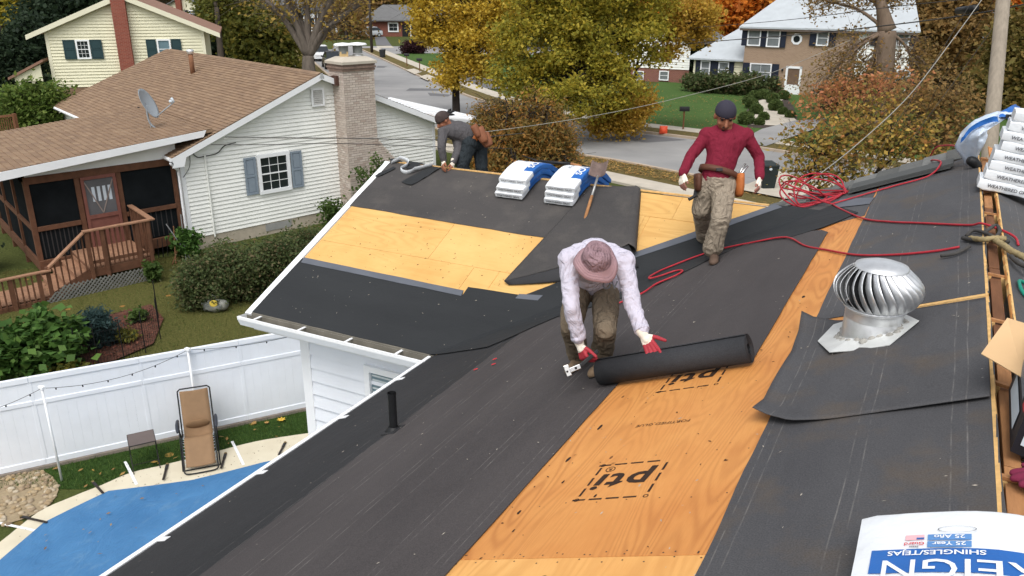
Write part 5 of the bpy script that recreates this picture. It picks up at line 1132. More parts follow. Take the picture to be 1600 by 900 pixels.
# maroon glove left on the ridge by the carton
b = MB(); g0 = onplane(1668, 752, (XR+.1, 3, ZR+.02), (0, 0, 1)); hand(b, g0, -CR*.95+CU*.1, -Vector((0, 0, 1)), -1, (.1, .25, .2), .25, 1.0, .017, (.6, .8, .1)); cap(b, g0+CR*.12, g0, .05, .045)
o = remesh('work_glove', b, .006, mat('maroon_knit', (112, 36, 62), .9, .15, 14, .4, 120), None, 3); tag(o, 'maroon work glove lying on the ridge by the near corner', 'glove')
# ------------------------------------------------------------------ back yard: pool, fence, furniture
fz = gp(3, 745); fe = gp(478, 640); fd_ = (fe-fz).normalized(); fn_ = Vector((fd_.y, -fd_.x))      # fn_ points to our side
fe = fe+fd_*1.2; fs_ = fz-fd_*4.0
FH = 1.6; PW = 1.57
fence = thing('vinyl_fence', 'white vinyl privacy fence running behind the pool', 'fence', (*((fs_+fe)/2), 0))
def fp(t, o, z): q = fz+fd_*t+fn_*o; return (q.x, q.y, z)
L_ = (fe-fs_).length; t = .634-PW*3
M_VIN = mat('fence_vinyl', (228, 232, 238), .4, .04, 2, .05)
while t < (fe-fz).length:
    t1 = min(t+PW, (fe-fz).length)
    n = 11
    for k in range(n):
        a, c = t+.03+(t1-t-.06)*k/n, t+.03+(t1-t-.06)*(k+1)/n
        b = MB(fp); b.box((a+.0002, -.012, .10), (c-.0002, .012, FH-.06)); b.build('board', M_VIN, fence, bevel=.002)
    b = MB(fp); b.box((t+.004, -.03, FH-.09), (t1-.004, .03, FH)); b.build('top_rail', M_VIN, fence, bevel=.006)
    b = MB(fp); b.box((t+.004, -.026, FH*.70), (t1-.004, .026, FH*.70+.075)); b.build('rail', M_VIN, fence, bevel=.006)
    b = MB(fp); b.box((t+.004, -.028, .06), (t1-.004, .028, .16)); b.build('bottom_rail', M_VIN, fence, bevel=.006)
    b = MB(fp); b.box((t-.031, -.024, 0), (t+.031, .018, FH-.005)); b.build('post', M_VIN, fence, bevel=.004)
    t += PW
b = MB(fp); b.box((-4, -.05, 0), ((fe-fz).length, .06, .055)); o = b.build('fence_plinth', mat('weathered_board', (136, 126, 116), .9, .2, 4, .4)); o['kind'] = 'structure'
# grass strip, deck, pool cover
edge = [gp(*q) for q in ((560, 668), (475, 680), (400, 692), (330, 710), (260, 728), (205, 741), (160, 760), (110, 780), (60, 803), (0, 850), (-60, 890), (-120, 960), (-160, 1060))]
inn = [gp(480, 690)+Vector((3, 0)), gp(480, 690)+Vector((4, -5)), Vector((-4.2, -4)), Vector((-9.5, -4))]
es = [Vector((p.x, p.y)) for p in curve([(p.x, p.y, 0) for p in edge], 4)]
b = MB(); pts = [Vector((-4.2, 9.3))]+es+[Vector((-9.0, -1)), Vector((-4.0, -1))]
b.prism([(p.x, p.y) for p in pts], -.2, .03); o = b.build('pool_deck', M_POOLD); o['kind'] = 'structure'
cov = [gp(*q) for q in ((600, 700), (500, 709), (412, 726), (350, 742), (300, 754), (235, 763), (170, 771), (120, 795), (70, 820), (0, 880), (-40, 930), (-60, 1000))]
def cover_z(p): return .055+.03*mnoise.noise(Vector((p.x*.9, p.y*.9, 0)))+.010*mnoise.noise(Vector((p.x*3.2, p.y*3.2, 3)))
b = MB(); cs = [Vector((p.x, p.y)) for p in curve([(p.x, p.y, 0) for p in cov], 1)]; q0 = Vector((-4.6, 2.0))
nr = 26; vs = []; m = len(cs)*3-2
cs3 = [cs[i//3]+(cs[min(i//3+1, len(cs)-1)]-cs[i//3])*((i % 3)/3) for i in range(m)]
for i in range(nr+1):
    for p in cs3: q = p+(q0-p)*(i/nr); vs.append((q.x, q.y, .047 if i == 0 else cover_z(q)))
b.add(vs, [(i*m+j, (i+1)*m+j, (i+1)*m+j+1, i*m+j+1) for i in range(nr) for j in range(m-1)])
def cover_mat():
    b = NB('blue_pool_cover'); n1 = b.noise(1.1, 5, .6); c = b.ramp(n1, [(.3, srgb(56, 106, 152)), (.7, srgb(74, 126, 172))])
    c = b.mix(b.ramp(b.noise(2.2, 6, .7, b.coords((1, .4, 1))), [(.56, (0, 0, 0)), (.74, (.5, .5, .5))]), c, srgb(120, 150, 170))
    c = b.mix(b.ramp(b.noise(3.6, 6, .75), [(.64, (0, 0, 0)), (.76, (.5, .5, .5))]), c, srgb(110, 104, 92))
    b.color(c); b.bump(b.noise(3.2, 5, .62, b.coords((1, .5, 1)), .8), .8, .05); return b.fin(.6, 0, .3)
o = b.build('pool_cover', cover_mat(), smooth=True); tag(o, 'blue pool cover stretched over the pool beside the roof eave', 'pool cover')
for pts in ([(363, 692), (381, 729)], [(196, 724), (214, 760)], [(0, 820), (60, 833)]):
    a, c = gp(*pts[0]), gp(*pts[1]); e = (c-a).normalized(); n = Vector((-e.y, e.x))*.022; b = MB(); b.add([(*(a+n), .034), (*(c+n), .034), (*(c-n), .034), (*(a-n), .034)], [(0, 1, 2, 3)]); o = b.build('deck_joint', M_WHITE); o['kind'] = 'structure'
M_STRAP = mat('black_webbing', (52, 46, 42), .8, .2, 10, .3)
spos = [((446, 695), (436, 716), 'under the white house wall'), ((353, 712), (346, 737), 'right of the lounge chair'), ((262, 729), (256, 755), 'between the lounge chair and side table'), ((146, 757), (162, 776), 'near the white pole'), ((34, 811), (75, 822), 'nearest the river stones')]
for (p0, p1, wt) in spos:
    a, c = gp(*p0), gp(*p1); t_ = thing('cover_strap', 'black pool cover strap %s' % wt, 'strap', (*a, .03), 'pool cover straps')
    b = MB(); A_, C_ = Vector((*a, .045)), Vector((*c, .065)); b.beam(A_+(C_-A_)*.3, C_, .035, .008); b.build('webbing', M_STRAP, t_)
    b = MB(); b.beam(A_, A_+(C_-A_)*.34, .045, .016); b.build('buckle', M_DARKM, t_, bevel=.003); b = MB(); b.tube([A_+Vector((0, 0, -.02)), A_+Vector((0, 0, .012))], .022, 10); b.build('anchor', mat('brass', (150, 128, 84), .4, .1, metal=.7), t_)
# lounge chair (zero gravity)
def zchair():
    o = gp(316, 737); fdir = (Vector((0, 0))-o); fdir = (gp(318, 790)-o).normalized(); rd = Vector((-fdir.y, fdir.x)); rd = rd if rd.dot(Vector((_rt.x, _rt.y))) > 0 else -rd
    t_ = thing('lounge_chair', 'tan sling zero gravity lounge chair with black frame on the pool deck', 'lounge chair', (*o, .03))
    P = lambda x, y, z: Vector((o.x+rd.x*x-fdir.x*y, o.y+rd.y*x-fdir.y*y, .03+z))      # y backwards from the foot end
    W2 = .25; prof = [(-.02, .10), (.20, .28), (.38, .40), (.56, .32), (.66, .36), (.82, .68), (.94, .98)]
    cp = curve([(0, y, z) for y, z in prof], 6)
    b = MB(); b.grid(lambda u, v: (lambda q: P((v-.5)*2*(W2-.03), q.y, q.z-.015*math.sin(math.pi*v)))(ipt(cp, u)), 40, 6)
    b.build('sling', mat('tan_mesh_sling', (138, 110, 82), .8, .06, 8, .3, 200), t_, smooth=True, solid=.006)
    for s in (-1, 1):
        b = MB(); b.tube([P(s*W2, q.y, q.z) for q in cp], .012, 8); b.build('side_rail', M_BLACK, t_, smooth=True)
        b = MB(); b.tube([P(s*(W2+.03), .05, .0), P(s*(W2+.03), .50, .44), P(s*(W2+.03), .62, .58)], .011, 8); b.build('leg', M_BLACK, t_, smooth=True)
        b = MB(); b.tube([P(s*(W2+.03), .98, .0), P(s*(W2+.03), .60, .40), P(s*(W2+.03), .36, .58)], .011, 8); b.build('leg', M_BLACK, t_, smooth=True)
        b = MB(); b.tube(curve([P(s*(W2+.04), .28, .58), P(s*(W2+.045), .45, .625), P(s*(W2+.04), .66, .60)], 4), [.016, .024, .027, .028, .028, .028, .027, .024, .018], 10); b.build('armrest', mat('dark_armrest', (52, 56, 64), .5), t_, smooth=True)
        for i in range(26):
            q = ipt(cp, .04+.9*i/26); q2 = ipt(cp, .055+.9*i/26); b = MB(); b.tube([P(s*(W2-.035), q.y, q.z), P(s*W2, q2.y, q2.z)], .0035, 4); b.build('bungee_cord', M_LW, t_)
    b = MB(); b.tube([P(-W2, prof[-1][0], prof[-1][1]), P(-W2+.04, .955, 1.01), P(W2-.04, .955, 1.01), P(W2, prof[-1][0], prof[-1][1])], .012, 8); b.build('top_bar', M_BLACK, t_, smooth=True)
    b = MB(); b.tube(curve([P(-W2, -.02, .10), P(-W2+.02, -.09, .03), P(0, -.10, .02), P(W2-.02, -.09, .03), P(W2, -.02, .10)], 4), .012, 8); b.build('foot_bar', M_BLACK, t_, smooth=True)
    b = MB(); b.tube([P(-W2-.03, .05, .01), P(W2+.03, .05, .01)], .011, 8); b.tube([P(-W2-.03, .98, .01), P(W2+.03, .98, .01)], .011, 8); b.build('cross_bar', M_BLACK, t_, smooth=True)
    b = MB(); ell(b, P(0, .69, .475), P(.19, 0, 0)-P(0, 0, 0), (P(0, .035, .02)-P(0, 0, 0)), (P(0, -.03, .085)-P(0, 0, 0)), 10); b.build('pillow', mat('tan_pillow', (128, 100, 72), .85, .08), t_, smooth=True)
zchair()
# folding side table
def stable():
    a, c = gp(210, 744), gp(251, 734); e = (c-a).normalized(); n = Vector((-e.y, e.x)); w_ = (c-a).length
    t_ = thing('side_table', 'small folding side table with a glass top left of the lounge chair', 'side table', (*((a+c)/2), .03)); P = lambda x, y, z: (a.x+e.x*x+n.x*y, a.y+e.y*x+n.y*y, .03+z)
    for x in (0, w_):
        b = MB(); b.tube([P(x, 0, 0), P(x, .34, .50)], .008, 7); b.build('leg', M_DARKM, t_); b = MB(); b.tube([P(x, .36, 0), P(x, .02, .50)], .008, 7); b.build('leg', M_DARKM, t_)
    b = MB(); b.tube([P(0, .08, .12), P(w_, .08, .12)], .006, 6); b.build('stretcher', M_DARKM, t_)
    b = MB(); b.box((0, 0, 0), (1, 1, 1)); b.v = [P(x*w_, -.02+y*.40, .50+z*.015) for x, y, z in b.v]; b.build('top', mat('smoked_glass', (96, 84, 80), .3, .1), t_)
    b = MB(); b.tube([P(0, -.02, .508), P(w_, -.02, .508), P(w_, .38, .508), P(0, .38, .508), P(0, -.02, .508)], .009, 6); b.build('rim', M_DARKM, t_)
stable()
# poles with string lights
poles = []
for (bx, by, hh, lab) in ((97, 752, 1.62, 'white pole with string light hook nearest the river stones'), (290, 655, 1.62, 'white pole with string light hook behind the lounge chair')):
    g = gp(bx, by) if bx < 200 else fz+fd_*2.95+fn_*.10; t_ = thing('light_pole', lab, 'pole', (*g, 0), 'string light poles'); b = MB(); b.tube([(g.x, g.y, 0), (g.x, g.y, hh)], .018, 10); b.build('post', M_WHITE, t_, smooth=True)
    b = MB(); b.box((g.x-.05, g.y-.03, hh-.01), (g.x+.05, g.y+.03, hh+.035)); b.build('bracket', M_WALU, t_, bevel=.006); poles.append(Vector((g.x, g.y, hh)))
sls = thing('string_lights', 'drooping string of small dark bulbs strung along the white fence', 'string lights', poles[0])
ends = [Vector((*(fz-fd_*1.2+fn_*.1), 1.25)), poles[0], poles[1], Vector((*(fe+fn_*.1), 1.75))]
b = MB(); bl = []
for a, c in zip(ends, ends[1:]):
    pts = [a+(c-a)*(i/24)-Vector((0, 0, .16*4*(i/24)*(1-i/24))) for i in range(25)]; b.tube(pts, .004, 5); bl += pts[2::4]
b.build('cord', M_BLACK, sls)
for p in bl:
    b = MB(); b.tube([p, p-Vector((0, 0, .03))], .011, 8); b.build('bulb', M_BLACK, sls)
# river stones
M_STONE = islandmat('river_stone', [(168, 150, 122), (186, 170, 144), (148, 128, 104), (196, 184, 162), (130, 112, 92), (176, 154, 120)], bump=.2)
def stone_mesh():
    b = MB(); ell(b, (0, 0, 0), Vector((1, 0, 0)), Vector((0, .75, 0)), Vector((0, 0, .5)), 5)
    b.v = [tuple(Vector(v)*(1+.18*mnoise.noise(Vector(v)*1.7))) for v in b.v]; return b
sheet('gravel_bed', [Vector((gp(0, 775).x+.92*math.cos(a), gp(0, 775).y+.72*math.sin(a))) for a in np.linspace(0, 6.283, 25)[:-1]], .016, mat('gravel_fines', (150, 134, 108), .95, .2, 20, .5)); sb = stone_mesh(); big = MB(); ctr = gp(-6, 778); rad = .95
for i in range(300):
    a = random.uniform(0, 6.28); r = rad*math.sqrt(random.random()); x, y = ctr.x+r*math.cos(a)*1.0, ctr.y+r*math.sin(a)*.8; s = random.uniform(.03, .065); ang = random.uniform(0, 6.28); ca, sa = math.cos(ang), math.sin(ang)
    big.add([(x+s*(v[0]*ca-v[1]*sa), y+s*(v[0]*sa+v[1]*ca), .02+s*v[2]+random.random()*0) for v in sb.v], sb.f)
o = big.build('river_stones', M_STONE, smooth=True); tag(o, 'bed of tan river stones at the corner of the pool deck', 'stones', kind='stuff')
# grass blades on the strip by the fence and on the neighbour lawn
def grass(name, label, pts, n, m, hgt=.06):
    pts = np.asarray(pts); k = len(pts); d = RNG.normal(size=(k, 2)); d /= np.linalg.norm(d, axis=1, keepdims=True); h = hgt*(.5+RNG.random(k))
    V = np.zeros((k, 3, 3)); V[:, 0, :2] = pts+d*.006; V[:, 1, :2] = pts-d*.006; V[:, 2, :2] = pts+RNG.normal(size=(k, 2))*.02; V[:, 2, 2] = h
    me = bpy.data.meshes.new(name); me.vertices.add(3*k); me.vertices.foreach_set('co', V.ravel()); me.loops.add(3*k); me.loops.foreach_set('vertex_index', np.arange(3*k)); me.polygons.add(k); me.polygons.foreach_set('loop_start', np.arange(0, 3*k, 3)); me.materials.append(m); me.update(calc_edges=True)
    o = link(name, me); tag(o, label, 'grass', kind='stuff')
def inpoly(poly, n):
    P = np.array([(p.x, p.y) for p in poly]); lo, hi = P.min(0), P.max(0); q = lo+(hi-lo)*RNG.random((n*3, 2)); c = np.zeros(len(q), bool); j = len(P)-1
    for i in range(len(P)):
        s = ((P[i, 1] > q[:, 1]) != (P[j, 1] > q[:, 1])) & (q[:, 0] < (P[j, 0]-P[i, 0])*(q[:, 1]-P[i, 1])/(P[j, 1]-P[i, 1]+1e-9)+P[i, 0]); c ^= s; j = i
    r = q[c][:n]
    return r if len(r) else inpoly(poly, n)
M_GB = leafmat('grass_blade', [(54, 78, 34), (68, 92, 40), (46, 66, 30), (84, 100, 48)], trans=.2)
strip_poly = [fz+fn_*.08-fd_*.6, fz+fd_*7+fn_*.08]+[e for e in es[4:26]]
sheet('turf_strip', strip_poly, .012, grass_mat('dark_turf', (40, 62, 26), (56, 78, 34), (150, 124, 66), .25))
grass('grass', 'short dark grass between the fence and the pool deck', inpoly(strip_poly, 16000), 0, M_GB, .05)
ny = [fz-fn_*.1-fd_*2, fz-fn_*.1+fd_*7, Vector((-13.2, 15.4)), Vector((-18.5, 15.6)), Vector((-22, 12)), Vector((-19, 4.5))]
sheet('neighbour_lawn', ny, .006, grass_mat('patchy_lawn', (72, 78, 38), (96, 92, 52), (150, 112, 62), .5))
grass('grass', 'patchy lawn grass of the neighbouring yard behind the fence', inpoly(ny, 30000), 0, leafmat('patchy_blade', [(70, 84, 40), (90, 98, 48), (60, 74, 36), (110, 104, 60)], trans=.2), .055)
for (x, y, z, s, lab) in ((440, 660, .06, .085, 'large yellow maple leaf on the grass strip by the house corner'), (417, 664, .05, .05, 'small brown leaf left of the yellow maple leaf'), (397, 665, .05, .05, 'brown leaf on the grass strip right of the lounge chair')):
    g = gp(x, y); b = MB(); n = 14; b.add([(g.x, g.y, z)]+[(g.x+s*(1 if k % 2 else .55)*math.cos(k*6.2832/n), g.y+s*(1 if k % 2 else .55)*math.sin(k*6.2832/n), z+.01*(k % 2)) for k in range(n)], [(0, 1+k, 1+(k+1) % n) for k in range(n)]); o = b.build('fallen_leaf', mat('yellow_leaf' if s > .06 else 'brown_leaf', (206, 168, 62) if s > .06 else (170, 132, 78), .8, .1)); tag(o, lab, 'leaf')
def ring(): g = inpoly(strip_poly, 1)[0]; return Vector((g[0], g[1], .055)), (0, 0, 1)
bits('leaf_litter', 'small brown leaves scattered along the grass strip', 'leaves', 26, ring, M_DRYL, .028)
bits('leaf_litter', 'dry leaf specks scattered on the pool deck', 'leaves', 80, lambda: (lambda g: (Vector((g[0], g[1], .036)), (0, 0, 1)))(inpoly([gp(475, 682), gp(200, 742), gp(60, 806), gp(0, 870), gp(80, 815), gp(300, 752), gp(420, 725)], 1)[0]), mat('brown_speck', (110, 90, 66), .9), .008)
bits('leaf_litter', 'brown leaves and dirt scattered on the blue pool cover', 'leaves', 16, lambda: (lambda g: (Vector((g[0], g[1], .09)), (random.uniform(-.2, .2), random.uniform(-.2, .2), 1)))(inpoly([gp(400, 735), gp(300, 760), gp(175, 778), gp(70, 830), gp(0, 890), gp(160, 880), gp(300, 800)], 1)[0]), M_DRYL, .018)
# ------------------------------------------------------------------ neighbouring white house
WO = Vector((-19.0, 15.74, 0)); wu = Vector((math.sin(R(17.3)), math.cos(R(17.3)), 0)); wv = Vector((-wu.y, wu.x, 0))+wu*.085; wn = Vector((wu.y, -wu.x, 0))
def WL(a, b, z): return WO+wu*a+wv*b+Vector((0, 0, z))
nh = thing('white_house', 'white sided bungalow with brown shingle roof and brick chimney next door', 'house', WL(4, 5, 0))
WA, PK, EZ, BK = 9.3, 4.66, 2.86, 13.6; SLP = (4.72-EZ)/PK
def gl(z):                                   # gable limits along the wall as fractions
    if z <= EZ: return (0, 1)
    q = (z-EZ)/SLP; return (q/WA, 1-q/WA)
b = MB(); wl = lambda a, o, z: WL(a, -o, z)
b.add([WL(0, .01, -.1), WL(WA, .01, -.1), WL(WA, .01, EZ), WL(PK, .01, 4.72), WL(0, .01, EZ)], [(0, 1, 2, 3, 4)]); b.quad(WL(0, .01, -.1), WL(0, BK, -.1), WL(0, BK, EZ), WL(0, .01, EZ)); b.quad(WL(WA, .01, -.1), WL(WA, BK, -.1), WL(WA, BK, EZ), WL(WA, .01, EZ)); b.add([WL(0, BK, -.1), WL(WA, BK, -.1), WL(WA, BK, EZ), WL(PK, BK, 4.72), WL(0, BK, EZ)], [(0, 1, 2, 3, 4)]); b.build('wall', M_SIDN, nh)
# lap siding on the gable wall (courses too narrow to pick apart)
b = MB(wl); bd = .12; z = .38
while z < 4.70:
    z1 = z+bd; (t0, t1), (t2, t3) = gl(z), gl(min(z1, 4.719)); t2, t3 = (t2, t3) if t2 < t3 else ((t2+t3)/2,)*2
    b.add([(t0*WA, .036, z), (t1*WA, .036, z), (t3*WA, .003, z1), (t2*WA, .003, z1), (t0*WA, .0, z), (t1*WA, .0, z)], [(0, 1, 2, 3), (4, 5, 1, 0)]); z = z1
o = b.build('siding', M_SIDN, nh); o['kind'] = 'stuff'
b = MB(lambda b_, o, z: WL(-o, b_, z)); z = .38
while z < 2.85:
    b.add([(0, .02, z), (.35, .02, z), (.35, .003, z+bd), (0, .003, z+bd), (0, 0, z), (.35, 0, z)], [(0, 1, 2, 3), (4, 5, 1, 0)]); z += bd
o = b.build('siding', M_SIDN, nh); o['kind'] = 'stuff'
b = MB(wl); b.box((0, .002, -.1), (WA, .012, .38)); b.build('foundation', mat('foundation_block', (176, 166, 150), .95, .15, 3, .4), nh)
b = MB(wl); b.box((2.4, .012, .12), (3.3, .03, .34)); b.build('crawl_vent', mat('vent_grey', (150, 150, 148), .6), nh)
for a0, a1 in ((-.035, .09), (WA-.09, WA+.035)):
    b = MB(wl); b.box((a0, -.04, 0), (a1, .035, EZ)); b.build('corner_board', M_WALU, nh, bevel=.005)
# shingled roof
def shingles(fn, L, W_, parent, m, course=.143, tab=.30, nm='shingle_courses', skip=None):
    b = MB(); n = int(L/course)+1
    for i in range(n):
        t0, t1 = i*course, min(L, (i+1)*course+.02); x = -random.random()*tab
        while x < W_:
            x0, x1 = max(0, x+.004), min(W_, x+tab-.004); x += tab
            if x1 <= x0 or (skip and skip(t0, x0)): continue
            h = .026+random.uniform(-.003, .004); b.add([fn(t0, x0, h), fn(t0, x1, h), fn(t1, x1, .004), fn(t1, x0, .004), fn(t0, x0, -.002), fn(t0, x1, -.002)], [(0, 1, 2, 3), (4, 5, 1, 0)])
    o = b.build(nm, m, parent); o['kind'] = 'stuff'; return o
LR = math.hypot(PK+.35, (PK+.35)*SLP); ca_, sa_ = (PK+.35)/LR, (PK+.35)*SLP/LR
def slopeL(t, x, h): return WL(-.35+t*ca_-h*sa_, -.32+x, EZ-.35*SLP+.10+t*sa_+h*ca_)
def slopeR(t, x, h): return WL(WA+.35-t*ca_+h*sa_, -.32+x, EZ-.35*SLP+.10+t*sa_+h*ca_)
for f in (slopeL, slopeR):
    b = MB(); L2 = BK+.6; b.add([f(0, 0, 0), f(0, L2, 0), f(LR, L2, 0), f(LR, 0, 0), f(0, 0, -.10), f(0, L2, -.10), f(LR, L2, -.10), f(LR, 0, -.10)], [(0, 1, 2, 3), (7, 6, 5, 4), (0, 4, 5, 1), (1, 5, 6, 2), (2, 6, 7, 3), (3, 7, 4, 0)]); b.build('roof', M_SHIN, nh)
    shingles(f, LR, L2, nh, M_SHIN)
b = MB(); 
for i in range(46):
    x0 = .3*i+.002; x1 = x0+.31
    for sg in (0, 1):
        f = (slopeL, slopeR)[sg]; b.add([f(LR, x0, .035), f(LR, x1, .03), f(LR-.15, x1, .022), f(LR-.15, x0, .028)], [(0, 1, 2, 3)])
o = b.build('ridge_caps', M_SHIN, nh); o['kind'] = 'stuff'
# rake boards and soffit return at the gable
for f in (slopeL, slopeR):
    b = MB(); P = lambda t, x, h: f(t, x, h)
    b.add([P(0, -.02, .0), P(LR+.02, -.02, .0), P(LR+.02, -.02, -.17), P(0, -.02, -.17), P(0, .30, .0), P(LR, .30, .0), P(LR, .30, -.17), P(0, .30, -.17)], [(0, 1, 2, 3), (3, 2, 6, 7)]); b.build('rake_board', M_WALU, nh)
b = MB(); b.add([slopeL(0, -.02, -.17), slopeL(.4, -.02, -.17), WL(0.0, -.34, EZ-.30), WL(-.35, -.34, EZ-.30)], [(0, 1, 2, 3)]); b.build('eave_return', M_WALU, nh)
# eave gutter, downspout
b = MB(); b.tube([slopeL(-.02, -.02, -.02), slopeL(-.02, BK, -.02)], .055, 8); b.build('gutter', M_WALU, nh)
b = MB(); b.tube(curve([WL(-.36, -.25, 2.70), WL(-.2, -.2, 2.5), WL(-.12, -.1, 2.35), WL(-.12, -.08, 1.2), WL(-.12, -.08, .1)], 3), .036, 8); b.build('downspout', M_WALU, nh, smooth=True)
# window, shutters, louvre
window(nh, lambda x, o, z: WL(x, -.050-o, z), 2.42, 3.30, 1.43, 2.43, .11, bars=(3, 2))
M_SHUT = mat('grey_blue_shutter', (132, 144, 156), .6, .06, 4, .1)
def shutter(parent, xf, x0, x1, z0, z1, m):
    b = MB(xf); f = .06; zm = z0+(z1-z0)*.5
    for lo, hi in (((x0, .02, z0), (x0+f, .05, z1)), ((x1-f, .02, z0), (x1, .05, z1)), ((x0+f, .02, z1-f), (x1-f, .05, z1)), ((x0+f, .02, z0), (x1-f, .05, z0+f)), ((x0+f, .02, zm-f/2), (x1-f, .05, zm+f/2))): b.box(lo, hi)
    for a, c in ((z0+f, zm-f/2), (zm+f/2, z1-f)): b.box((x0+f, .018, a), (x1-f, .03, c)); b.box((x0+f+.03, .03, a+.03), (x1-f-.03, .042, c-.03))
    return b.build('shutter', m, parent)
wl5 = lambda a, o, z: WL(a, -o-.04, z)
shutter(nh, wl5, 1.88, 2.27, 1.36, 2.50, M_SHUT); shutter(nh, wl5, 3.45, 3.84, 1.34, 2.50, M_SHUT)
b = MB(wl5)
for lo, hi in (((4.36, .02, 3.80), (4.42, .06, 4.36)), ((4.76, .02, 3.80), (4.82, .06, 4.36)), ((4.42, .02, 3.80), (4.76, .06, 3.86)), ((4.42, .02, 4.30), (4.76, .06, 4.36))): b.box(lo, hi)
lv = b.build('gable_vent', M_WALU, nh)
for i in range(7): b = MB(wl5); zz = 3.87+i*.062; b.add([(4.42, .052, zz), (4.76, .052, zz), (4.76, .022, zz+.05), (4.42, .022, zz+.05)], [(0, 1, 2, 3)]); b.build('slat', mat('louvre_grey', (190, 190, 186), .6), lv, solid=.008)
# chimney of pinkish brick
ch = MB(); mo = MB(wl); 
mo.box((5.22, .0, 0), (6.98, .735, 1.92)); mo.box((5.22, -.2, 1.92), (6.34, .735, 5.06)); mo.add([(6.34, 0, 1.92), (6.98, 0, 1.92), (6.34, 0, 2.64), (6.34, .735, 1.92), (6.98, .735, 1.92), (6.34, .735, 2.64)], [(0, 1, 2), (3, 5, 4), (1, 4, 5, 2)]); mo.build('chimney_mortar', M_MORT, nh)
bk = MB(); rh, bl_, g_ = .0745, .215, .011; z = .05; r = 0
while z < 5.04:
    hi = 6.36 if z > 2.62 else (7.0 if z < 1.9 else 6.36+(2.64-z)/.72*.64); x = 5.20-(.108 if r % 2 else 0)
    while x < hi:
        x0, x1 = max(5.20, x), min(hi, x+bl_-g_); x += bl_
        if x1-x0 > .02: bk.add([WL(a, -o, q) for a, o, q in ((x0, .73, z), (x1, .73, z), (x1, .752, z+.003), (x0, .752, z+.003), (x0, .752, z+rh-g_), (x1, .752, z+rh-g_), (x0, .73, z+rh-g_), (x1, .73, z+rh-g_))], [(3, 2, 5, 4), (0, 1, 2, 3), (4, 5, 7, 6), (0, 3, 4, 6), (1, 7, 5, 2)])
    o_ = -.2 if z > 1.9 else 0; x = o_-(.108 if r % 2 == 0 else 0)
    while x < .75:
        x0, x1 = max(o_, x), min(.75, x+bl_-g_); x += bl_
        if x1-x0 > .02:
            for a_, s in ((5.20, -1), (hi if hi < 6.4 else 7.0, 1)):
                if s == 1 and hi != 6.36 and hi != 7.0: continue
                bk.add([WL(a_-s*.02, -x0, z), WL(a_-s*.02, -x1, z), WL(a_, -x1, z), WL(a_, -x0, z), WL(a_, -x0, z+rh-g_), WL(a_, -x1, z+rh-g_), WL(a_-s*.02, -x0, z+rh-g_), WL(a_-s*.02, -x1, z+rh-g_)], [(3, 2, 5, 4), (0, 1, 2, 3), (4, 5, 7, 6)])
    z += rh; r += 1
o = bk.build('chimney_bricks', M_BRICKM, nh); o['kind'] = 'stuff'
b = MB(wl)
for (z0, e) in ((4.86, .03), (4.935, .055), (5.01, .03)): b.box((5.20-e, -.2-e, z0), (6.36+e, .752+e, z0+.062))
b.build('chimney_corbel', mat('sooty_brick', (132, 112, 100), .95, .25, 7, .4), nh, bevel=.004)
b = MB(wl); b.add([(5.12, -.28, 5.07), (6.44, -.28, 5.07), (6.44, .83, 5.07), (5.12, .83, 5.07), (5.12, -.28, 5.15), (6.44, -.28, 5.15), (6.44, .83, 5.15), (5.12, .83, 5.15), (5.38, 0, 5.28), (6.2, 0, 5.28), (6.2, .58, 5.28), (5.38, .58, 5.28)], [(0, 1, 5, 4), (1, 2, 6, 5), (2, 3, 7, 6), (3, 0, 4, 7), (4, 5, 9, 8), (5, 6, 10, 9), (6, 7, 11, 10), (7, 4, 8, 11), (8, 9, 10, 11), (3, 2, 1, 0)]); b.build('chimney_crown', M_CONC, nh)
for (a, o_, tile) in ((5.55, .25, 1), (6.02, .35, 0)):
    p = WL(a, -o_, 5.27); b = MB(); (b.lathe(p, [(.18, 0), (.18, .16)], 4) if tile else b.lathe(p, [(.16, 0), (.16, .06)], 18)); fl_ = b.build('flue', mat('buff_flue_tile', (206, 178, 130), .8, .1) if tile else M_GALV, nh)
    b = MB(); b.lathe(p, [(.15, .10), (.15, .36)], 18); b.build('spark_guard', mat('grey_mesh', (128, 132, 130), .6), fl_)
    b = MB(); b.lathe(p, [(.30, .34), (.31, .36), (.26, .40), (.001, .43)], 24); b.build('flue_cap', M_WALU, fl_, smooth=True)
b = MB(wl); b.box((5.08, .18, 4.42), (5.19, .45, 4.72)); b.build('chimney_box', mat('rust_box', (84, 60, 52), .8), nh)
# vent pipes and satellite dish on the roof
p = slopeL(LR-1.35, 7.9, 0); b = MB(); b.tube([p+Vector((0, 0, -.1)), p+Vector((0, 0, .72))], .085, 12); st_ = b.build('vent_stack', mat('rusty_pipe', (124, 86, 62), .8, .3, 5, .2), nh, smooth=True); b = MB(); b.lathe(p+Vector((0, 0, .70)), [(.10, 0), (.12, .05), (.14, .12), (.10, .16), (.001, .17)], 14); b.build('stack_cap', M_GALV, st_, smooth=True)
p = slopeL(1.2, 6.2, 0); b = MB(); b.tube([p, p+Vector((0, 0, .24))], .04, 8); b.build('vent_stack', M_BLACK, nh)
dp = slopeL(.65, 1.9, .03); ds = thing('satellite_dish', 'grey satellite dish on a bent mast at the edge of the brown roof', 'satellite dish', dp)
dc = dp+Vector((-.35, -.3, .98)); fdv = Vector((.80, .42, .42)).normalized(); e1 = fdv.orthogonal().normalized(); e2 = fdv.cross(e1); M_DISH = mat('dish_grey', (150, 158, 164), .5, .05)
e2 = Vector((0, 0, 1))-fdv*fdv.z; e2.normalize(); e1 = fdv.cross(e2)
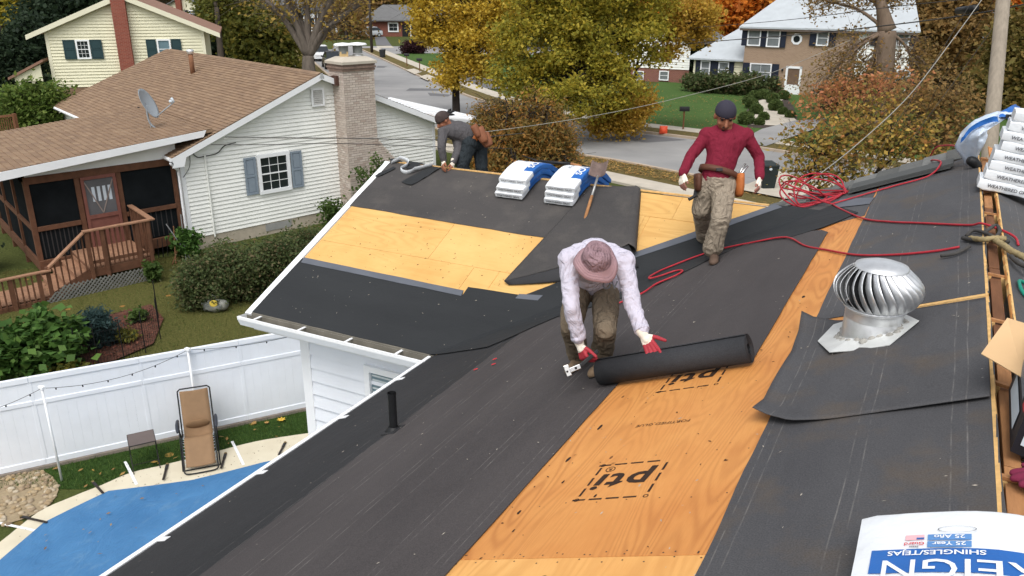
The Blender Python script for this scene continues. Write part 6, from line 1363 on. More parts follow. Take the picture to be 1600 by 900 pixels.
b = MB(); b.add([dc+(e1*math.cos(a)*.40+e2*math.sin(a)*.46)*r+fdv*(.10*r*r) for r in np.linspace(.02, 1, 8) for a in np.linspace(0, 6.2832, 33)[:-1]], [(i*32+k, i*32+(k+1) % 32, (i+1)*32+(k+1) % 32, (i+1)*32+k) for i in range(7) for k in range(32)]); b.build('reflector', M_DISH, ds, smooth=True, solid=.01)
b = MB(); b.tube(curve([dp, dp+Vector((-.12, -.12, .2)), dp+Vector((-.32, -.28, .45)), dc-fdv*.02-e2*.05], 4), .03, 8); b.build('mast', M_DISH, ds, smooth=True)
b = MB(); b.tube([dc-e2*.42+fdv*.1, dc-e2*.28+fdv*.78], .018, 7); b.build('arm', M_DISH, ds); b = MB(); q = dc-e2*.26+fdv*.80; b.tube([q, q-fdv*.12+e2*.05], [.04, .05], 10); b.tube([q-e2*.03+e1*.03, q+e2*.12+e1*.04], .035, 8); b.build('receiver', M_LW, ds, smooth=True)
b = MB(); b.tube([dp+Vector((-.3, -.27, .4)), dp+Vector((-.36, -.3, .0))], .012, 6); b.tube(curve([dp+Vector((0, 0, .05)), dp+Vector((.1, -.25, -.15)), dp+Vector((.05, -.45, -.45))], 4), .01, 5); b.lathe(dp, [(.13, -.02), (.10, .03), (.03, .05)], 12); b.build('foot', M_DISH, ds)
# white flat patio roof at the far front
b = MB(); q = [WL(9.45, -.7, 3.02), WL(11.9, -.5, 2.62), WL(12.6, 8, 2.62), WL(9.6, 8, 3.02)]; b.add([*q, *[p-Vector((0, 0, .10)) for p in q]], [(0, 1, 2, 3), (7, 6, 5, 4), (0, 4, 5, 1), (1, 5, 6, 2), (2, 6, 7, 3), (3, 7, 4, 0)]); pr_ = b.build('patio_roof', M_WALU, nh)
for i in range(1, 9): b = MB(); b.beam(q[0]+(q[3]-q[0])*i/9+Vector((0, 0, .02)), q[1]+(q[2]-q[1])*i/9+Vector((0, 0, .02)), .05, .05); b.build('seam', M_WALU, pr_)
b = MB(); b.beam(q[1]+Vector((0, 0, -.02)), q[2]+Vector((0, 0, -.02)), .12, .12); b.build('gutter', M_WALU, pr_)
b = MB(); b.tube([WL(11.8, -.35, 0), WL(11.8, -.35, 2.6)], .05, 8); b.build('post', M_WALU, pr_)
# cable and conduit on the gable wall
b = MB(); b.tube([WL(.72, -.07, 2.78), WL(.72, -.07, .3)], .025, 8); b.build('conduit', M_SIDN, nh)
b = MB(); b.tube(curve([WL(.35, -.05, 2.9), WL(.5, -.06, 2.72), WL(.75, -.06, 2.72), WL(1.1, -.07, 2.76), WL(1.35, -.08, 2.95), WL(1.7, -.1, 3.0)], 4), .014, 5); b.tube(curve([WL(.3, -.04, 2.95), WL(.25, -.05, 2.5), WL(.02, -.05, 2.2)], 4), .008, 5); b.build('cable', M_BLACK, nh)
# ------------------------------------------------ screened porch with deck
PB, PA0 = .3, -3.92
porch_z = lambda a: 2.92+.0837*(a+4.5)
def prf(t, x, h): a = -4.6+t; return WL(a, -.18+x, porch_z(a)+.10+h)
b = MB(); L2 = 6.2; b.add([prf(0, 0, 0), prf(0, L2, 0), prf(5.6, L2, 0), prf(5.6, 0, 0), prf(0, 0, -.08), prf(0, L2, -.08), prf(5.6, L2, -.08), prf(5.6, 0, -.08)], [(0, 1, 2, 3), (7, 6, 5, 4), (0, 4, 5, 1), (1, 5, 6, 2), (2, 6, 7, 3), (3, 7, 4, 0)]); b.build('porch_roof', M_SHIN, nh)
shingles(prf, 5.6, L2, nh, M_SHIN, .16, .32)
b = MB(); b.add([prf(0, -.03, .01), prf(5.4, -.03, .01), prf(5.3, -.03, -.16), prf(0, -.03, -.20)], [(0, 1, 2, 3)]); b.build('rake_board', M_WALU, nh, solid=.03)
b = MB(); b.add([prf(-.02, -.03, .02), prf(-.02, L2, .02), prf(-.02, L2, -.20), prf(-.02, -.03, -.20)], [(0, 1, 2, 3)]); b.build('fascia', M_WALU, nh, solid=.06)
b = MB(wl); z = 2.72
while z < 3.35:
    a0 = max(PA0, (z-2.86)/.0837-4.5+.3); a1 = max(PA0, (z+bd-2.86)/.0837-4.5+.3)
    if a0 < 0: b.add([(a0, -PB+.05, z), (.0, -PB+.05, z), (.0, -PB+.033, z+bd), (min(a1, 0), -PB+.033, z+bd), (a0, -PB+.03, z), (0, -PB+.03, z)], [(0, 1, 2, 3), (4, 5, 1, 0)])
    z += bd
o = b.build('porch_siding', M_SIDN, nh); o['kind'] = 'stuff'
fz0 = .42
def post(a, b0, z0, z1, w_=.10, m=M_DECK, nm='porch_post'): b = MB(); b.box((0, 0, 0), (1, 1, 1)); b.v = [tuple(WL(a-w_/2+w_*x, b0-w_/2+w_*y, z0+(z1-z0)*zz)) for x, y, zz in b.v]; return b.build(nm, m, nh, bevel=.006)
for a in (PA0, -2.72, -1.66, -.14): post(a, PB, 0, 2.62, .13)
for a in (PA0,):
    for b0 in (2.2, 4.1, 5.9): post(a, b0, 0, 2.6, .12)
def wb(nm, a0, a1, z0, z1, o0=.0, o1=.09, m=M_DECK): b = MB(wl); b.box((a0, -PB+o0, z0), (a1, -PB+o1, z1)); return b.build(nm, m, nh, bevel=.006)
wb('beam', PA0-.05, -.08, 2.55, 2.74); wb('rim_joist', PA0-.05, -.08, fz0-.18, fz0+.10, .0, .12)
wb('screen_rail', PA0+.07, -2.79, 1.30, 1.42); wb('screen_rail', -1.59, -.2, 1.30, 1.42)
M_SCR = mat('dark_insect_screen', (26, 29, 31), .95, .3, 1.5, 0, spec=.05)
for a0, a1 in ((PA0+.07, -2.79), (-1.59, -.2)):
    for z0, z1 in ((1.42, 2.55), (.52, 1.30)): wb('screen', a0, a1, z0, z1, .02, .026, M_SCR)
    for i in range(9): wb('baluster', a0+.06+i*(a1-a0-.1)/9, a0+.09+i*(a1-a0-.1)/9, .56, 1.28, .027, .035, mat('shaded_baluster', (52, 50, 50), .8))  # baluster colour darkened to stand for the dimness behind the screen
# side wall of the porch: screens, rails
sd = lambda b_, o, z: WL(PA0-o, b_, z)
for b0, b1 in ((.37, 2.14), (2.26, 4.04), (4.16, 5.84)):
    for z0, z1 in ((1.42, 2.5), (.5, 1.30)): b = MB(sd); b.box((b0, -.01, z0), (b1, -.004, z1)); b.build('screen', M_SCR, nh)
    b = MB(sd); b.box((b0, -.04, 1.30), (b1, .05, 1.42)); b.build('screen_rail', M_DECK, nh)
b = MB(sd); b.box((.2, -.05, fz0-.18), (6, .06, fz0+.08)); b.build('rim_joist', M_DECK, nh)
b = MB(); b.add([WL(PA0, .4, fz0), WL(0, .4, fz0), WL(0, 6, fz0), WL(PA0, 6, fz0)], [(0, 1, 2, 3)]); b.add([WL(PA0, 6, 0), WL(0, 6, 0), WL(0, 6, 2.7), WL(PA0, 6, 2.7)], [(0, 1, 2, 3)]); b.build('porch_floor', M_LUMD, nh, solid=.03)
# screen door
M_DOOR = mat('reddish_door_wood', (122, 78, 68), .7, .12, 6, .2)
dr = wb('screen_door', -2.64, -1.74, 2.46, 2.55, .05, .10, M_DOOR)
for lo, hi in (((-2.64, .52), (-2.56, 2.46)), ((-1.82, .52), (-1.74, 2.46)), ((-2.56, 1.40), (-1.82, 1.50)), ((-2.56, .52), (-1.82, .64))):
    b = MB(wl); b.box((lo[0], -PB+.05, lo[1]), (hi[0], -PB+.10, hi[1])); b.build('door_rail', M_DOOR, dr)
b = MB(wl); b.box((-2.56, -PB+.06, 1.50), (-1.82, -PB+.066, 2.46)); b.build('door_screen', mat('pale_door_screen', (96, 96, 98), .4, .15, 2), dr)
b = MB(wl); b.box((-2.56, -PB+.06, .64), (-1.82, -PB+.066, 1.40)); b.build('door_panel', M_DOOR, dr)
for s in (-1, 1): b = MB(); b.beam(WL(-2.19+s*.36, PB-.075, 2.4), WL(-2.19, PB-.075, 1.52), .03, .012, wn); b.build('door_brace', mat('pale_brace', (140, 128, 122), .7), dr)
for i in range(4): b = MB(wl); b.box((-2.40+i*.14, -PB+.068, 1.85), (-2.32+i*.14, -PB+.070, 2.25)); b.build('door_reflection', M_LW, dr)  # pale strips laid on the door screen as a painted reflection
# landing, stairs, lower deck
DB, DZ = -1.6, .62; deck = thing('wooden_deck', 'brown stained deck with railings and stairs in front of the screened porch', 'deck', WL(-2.4, -1, 0))
def dk(nm, lo, hi, m=M_DECK, par=None): b = MB(lambda a, bb, z: WL(a, bb, z)); b.box(lo, hi); return b.build(nm, m, par or deck, bevel=.005)
for i in range(13): dk('deck_board', (-3.15, DB+.02+i*.145, DZ-.035), (-1.6, DB+.155+i*.145, DZ), M_DECKL)
dk('rim_joist', (-3.15, DB-.04, DZ-.24), (-1.6, DB, DZ-.03)); dk('rim_joist', (-1.6, DB-.04, DZ-.24), (-1.56, .2, DZ-.03)); dk('rim_joist', (-3.19, DB-.04, DZ-.24), (-3.15, .2, DZ-.03))
for a, b0 in ((-3.12, DB-.07), (-1.62, DB-.07), (-1.50, -.6), (-1.5, .1), (-2.75, DB-.07), (-1.9, DB-.07)): dk('post', (a-.045, b0-.045, DZ-.28), (a+.045, b0+.045, DZ+.98))
dk('hand_rail', (-3.20, DB-.15, DZ+.96), (-1.50, DB+.0, DZ+1.0), M_DECKL); dk('hand_rail', (-1.57, DB-.15, DZ+.965), (-1.43, .2, DZ+1.005), M_DECKL)
dk('lower_rail', (-3.1, DB-.05, DZ+.10), (-1.6, DB-.01, DZ+.18))
for i in range(12): a = -3.02+i*.118; dk('baluster', (a-.018, DB-.05, DZ+.0), (a+.018, DB-.015, DZ+.96))
for i in range(11): b0 = DB+.1+i*.14; dk('baluster', (-1.53, b0-.018, DZ), (-1.495, b0+.018, DZ+.965))
ns = 4
for i in range(ns):
    z1 = DZ-.15*(i+1); a1 = -3.19-.26*i; dk('tread', (a1-.29, DB+.02, z1-.035), (a1, .1, z1), M_DECKL); dk('riser', (a1-.02, DB+.03, z1), (a1, .08, z1+.12), M_DECKL)
b = MB(); b.beam(WL(-3.15, DB-.03, DZ-.12), WL(-4.30, DB-.03, -.02), .04, .24, (0, 0, 1)); b.build('stringer', M_DECK, deck)
b = MB(); b.beam(WL(-3.15, DB-.07, DZ+.98), WL(-4.12, DB-.07, .86), .14, .035, (0, 0, 1)); b.build('hand_rail', M_DECKL, deck)
for i in range(6): t = (i+.6)/7; a = -3.15-t*1.0; zt = DZ+.97-t*.75; dk('baluster', (a-.018, DB-.05, max(.05, DZ-.05-t*.6)), (a+.018, DB-.015, zt))
dk('post', (-4.17, DB-.12, 0), (-4.08, DB-.03, .90)); LZ = .16
for i in range(8): dk('deck_board', (-7.2, DB-.02+i*.145, LZ-.03), (-4.2, DB+.115+i*.145, LZ), M_DECKL)
dk('rim_joist', (-7.2, DB-.12, -.02), (-4.15, DB-.06, LZ-.03)); dk('hand_rail', (-7.2, DB-.20, .80), (-4.06, DB-.06, .84), M_DECKL)
for a in (-7.1, -6.0, -4.95, -4.35): dk('post', (a-.045, DB-.17, 0), (a+.045, DB-.08, .80))
for i in range(22): a = -7.0+i*.125; dk('baluster', (a-.018, DB-.14, .08), (a+.018, DB-.105, .80))
# lattice skirt
lat = thing('lattice_skirt', 'grey diagonal lattice panel under the deck stairs', 'lattice', WL(-2.8, DB-.2, 0)); M_LAT = mat('weathered_lattice', (120, 120, 114), .85, .15, 6, .3)
x0, x1, zt = -4.35, -1.62, DZ-.22
for sg in (1, -1):
    k = x0-1.2
    while k < x1+1.2:
        pts = [(k+sg*z, z) for z in np.linspace(.0, zt, 20)]; pts = [(a, z) for a, z in pts if x0 < a < x1 and z < min(zt, (a+4.45)*.62)]
        if len(pts) > 1: b = MB(); b.beam(WL(pts[0][0], DB-.14-(.012 if sg > 0 else 0), pts[0][1]), WL(pts[-1][0], DB-.14-(.012 if sg > 0 else 0), pts[-1][1]), .034, .010, wn); b.build('slat', M_LAT, lat)
        k += .105
# ------------------------------------------------ planting round the yard
shrub('azalea_hedge', 'dense azalea bush at the corner of the white house by the soil bag', (*gp(322, 474), 0), (.85, .75, 1.0), M_LEAFAZ, 16000, .05, group='azalea bushes along the white house')
shrub('azalea_hedge', 'widest azalea bush under the white house window', (*gp(372, 462), 0), (1.0, .85, 1.15), M_LEAFAZ, 20000, .05, group='azalea bushes along the white house')
shrub('azalea_hedge', 'azalea bush nearest the wing eave', (*gp(425, 448), 0), (1.0, .85, 1.05), M_LEAFAZ, 18000, .05, group='azalea bushes along the white house')
shrub('azalea_hedge', 'azalea bush half hidden behind the wing roof', (*gp(478, 425), 0), (1.0, .85, 1.1), M_LEAFAZ, 14000, .05, group='azalea bushes along the white house')
shrub('climbing_shrub', 'leggy green shrub growing against the brick chimney', WL(5.6, -1.5, 0), (.75, .6, 2.1), M_LEAFG, 4200, .07, k=36)
shrub('garden_shrub', 'loose shrub on the white wall left of the chimney', WL(4.3, -1.1, 0), (.7, .5, 1.0), M_LEAFG, 1500, .07, k=26)
shrub('garden_shrub', 'green shrub behind the grey shirted person', WL(9.0, -2.2, 0), (.8, .7, 2.3), M_LEAFG, 4200, .07, k=36)
shrub('hydrangea', 'broad leaved hydrangea bush at the left behind the fence', (*gp(22, 590), 0), (.85, .8, 1.05), M_LEAFHY, 1900, .14, up=.6, aspect=1.3, group='hydrangeas by the fence')
shrub('hydrangea', 'broad leaved hydrangea bush beside the blue green spruce', (*gp(92, 572), 0), (.8, .75, 1.0), M_LEAFHY, 1900, .14, up=.6, aspect=1.3, group='hydrangeas by the fence')
shrub('spruce_shrub', 'small blue green spruce bush in the mulch bed', (*gp(152, 545), 0), (.48, .45, .8), M_LEAFSP, 6000, .035, aspect=3)
shrub('garden_shrub', 'pale green vine growing up the lattice', WL(-1.75, DB-.35, 0), (.22, .2, .55), M_LEAFG, 900, .07)
shrub('garden_shrub', 'bright green shrub by the house corner under the porch', WL(-.3, -.6, 0), (.5, .4, .8), M_LEAFHY, 1100, .08)
shrub('garden_shrub', 'dark shrub at the far left beside the porch', WL(-5.6, 2.2, 0), (.9, .9, 1.5), M_LEAFDG, 5000, .07)
for i, (x, y) in enumerate(((120, 590), (30, 610), (75, 600), (160, 520), (195, 535), (215, 505))):
    shrub('bedding_plant', ['low yellowing plant by the fence below the hydrangeas', 'low plant at the far left by the fence', 'low plant between the hydrangeas and the fence', 'small plant behind the spruce bush', 'small plant in the red mulch', 'small plant at the foot of the lattice'][i], (*gp(x, y), 0), (.35, .3, .3), [M_LEAFGY, M_LEAFG][i % 2], 420, .06, k=14, group='bedding plants')
sheet('mulch_bed', [gp(118, 578), gp(180, 566), gp(240, 540), gp(256, 500), gp(236, 478), gp(150, 500), gp(105, 530)], .05, M_MULCH)
bits('mulch_chips', 'loose red bark chips on the mulch bed', 'mulch', 900, lambda: (lambda g: (Vector((g[0], g[1], .06)), (random.uniform(-.4, .4), random.uniform(-.4, .4), 1)))(inpoly([gp(118, 578), gp(180, 566), gp(240, 540), gp(256, 500), gp(236, 478), gp(150, 500), gp(105, 530)], 1)[0]), islandmat('bark_chip', [(116, 68, 56), (96, 60, 50), (134, 86, 70), (84, 54, 46)]), .022)
wf_ = thing('wire_garden_fence', 'thin dark wire garden fence with stakes round the mulch bed', 'garden fence', (*gp(230, 535), 0)); fpts = [gp(125, 580), gp(155, 574), gp(195, 566), gp(228, 552), gp(251, 530), gp(248, 500)]
for p in fpts: b = MB(); b.tube([(*p, 0), (*p, .95)], .012, 5); b.build('stake', M_BLACK, wf_)
for a, c in zip(fpts, fpts[1:]):
    for z in (.25, .5, .75): b = MB(); b.tube([(*a, z), (*c, z+.02)], .003, 4); b.build('wire', M_BLACK, wf_)
    for k in range(1, 8): q = a+(c-a)*k/8; b = MB(); b.tube([(*q, .02), (*q, .85)], .003, 4); b.build('wire', M_BLACK, wf_)
g = gp(335, 485); sb_ = thing('soil_bag', 'crumpled grey and yellow soil bag on the lawn below the azaleas', 'bag', (*g, 0)); b = MB(); ell(b, Vector((g.x, g.y, .16)), Vector((.30, .1, 0)), Vector((-.08, .22, .0)), Vector((0, 0, .2)), 12)
b.v = [tuple(Vector(v)+Vector((mnoise.noise(Vector(v)*5), mnoise.noise(Vector(v)*5+Vector((3, 0, 0))), mnoise.noise(Vector(v)*6)))*.09) for v in b.v]; b.build('sack', mat('bag_plastic', (112, 118, 116), .4, .3, 6, .4, 20, col2=(150, 150, 140)), sb_, smooth=True)
q = Vector((g.x, g.y, .18))+(CAMP-Vector((g.x, g.y, .2))).normalized()*.27; b = MB(); b.add([q+CR*.10*math.cos(a)+CU*.08*math.sin(a) for a in np.linspace(0, 6.28, 13)[:-1]], [tuple(range(12))]); b.build('label_print', mat('yellow_print', (188, 164, 60), .5), sb_)
# clutter under the porch
cl = thing('garden_tools', 'dim clutter of poles and racks leaning under the porch edge', 'garden tools', WL(-.6, -.4, 0))
for i, (a, c, zz) in enumerate(((-.5, -.25, 1.2), (-.8, -.5, .9), (-.35, -.7, 1.0), (-.9, -.2, .7))): b = MB(); b.tube([WL(a, -.9, .02), WL(c, -.2, zz)], .016, 6); b.build('pole', [mat('grey_pole', (116, 118, 118), .6), M_LUMD][i % 2], cl)
for i in range(5): b = MB(); b.tube([WL(-1.3+i*.13, -.2, .05), WL(-1.25+i*.13, -.15, .6)], .012, 5); b.build('rack_bar', M_DARKM, cl)
# ------------------------------------------------------------------ houses further off
def hsill(): pass
M_SHG = mat('pale_grey_shingle', (176, 182, 186), .9, .06, 1.5, .4, 60); M_SHGD = mat('dark_grey_shingle', (104, 104, 104), .9, .1, 1.5, .4, 60); M_SHBR = mat('brown_far_shingle', (140, 108, 92), .9, .1, 1.5, .4, 60)
M_NAVY = mat('dark_navy_shutter', (36, 42, 58), .6, .05); M_TEAL = mat('dark_teal_shutter', (42, 66, 70), .6, .05)
def uvwall(name, xf, poly, m, parent):
    me = bpy.data.meshes.new(name); me.from_pydata([tuple(xf(x, 0, z)) for x, z in poly], [], [tuple(range(len(poly)))]); me.materials.append(m); uv = me.uv_layers.new()
    for i, l in enumerate(me.loops): uv.data[i].uv = poly[l.vertex_index]
    me.update(); return link(name, me, parent)
def lapwall(xf, x0, x1, z0, z1, m, parent, bd=.14, lim=None):
    b = MB(xf); z = z0
    while z < z1-.01:
        zb = min(z1, z+bd); a0, a1 = lim(z) if lim else (x0, x1); c0, c1 = lim(zb) if lim else (x0, x1)
        if a1 > a0:
            if c1 < c0: c0 = c1 = (c0+c1)/2
            b.add([(a0, .055, z), (a1, .055, z), (c1, .006, zb), (c0, .006, zb), (a0, .0, z), (a1, .0, z)], [(0, 1, 2, 3), (4, 5, 1, 0)])
        z = zb
    o = b.build('siding', m, parent); o['kind'] = 'stuff'; return o
class Facade:
    """a vertical wall plane through two plan points; px() turns a sight line into wall coordinates"""
    def __init__(s, o, d): s.o = Vector((o[0], o[1], 0)); s.d = Vector((d[0], d[1], 0)).normalized(); s.n = Vector((s.d.y, -s.d.x, 0)); s.n = s.n if s.n.dot(CAMP-s.o) > 0 else -s.n
    def xf(s, x, o, z): return s.o+s.d*x+s.n*o+Vector((0, 0, z))
    def px(s, x, y): p = onplane(x, y, s.o, s.n); return (p-s.o).dot(s.d), p.z
def win(parent, F, a, c, sh=None, shw=.4, fm=None, gm=None, bars=(1, 2), fr=.09):
    (x0, z1), (x1, z0) = F.px(*a), F.px(*c); xo = lambda x, o, z: F.xf(x, o+.075, z)
    w_ = window(parent, xo, x0+fr, x1-fr, z0+fr, z1-fr, fr, gm=gm, fm=fm, bars=bars)
    if sh:
        for xa, xb in ((x0-shw-.03, x0-.03), (x1+.03, x1+shw+.03)): shutter(parent, xo, xa, xb, z0, z1, sh)
    return x0, x1, z0, z1
def slab(name, pts, th, m, parent): b = MB(); n = len(pts); b.add([*pts, *[Vector(p)-Vector((0, 0, th)) for p in pts]], [tuple(range(n)), tuple(range(n, 2*n))[::-1]]+[(i, (i+1) % n, n+(i+1) % n, n+i) for i in range(n)]); return b.build(name, m, parent)
# cream gable house, upper left
F1 = Facade(G(110, 188), _rt*math.cos(R(18))+_fh*math.sin(R(18))); crm = thing('cream_house', 'cream sided gable house with red brick chimney and dark shutters', 'house', F1.o)
xl, ze = F1.px(68, 47); xr, _ = F1.px(318, 47); xm = (xl+xr)/2; zp = ze+(xm-xl)*.43
lim = lambda z: (xl, xr) if z <= ze else (xl+(z-ze)/.43, xr-(z-ze)/.43)
uvwall('wall', F1.xf, [(xl, 0), (xr, 0), (xr, ze), (xm, zp), (xl, ze)], M_CREAM, crm); lapwall(F1.xf, xl, xr, 1.9, zp-.02, M_CREAM, crm, .175, lim)
b = MB(F1.xf); b.box((xl, .0, 0), (xr, .02, 1.9)); b.build('foundation', mat('tan_block', (128, 104, 84), .95), crm)
bkd = 10.; ov = .9
for sg in (0, 1):
    x0 = xl-ov if sg == 0 else xr+ov; z0 = ze-ov*.43+.12; q = [F1.xf(x0, .35, z0), F1.xf(xm, .35, zp+.12), F1.xf(xm, -bkd, zp+.12), F1.xf(x0, -bkd, z0)]; slab('roof', q, .12, M_SHBR, crm)
    b = MB(F1.xf); b.add([(x0, .36, z0+.02), (xm, .36, zp+.14), (xm, .36, zp-.16), (x0, .36, z0-.24)], [(0, 1, 2, 3)]); b.build('rake_board', M_CREAMD, crm, solid=.05)
for xa in (xl, xr-.18): b = MB(F1.xf); b.box((xa, -.02, 0), (xa+.18, .05, ze)); b.build('corner_board', M_CREAMD, crm)
b = MB(F1.xf); b.quad((xl, 0, 0), (xl, -bkd, 0), (xl, -bkd, ze), (xl, 0, ze)); b.quad((xr, 0, 0), (xr, -bkd, 0), (xr, -bkd, ze), (xr, 0, ze)); b.build('wall', M_CREAM, crm)
win(crm, F1, (117, 62), (144, 92), M_TEAL, .62, bars=(3, 2)); win(crm, F1, (244, 61), (270, 92), M_TEAL, .55, gm=M_GLASSB, bars=(1, 1))
(ca, cz), (cb, _) = F1.px(186, 60), F1.px(207, 60); M_RBRK = brick_mat('red_brick', (124, 62, 50), (148, 82, 66), (150, 128, 116))
b = MB(F1.xf); b.box((ca-.12, .03, 0), (cb-.08, .50, zp+1.6)); o = b.build('chimney', M_RBRK, crm)
uvl = o.data.uv_layers.new()
for i, l in enumerate(o.data.loops): v = Vector(o.data.vertices[l.vertex_index].co)-F1.o; uvl.data[i].uv = (v.dot(F1.d)+v.dot(F1.n), v.z)
# its small porch at the left
(p0, z0), (p1, z1) = F1.px(18, 122), F1.px(66, 98); slab('porch_roof', [F1.xf(p0, .8, z0+.1), F1.xf(p1+.2, .8, z1+.25), F1.xf(p1+.2, -2.5, z1+.25), F1.xf(p0, -2.5, z0+.1)], .14, M_SHBR, crm)
b = MB(F1.xf); b.add([(p0+.3, .6, z0-.15), (p1, .6, z0-.15), (p1, .6, z1-.05), (p0+.3, .6, z0+.1)], [(0, 1, 2, 3)]); b.build('porch_gable', M_CREAM, crm, solid=.05)
for x in (p0+.4, p0+1.1): b = MB(F1.xf); b.box((x, .4, 0), (x+.16, .56, z0-.1)); b.build('porch_post', M_CREAMD, crm)
# its deck rail at the very left
b = MB(); q0, q1 = G(0, 212), G(24, 208); dk2 = thing('distant_deck_rail', 'dark wooden deck rail at the left edge behind the brown porch roof', 'railing', q0)
q0, q1 = at(-6, 183, 30), at(22, 180, 30); b.beam(q0, q1, .1, .08); b.build('hand_rail', M_LUMD, dk2)
for i in range(9): p = q0+(q1-q0)*i/8; b = MB(); b.tube([p, p-Vector((0, 0, .75))], .022, 5); b.build('baluster', M_LUMD, dk2)
b = MB(); b.beam(q0-Vector((0, 0, .8)), q1-Vector((0, 0, .8)), .1, .1); b.build('rim_joist', M_LUMD, dk2)
b = MB(); b.beam(q1+Vector((0, 0, .06)), Vector((q1.x, q1.y, 0)), .12, .12); b.build('post', M_LUMD, dk2)
# house glimpsed behind the cream house
F2 = Facade(at(250, 40, 92).to_2d().to_3d(), _rt); h2 = thing('distant_cream_house', 'small pale gable house with red chimney behind the cream house', 'house', F2.o)
(xa, za), (xb, _), (xm2, zm2) = F2.px(250, 14), F2.px(318, 14), F2.px(287, -6); uvwall('wall', F2.xf, [(xa, 0), (xb, 0), (xb, za), (xm2, zm2), (xa, za)], M_CREAM, h2)
for x0, z0 in ((xa-.6, za-.2), (xb+.6, za-.2)): slab('roof', [F2.xf(x0, .3, z0), F2.xf(xm2, .3, zm2+.15), F2.xf(xm2, -8, zm2+.15), F2.xf(x0, -8, z0)], .12, M_SHGD, h2)
win(h2, F2, (294, 16), (306, 26), M_NAVY, .35); (ca, _), (cb, _) = F2.px(277, 10), F2.px(285, 10); b = MB(F2.xf); b.box((ca, .02, 0), (cb, .5, zm2+1.5)); b.build('chimney', mat('far_red_brick', (132, 76, 62), .9), h2)
(ra, rz), (rb, rz2) = F2.px(280, 24), F2.px(322, 40); slab('porch_roof', [F2.xf(ra, .2, rz), F2.xf(ra+1.2, 3.4, rz-1.3), F2.xf(rb+.8, 3.4, rz2-1.0), F2.xf(rb, .2, rz2+.2)], .1, M_SHG, h2)
# brick colonial on the right
F3 = Facade(G(1157, 143), (1, -.075)); bh = thing('brick_house', 'two storey tan brick house with pale grey roof across the street', 'house', F3.o)
_, ez = F3.px(1157, 40); x1, _ = F3.px(1342, 60); x2, _ = F3.px(1428, 60)
M_TBRK = brick_mat('tan_brick', (146, 122, 102), (164, 140, 118), (172, 158, 142))
uvwall('wall', F3.xf, [(0, 0), (x1, 0), (x1, ez), (0, ez)], M_TBRK, bh); uvwall('wall', F3.xf, [(x1, 0), (x2, 0), (x2, ez), (x1, ez)], M_WHITE, bh); lapwall(F3.xf, x1, x2, .5, ez, M_SIDN, bh, .2)
b = MB(F3.xf); b.quad((0, 0, 0), (0, -9, 0), (0, -9, ez), (0, 0, ez)); b.build('side_wall', mat('tan_brick_side', (150, 128, 108), .9, .1, 3), bh); b = MB(F3.xf); b.quad((x2, 0, 0), (x2, -9, 0), (x2, -9, ez), (x2, 0, ez)); b.build('side_wall', mat('tan_brick_side', (150, 128, 108), .9, .1, 3), bh)
slab('roof', [F3.xf(-.45, .45, ez-.05), F3.xf(x2+.4, .45, ez-.05), F3.xf(x2-1.2, -4.5, ez+2.9), F3.xf(2.2, -4.5, ez+2.9)], .12, M_SHG, bh); slab('roof', [F3.xf(-.45, .45, ez-.05), F3.xf(2.2, -4.5, ez+2.9), F3.xf(-.45, -9.4, ez-.05)], .12, M_SHG, bh)
slab('roof', [F3.xf(-.45, -9.4, ez-.05), F3.xf(x2+.4, -9.4, ez-.05), F3.xf(x2-1.2, -4.5, ez+2.9), F3.xf(2.2, -4.5, ez+2.9)], .12, M_SHG, bh)
b = MB(F3.xf); b.box((-.4, .0, ez-.32), (x2+.3, .42, ez-.12)); b.build('fascia', mat('brown_fascia', (98, 86, 78), .8), bh)
M_WNG = mat('pale_window_glass', (116, 122, 124), .15, .15, 2, 0, spec=.5)
for a, c in (((1170, 44), (1188, 72)), ((1200, 45), (1218, 74))): win(bh, F3, a, c, M_NAVY, .40, gm=M_WNG, bars=(1, 1))
win(bh, F3, (1173, 98), (1204, 127), M_NAVY, .52, gm=M_WNG, bars=(2, 1)); win(bh, F3, (1278, 47), (1294, 72), M_NAVY, .45, gm=M_WNG, bars=(1, 1))
(xa, za), (xb, zb_) = F3.px(1173, 127), F3.px(1202, 138); b = MB(F3.xf); b.box((xa, .0, zb_-.1), (xb, .04, za)); b.build('panel', M_CREAMD, bh)
(xa, za), (xb, zb_) = F3.px(1229, 103), F3.px(1249, 146); b = MB(F3.xf); b.box((xa, 0, 0), (xa+.16, .08, za)); b.box((xb-.16, 0, 0), (xb, .08, za)); b.box((xa, 0, za-.16), (xb, .08, za)); dr2 = b.build('door_frame', M_WALU, bh)
b = MB(F3.xf); b.box((xa+.16, .01, 0), (xb-.16, .03, za-.16)); b.build('door', mat('brown_door_glass', (112, 92, 78), .3), dr2); b = MB(F3.xf); b.box((xa+.16, .03, 0), (xb-.16, .05, .75)); b.build('door_panel', M_WALU, dr2)
(xa, za) = F3.px(1245, 61); b = MB(F3.xf); b.lathe((0, 0, 0), [(.18, 0), (.30, 0)], 8); b.v = [tuple(F3.xf(xa+(Vector(v)-F3.o).dot(F3.d), .04, za)) for v in b.v]; b = MB(F3.xf); b.add([(xa+.42*math.cos(a), .04, za+.42*math.sin(a)) for a in np.linspace(.39, 6.67, 9)[:-1]], [tuple(range(8))]); ow = b.build('octagon_window', M_WALU, bh); b = MB(F3.xf); b.add([(xa+.25*math.cos(a), .05, za+.25*math.sin(a)) for a in np.linspace(.39, 6.67, 9)[:-1]], [tuple(range(8))]); b.build('pane', M_GLASS, ow)
for a, c in (((1372, 49), (1384, 72)), ((1404, 49), (1420, 72)), ((1362, 108), (1374, 132)), ((1402, 108), (1420, 132))): win(bh, F3, a, c, M_NAVY, .35, gm=M_WNG, bars=(1, 1))
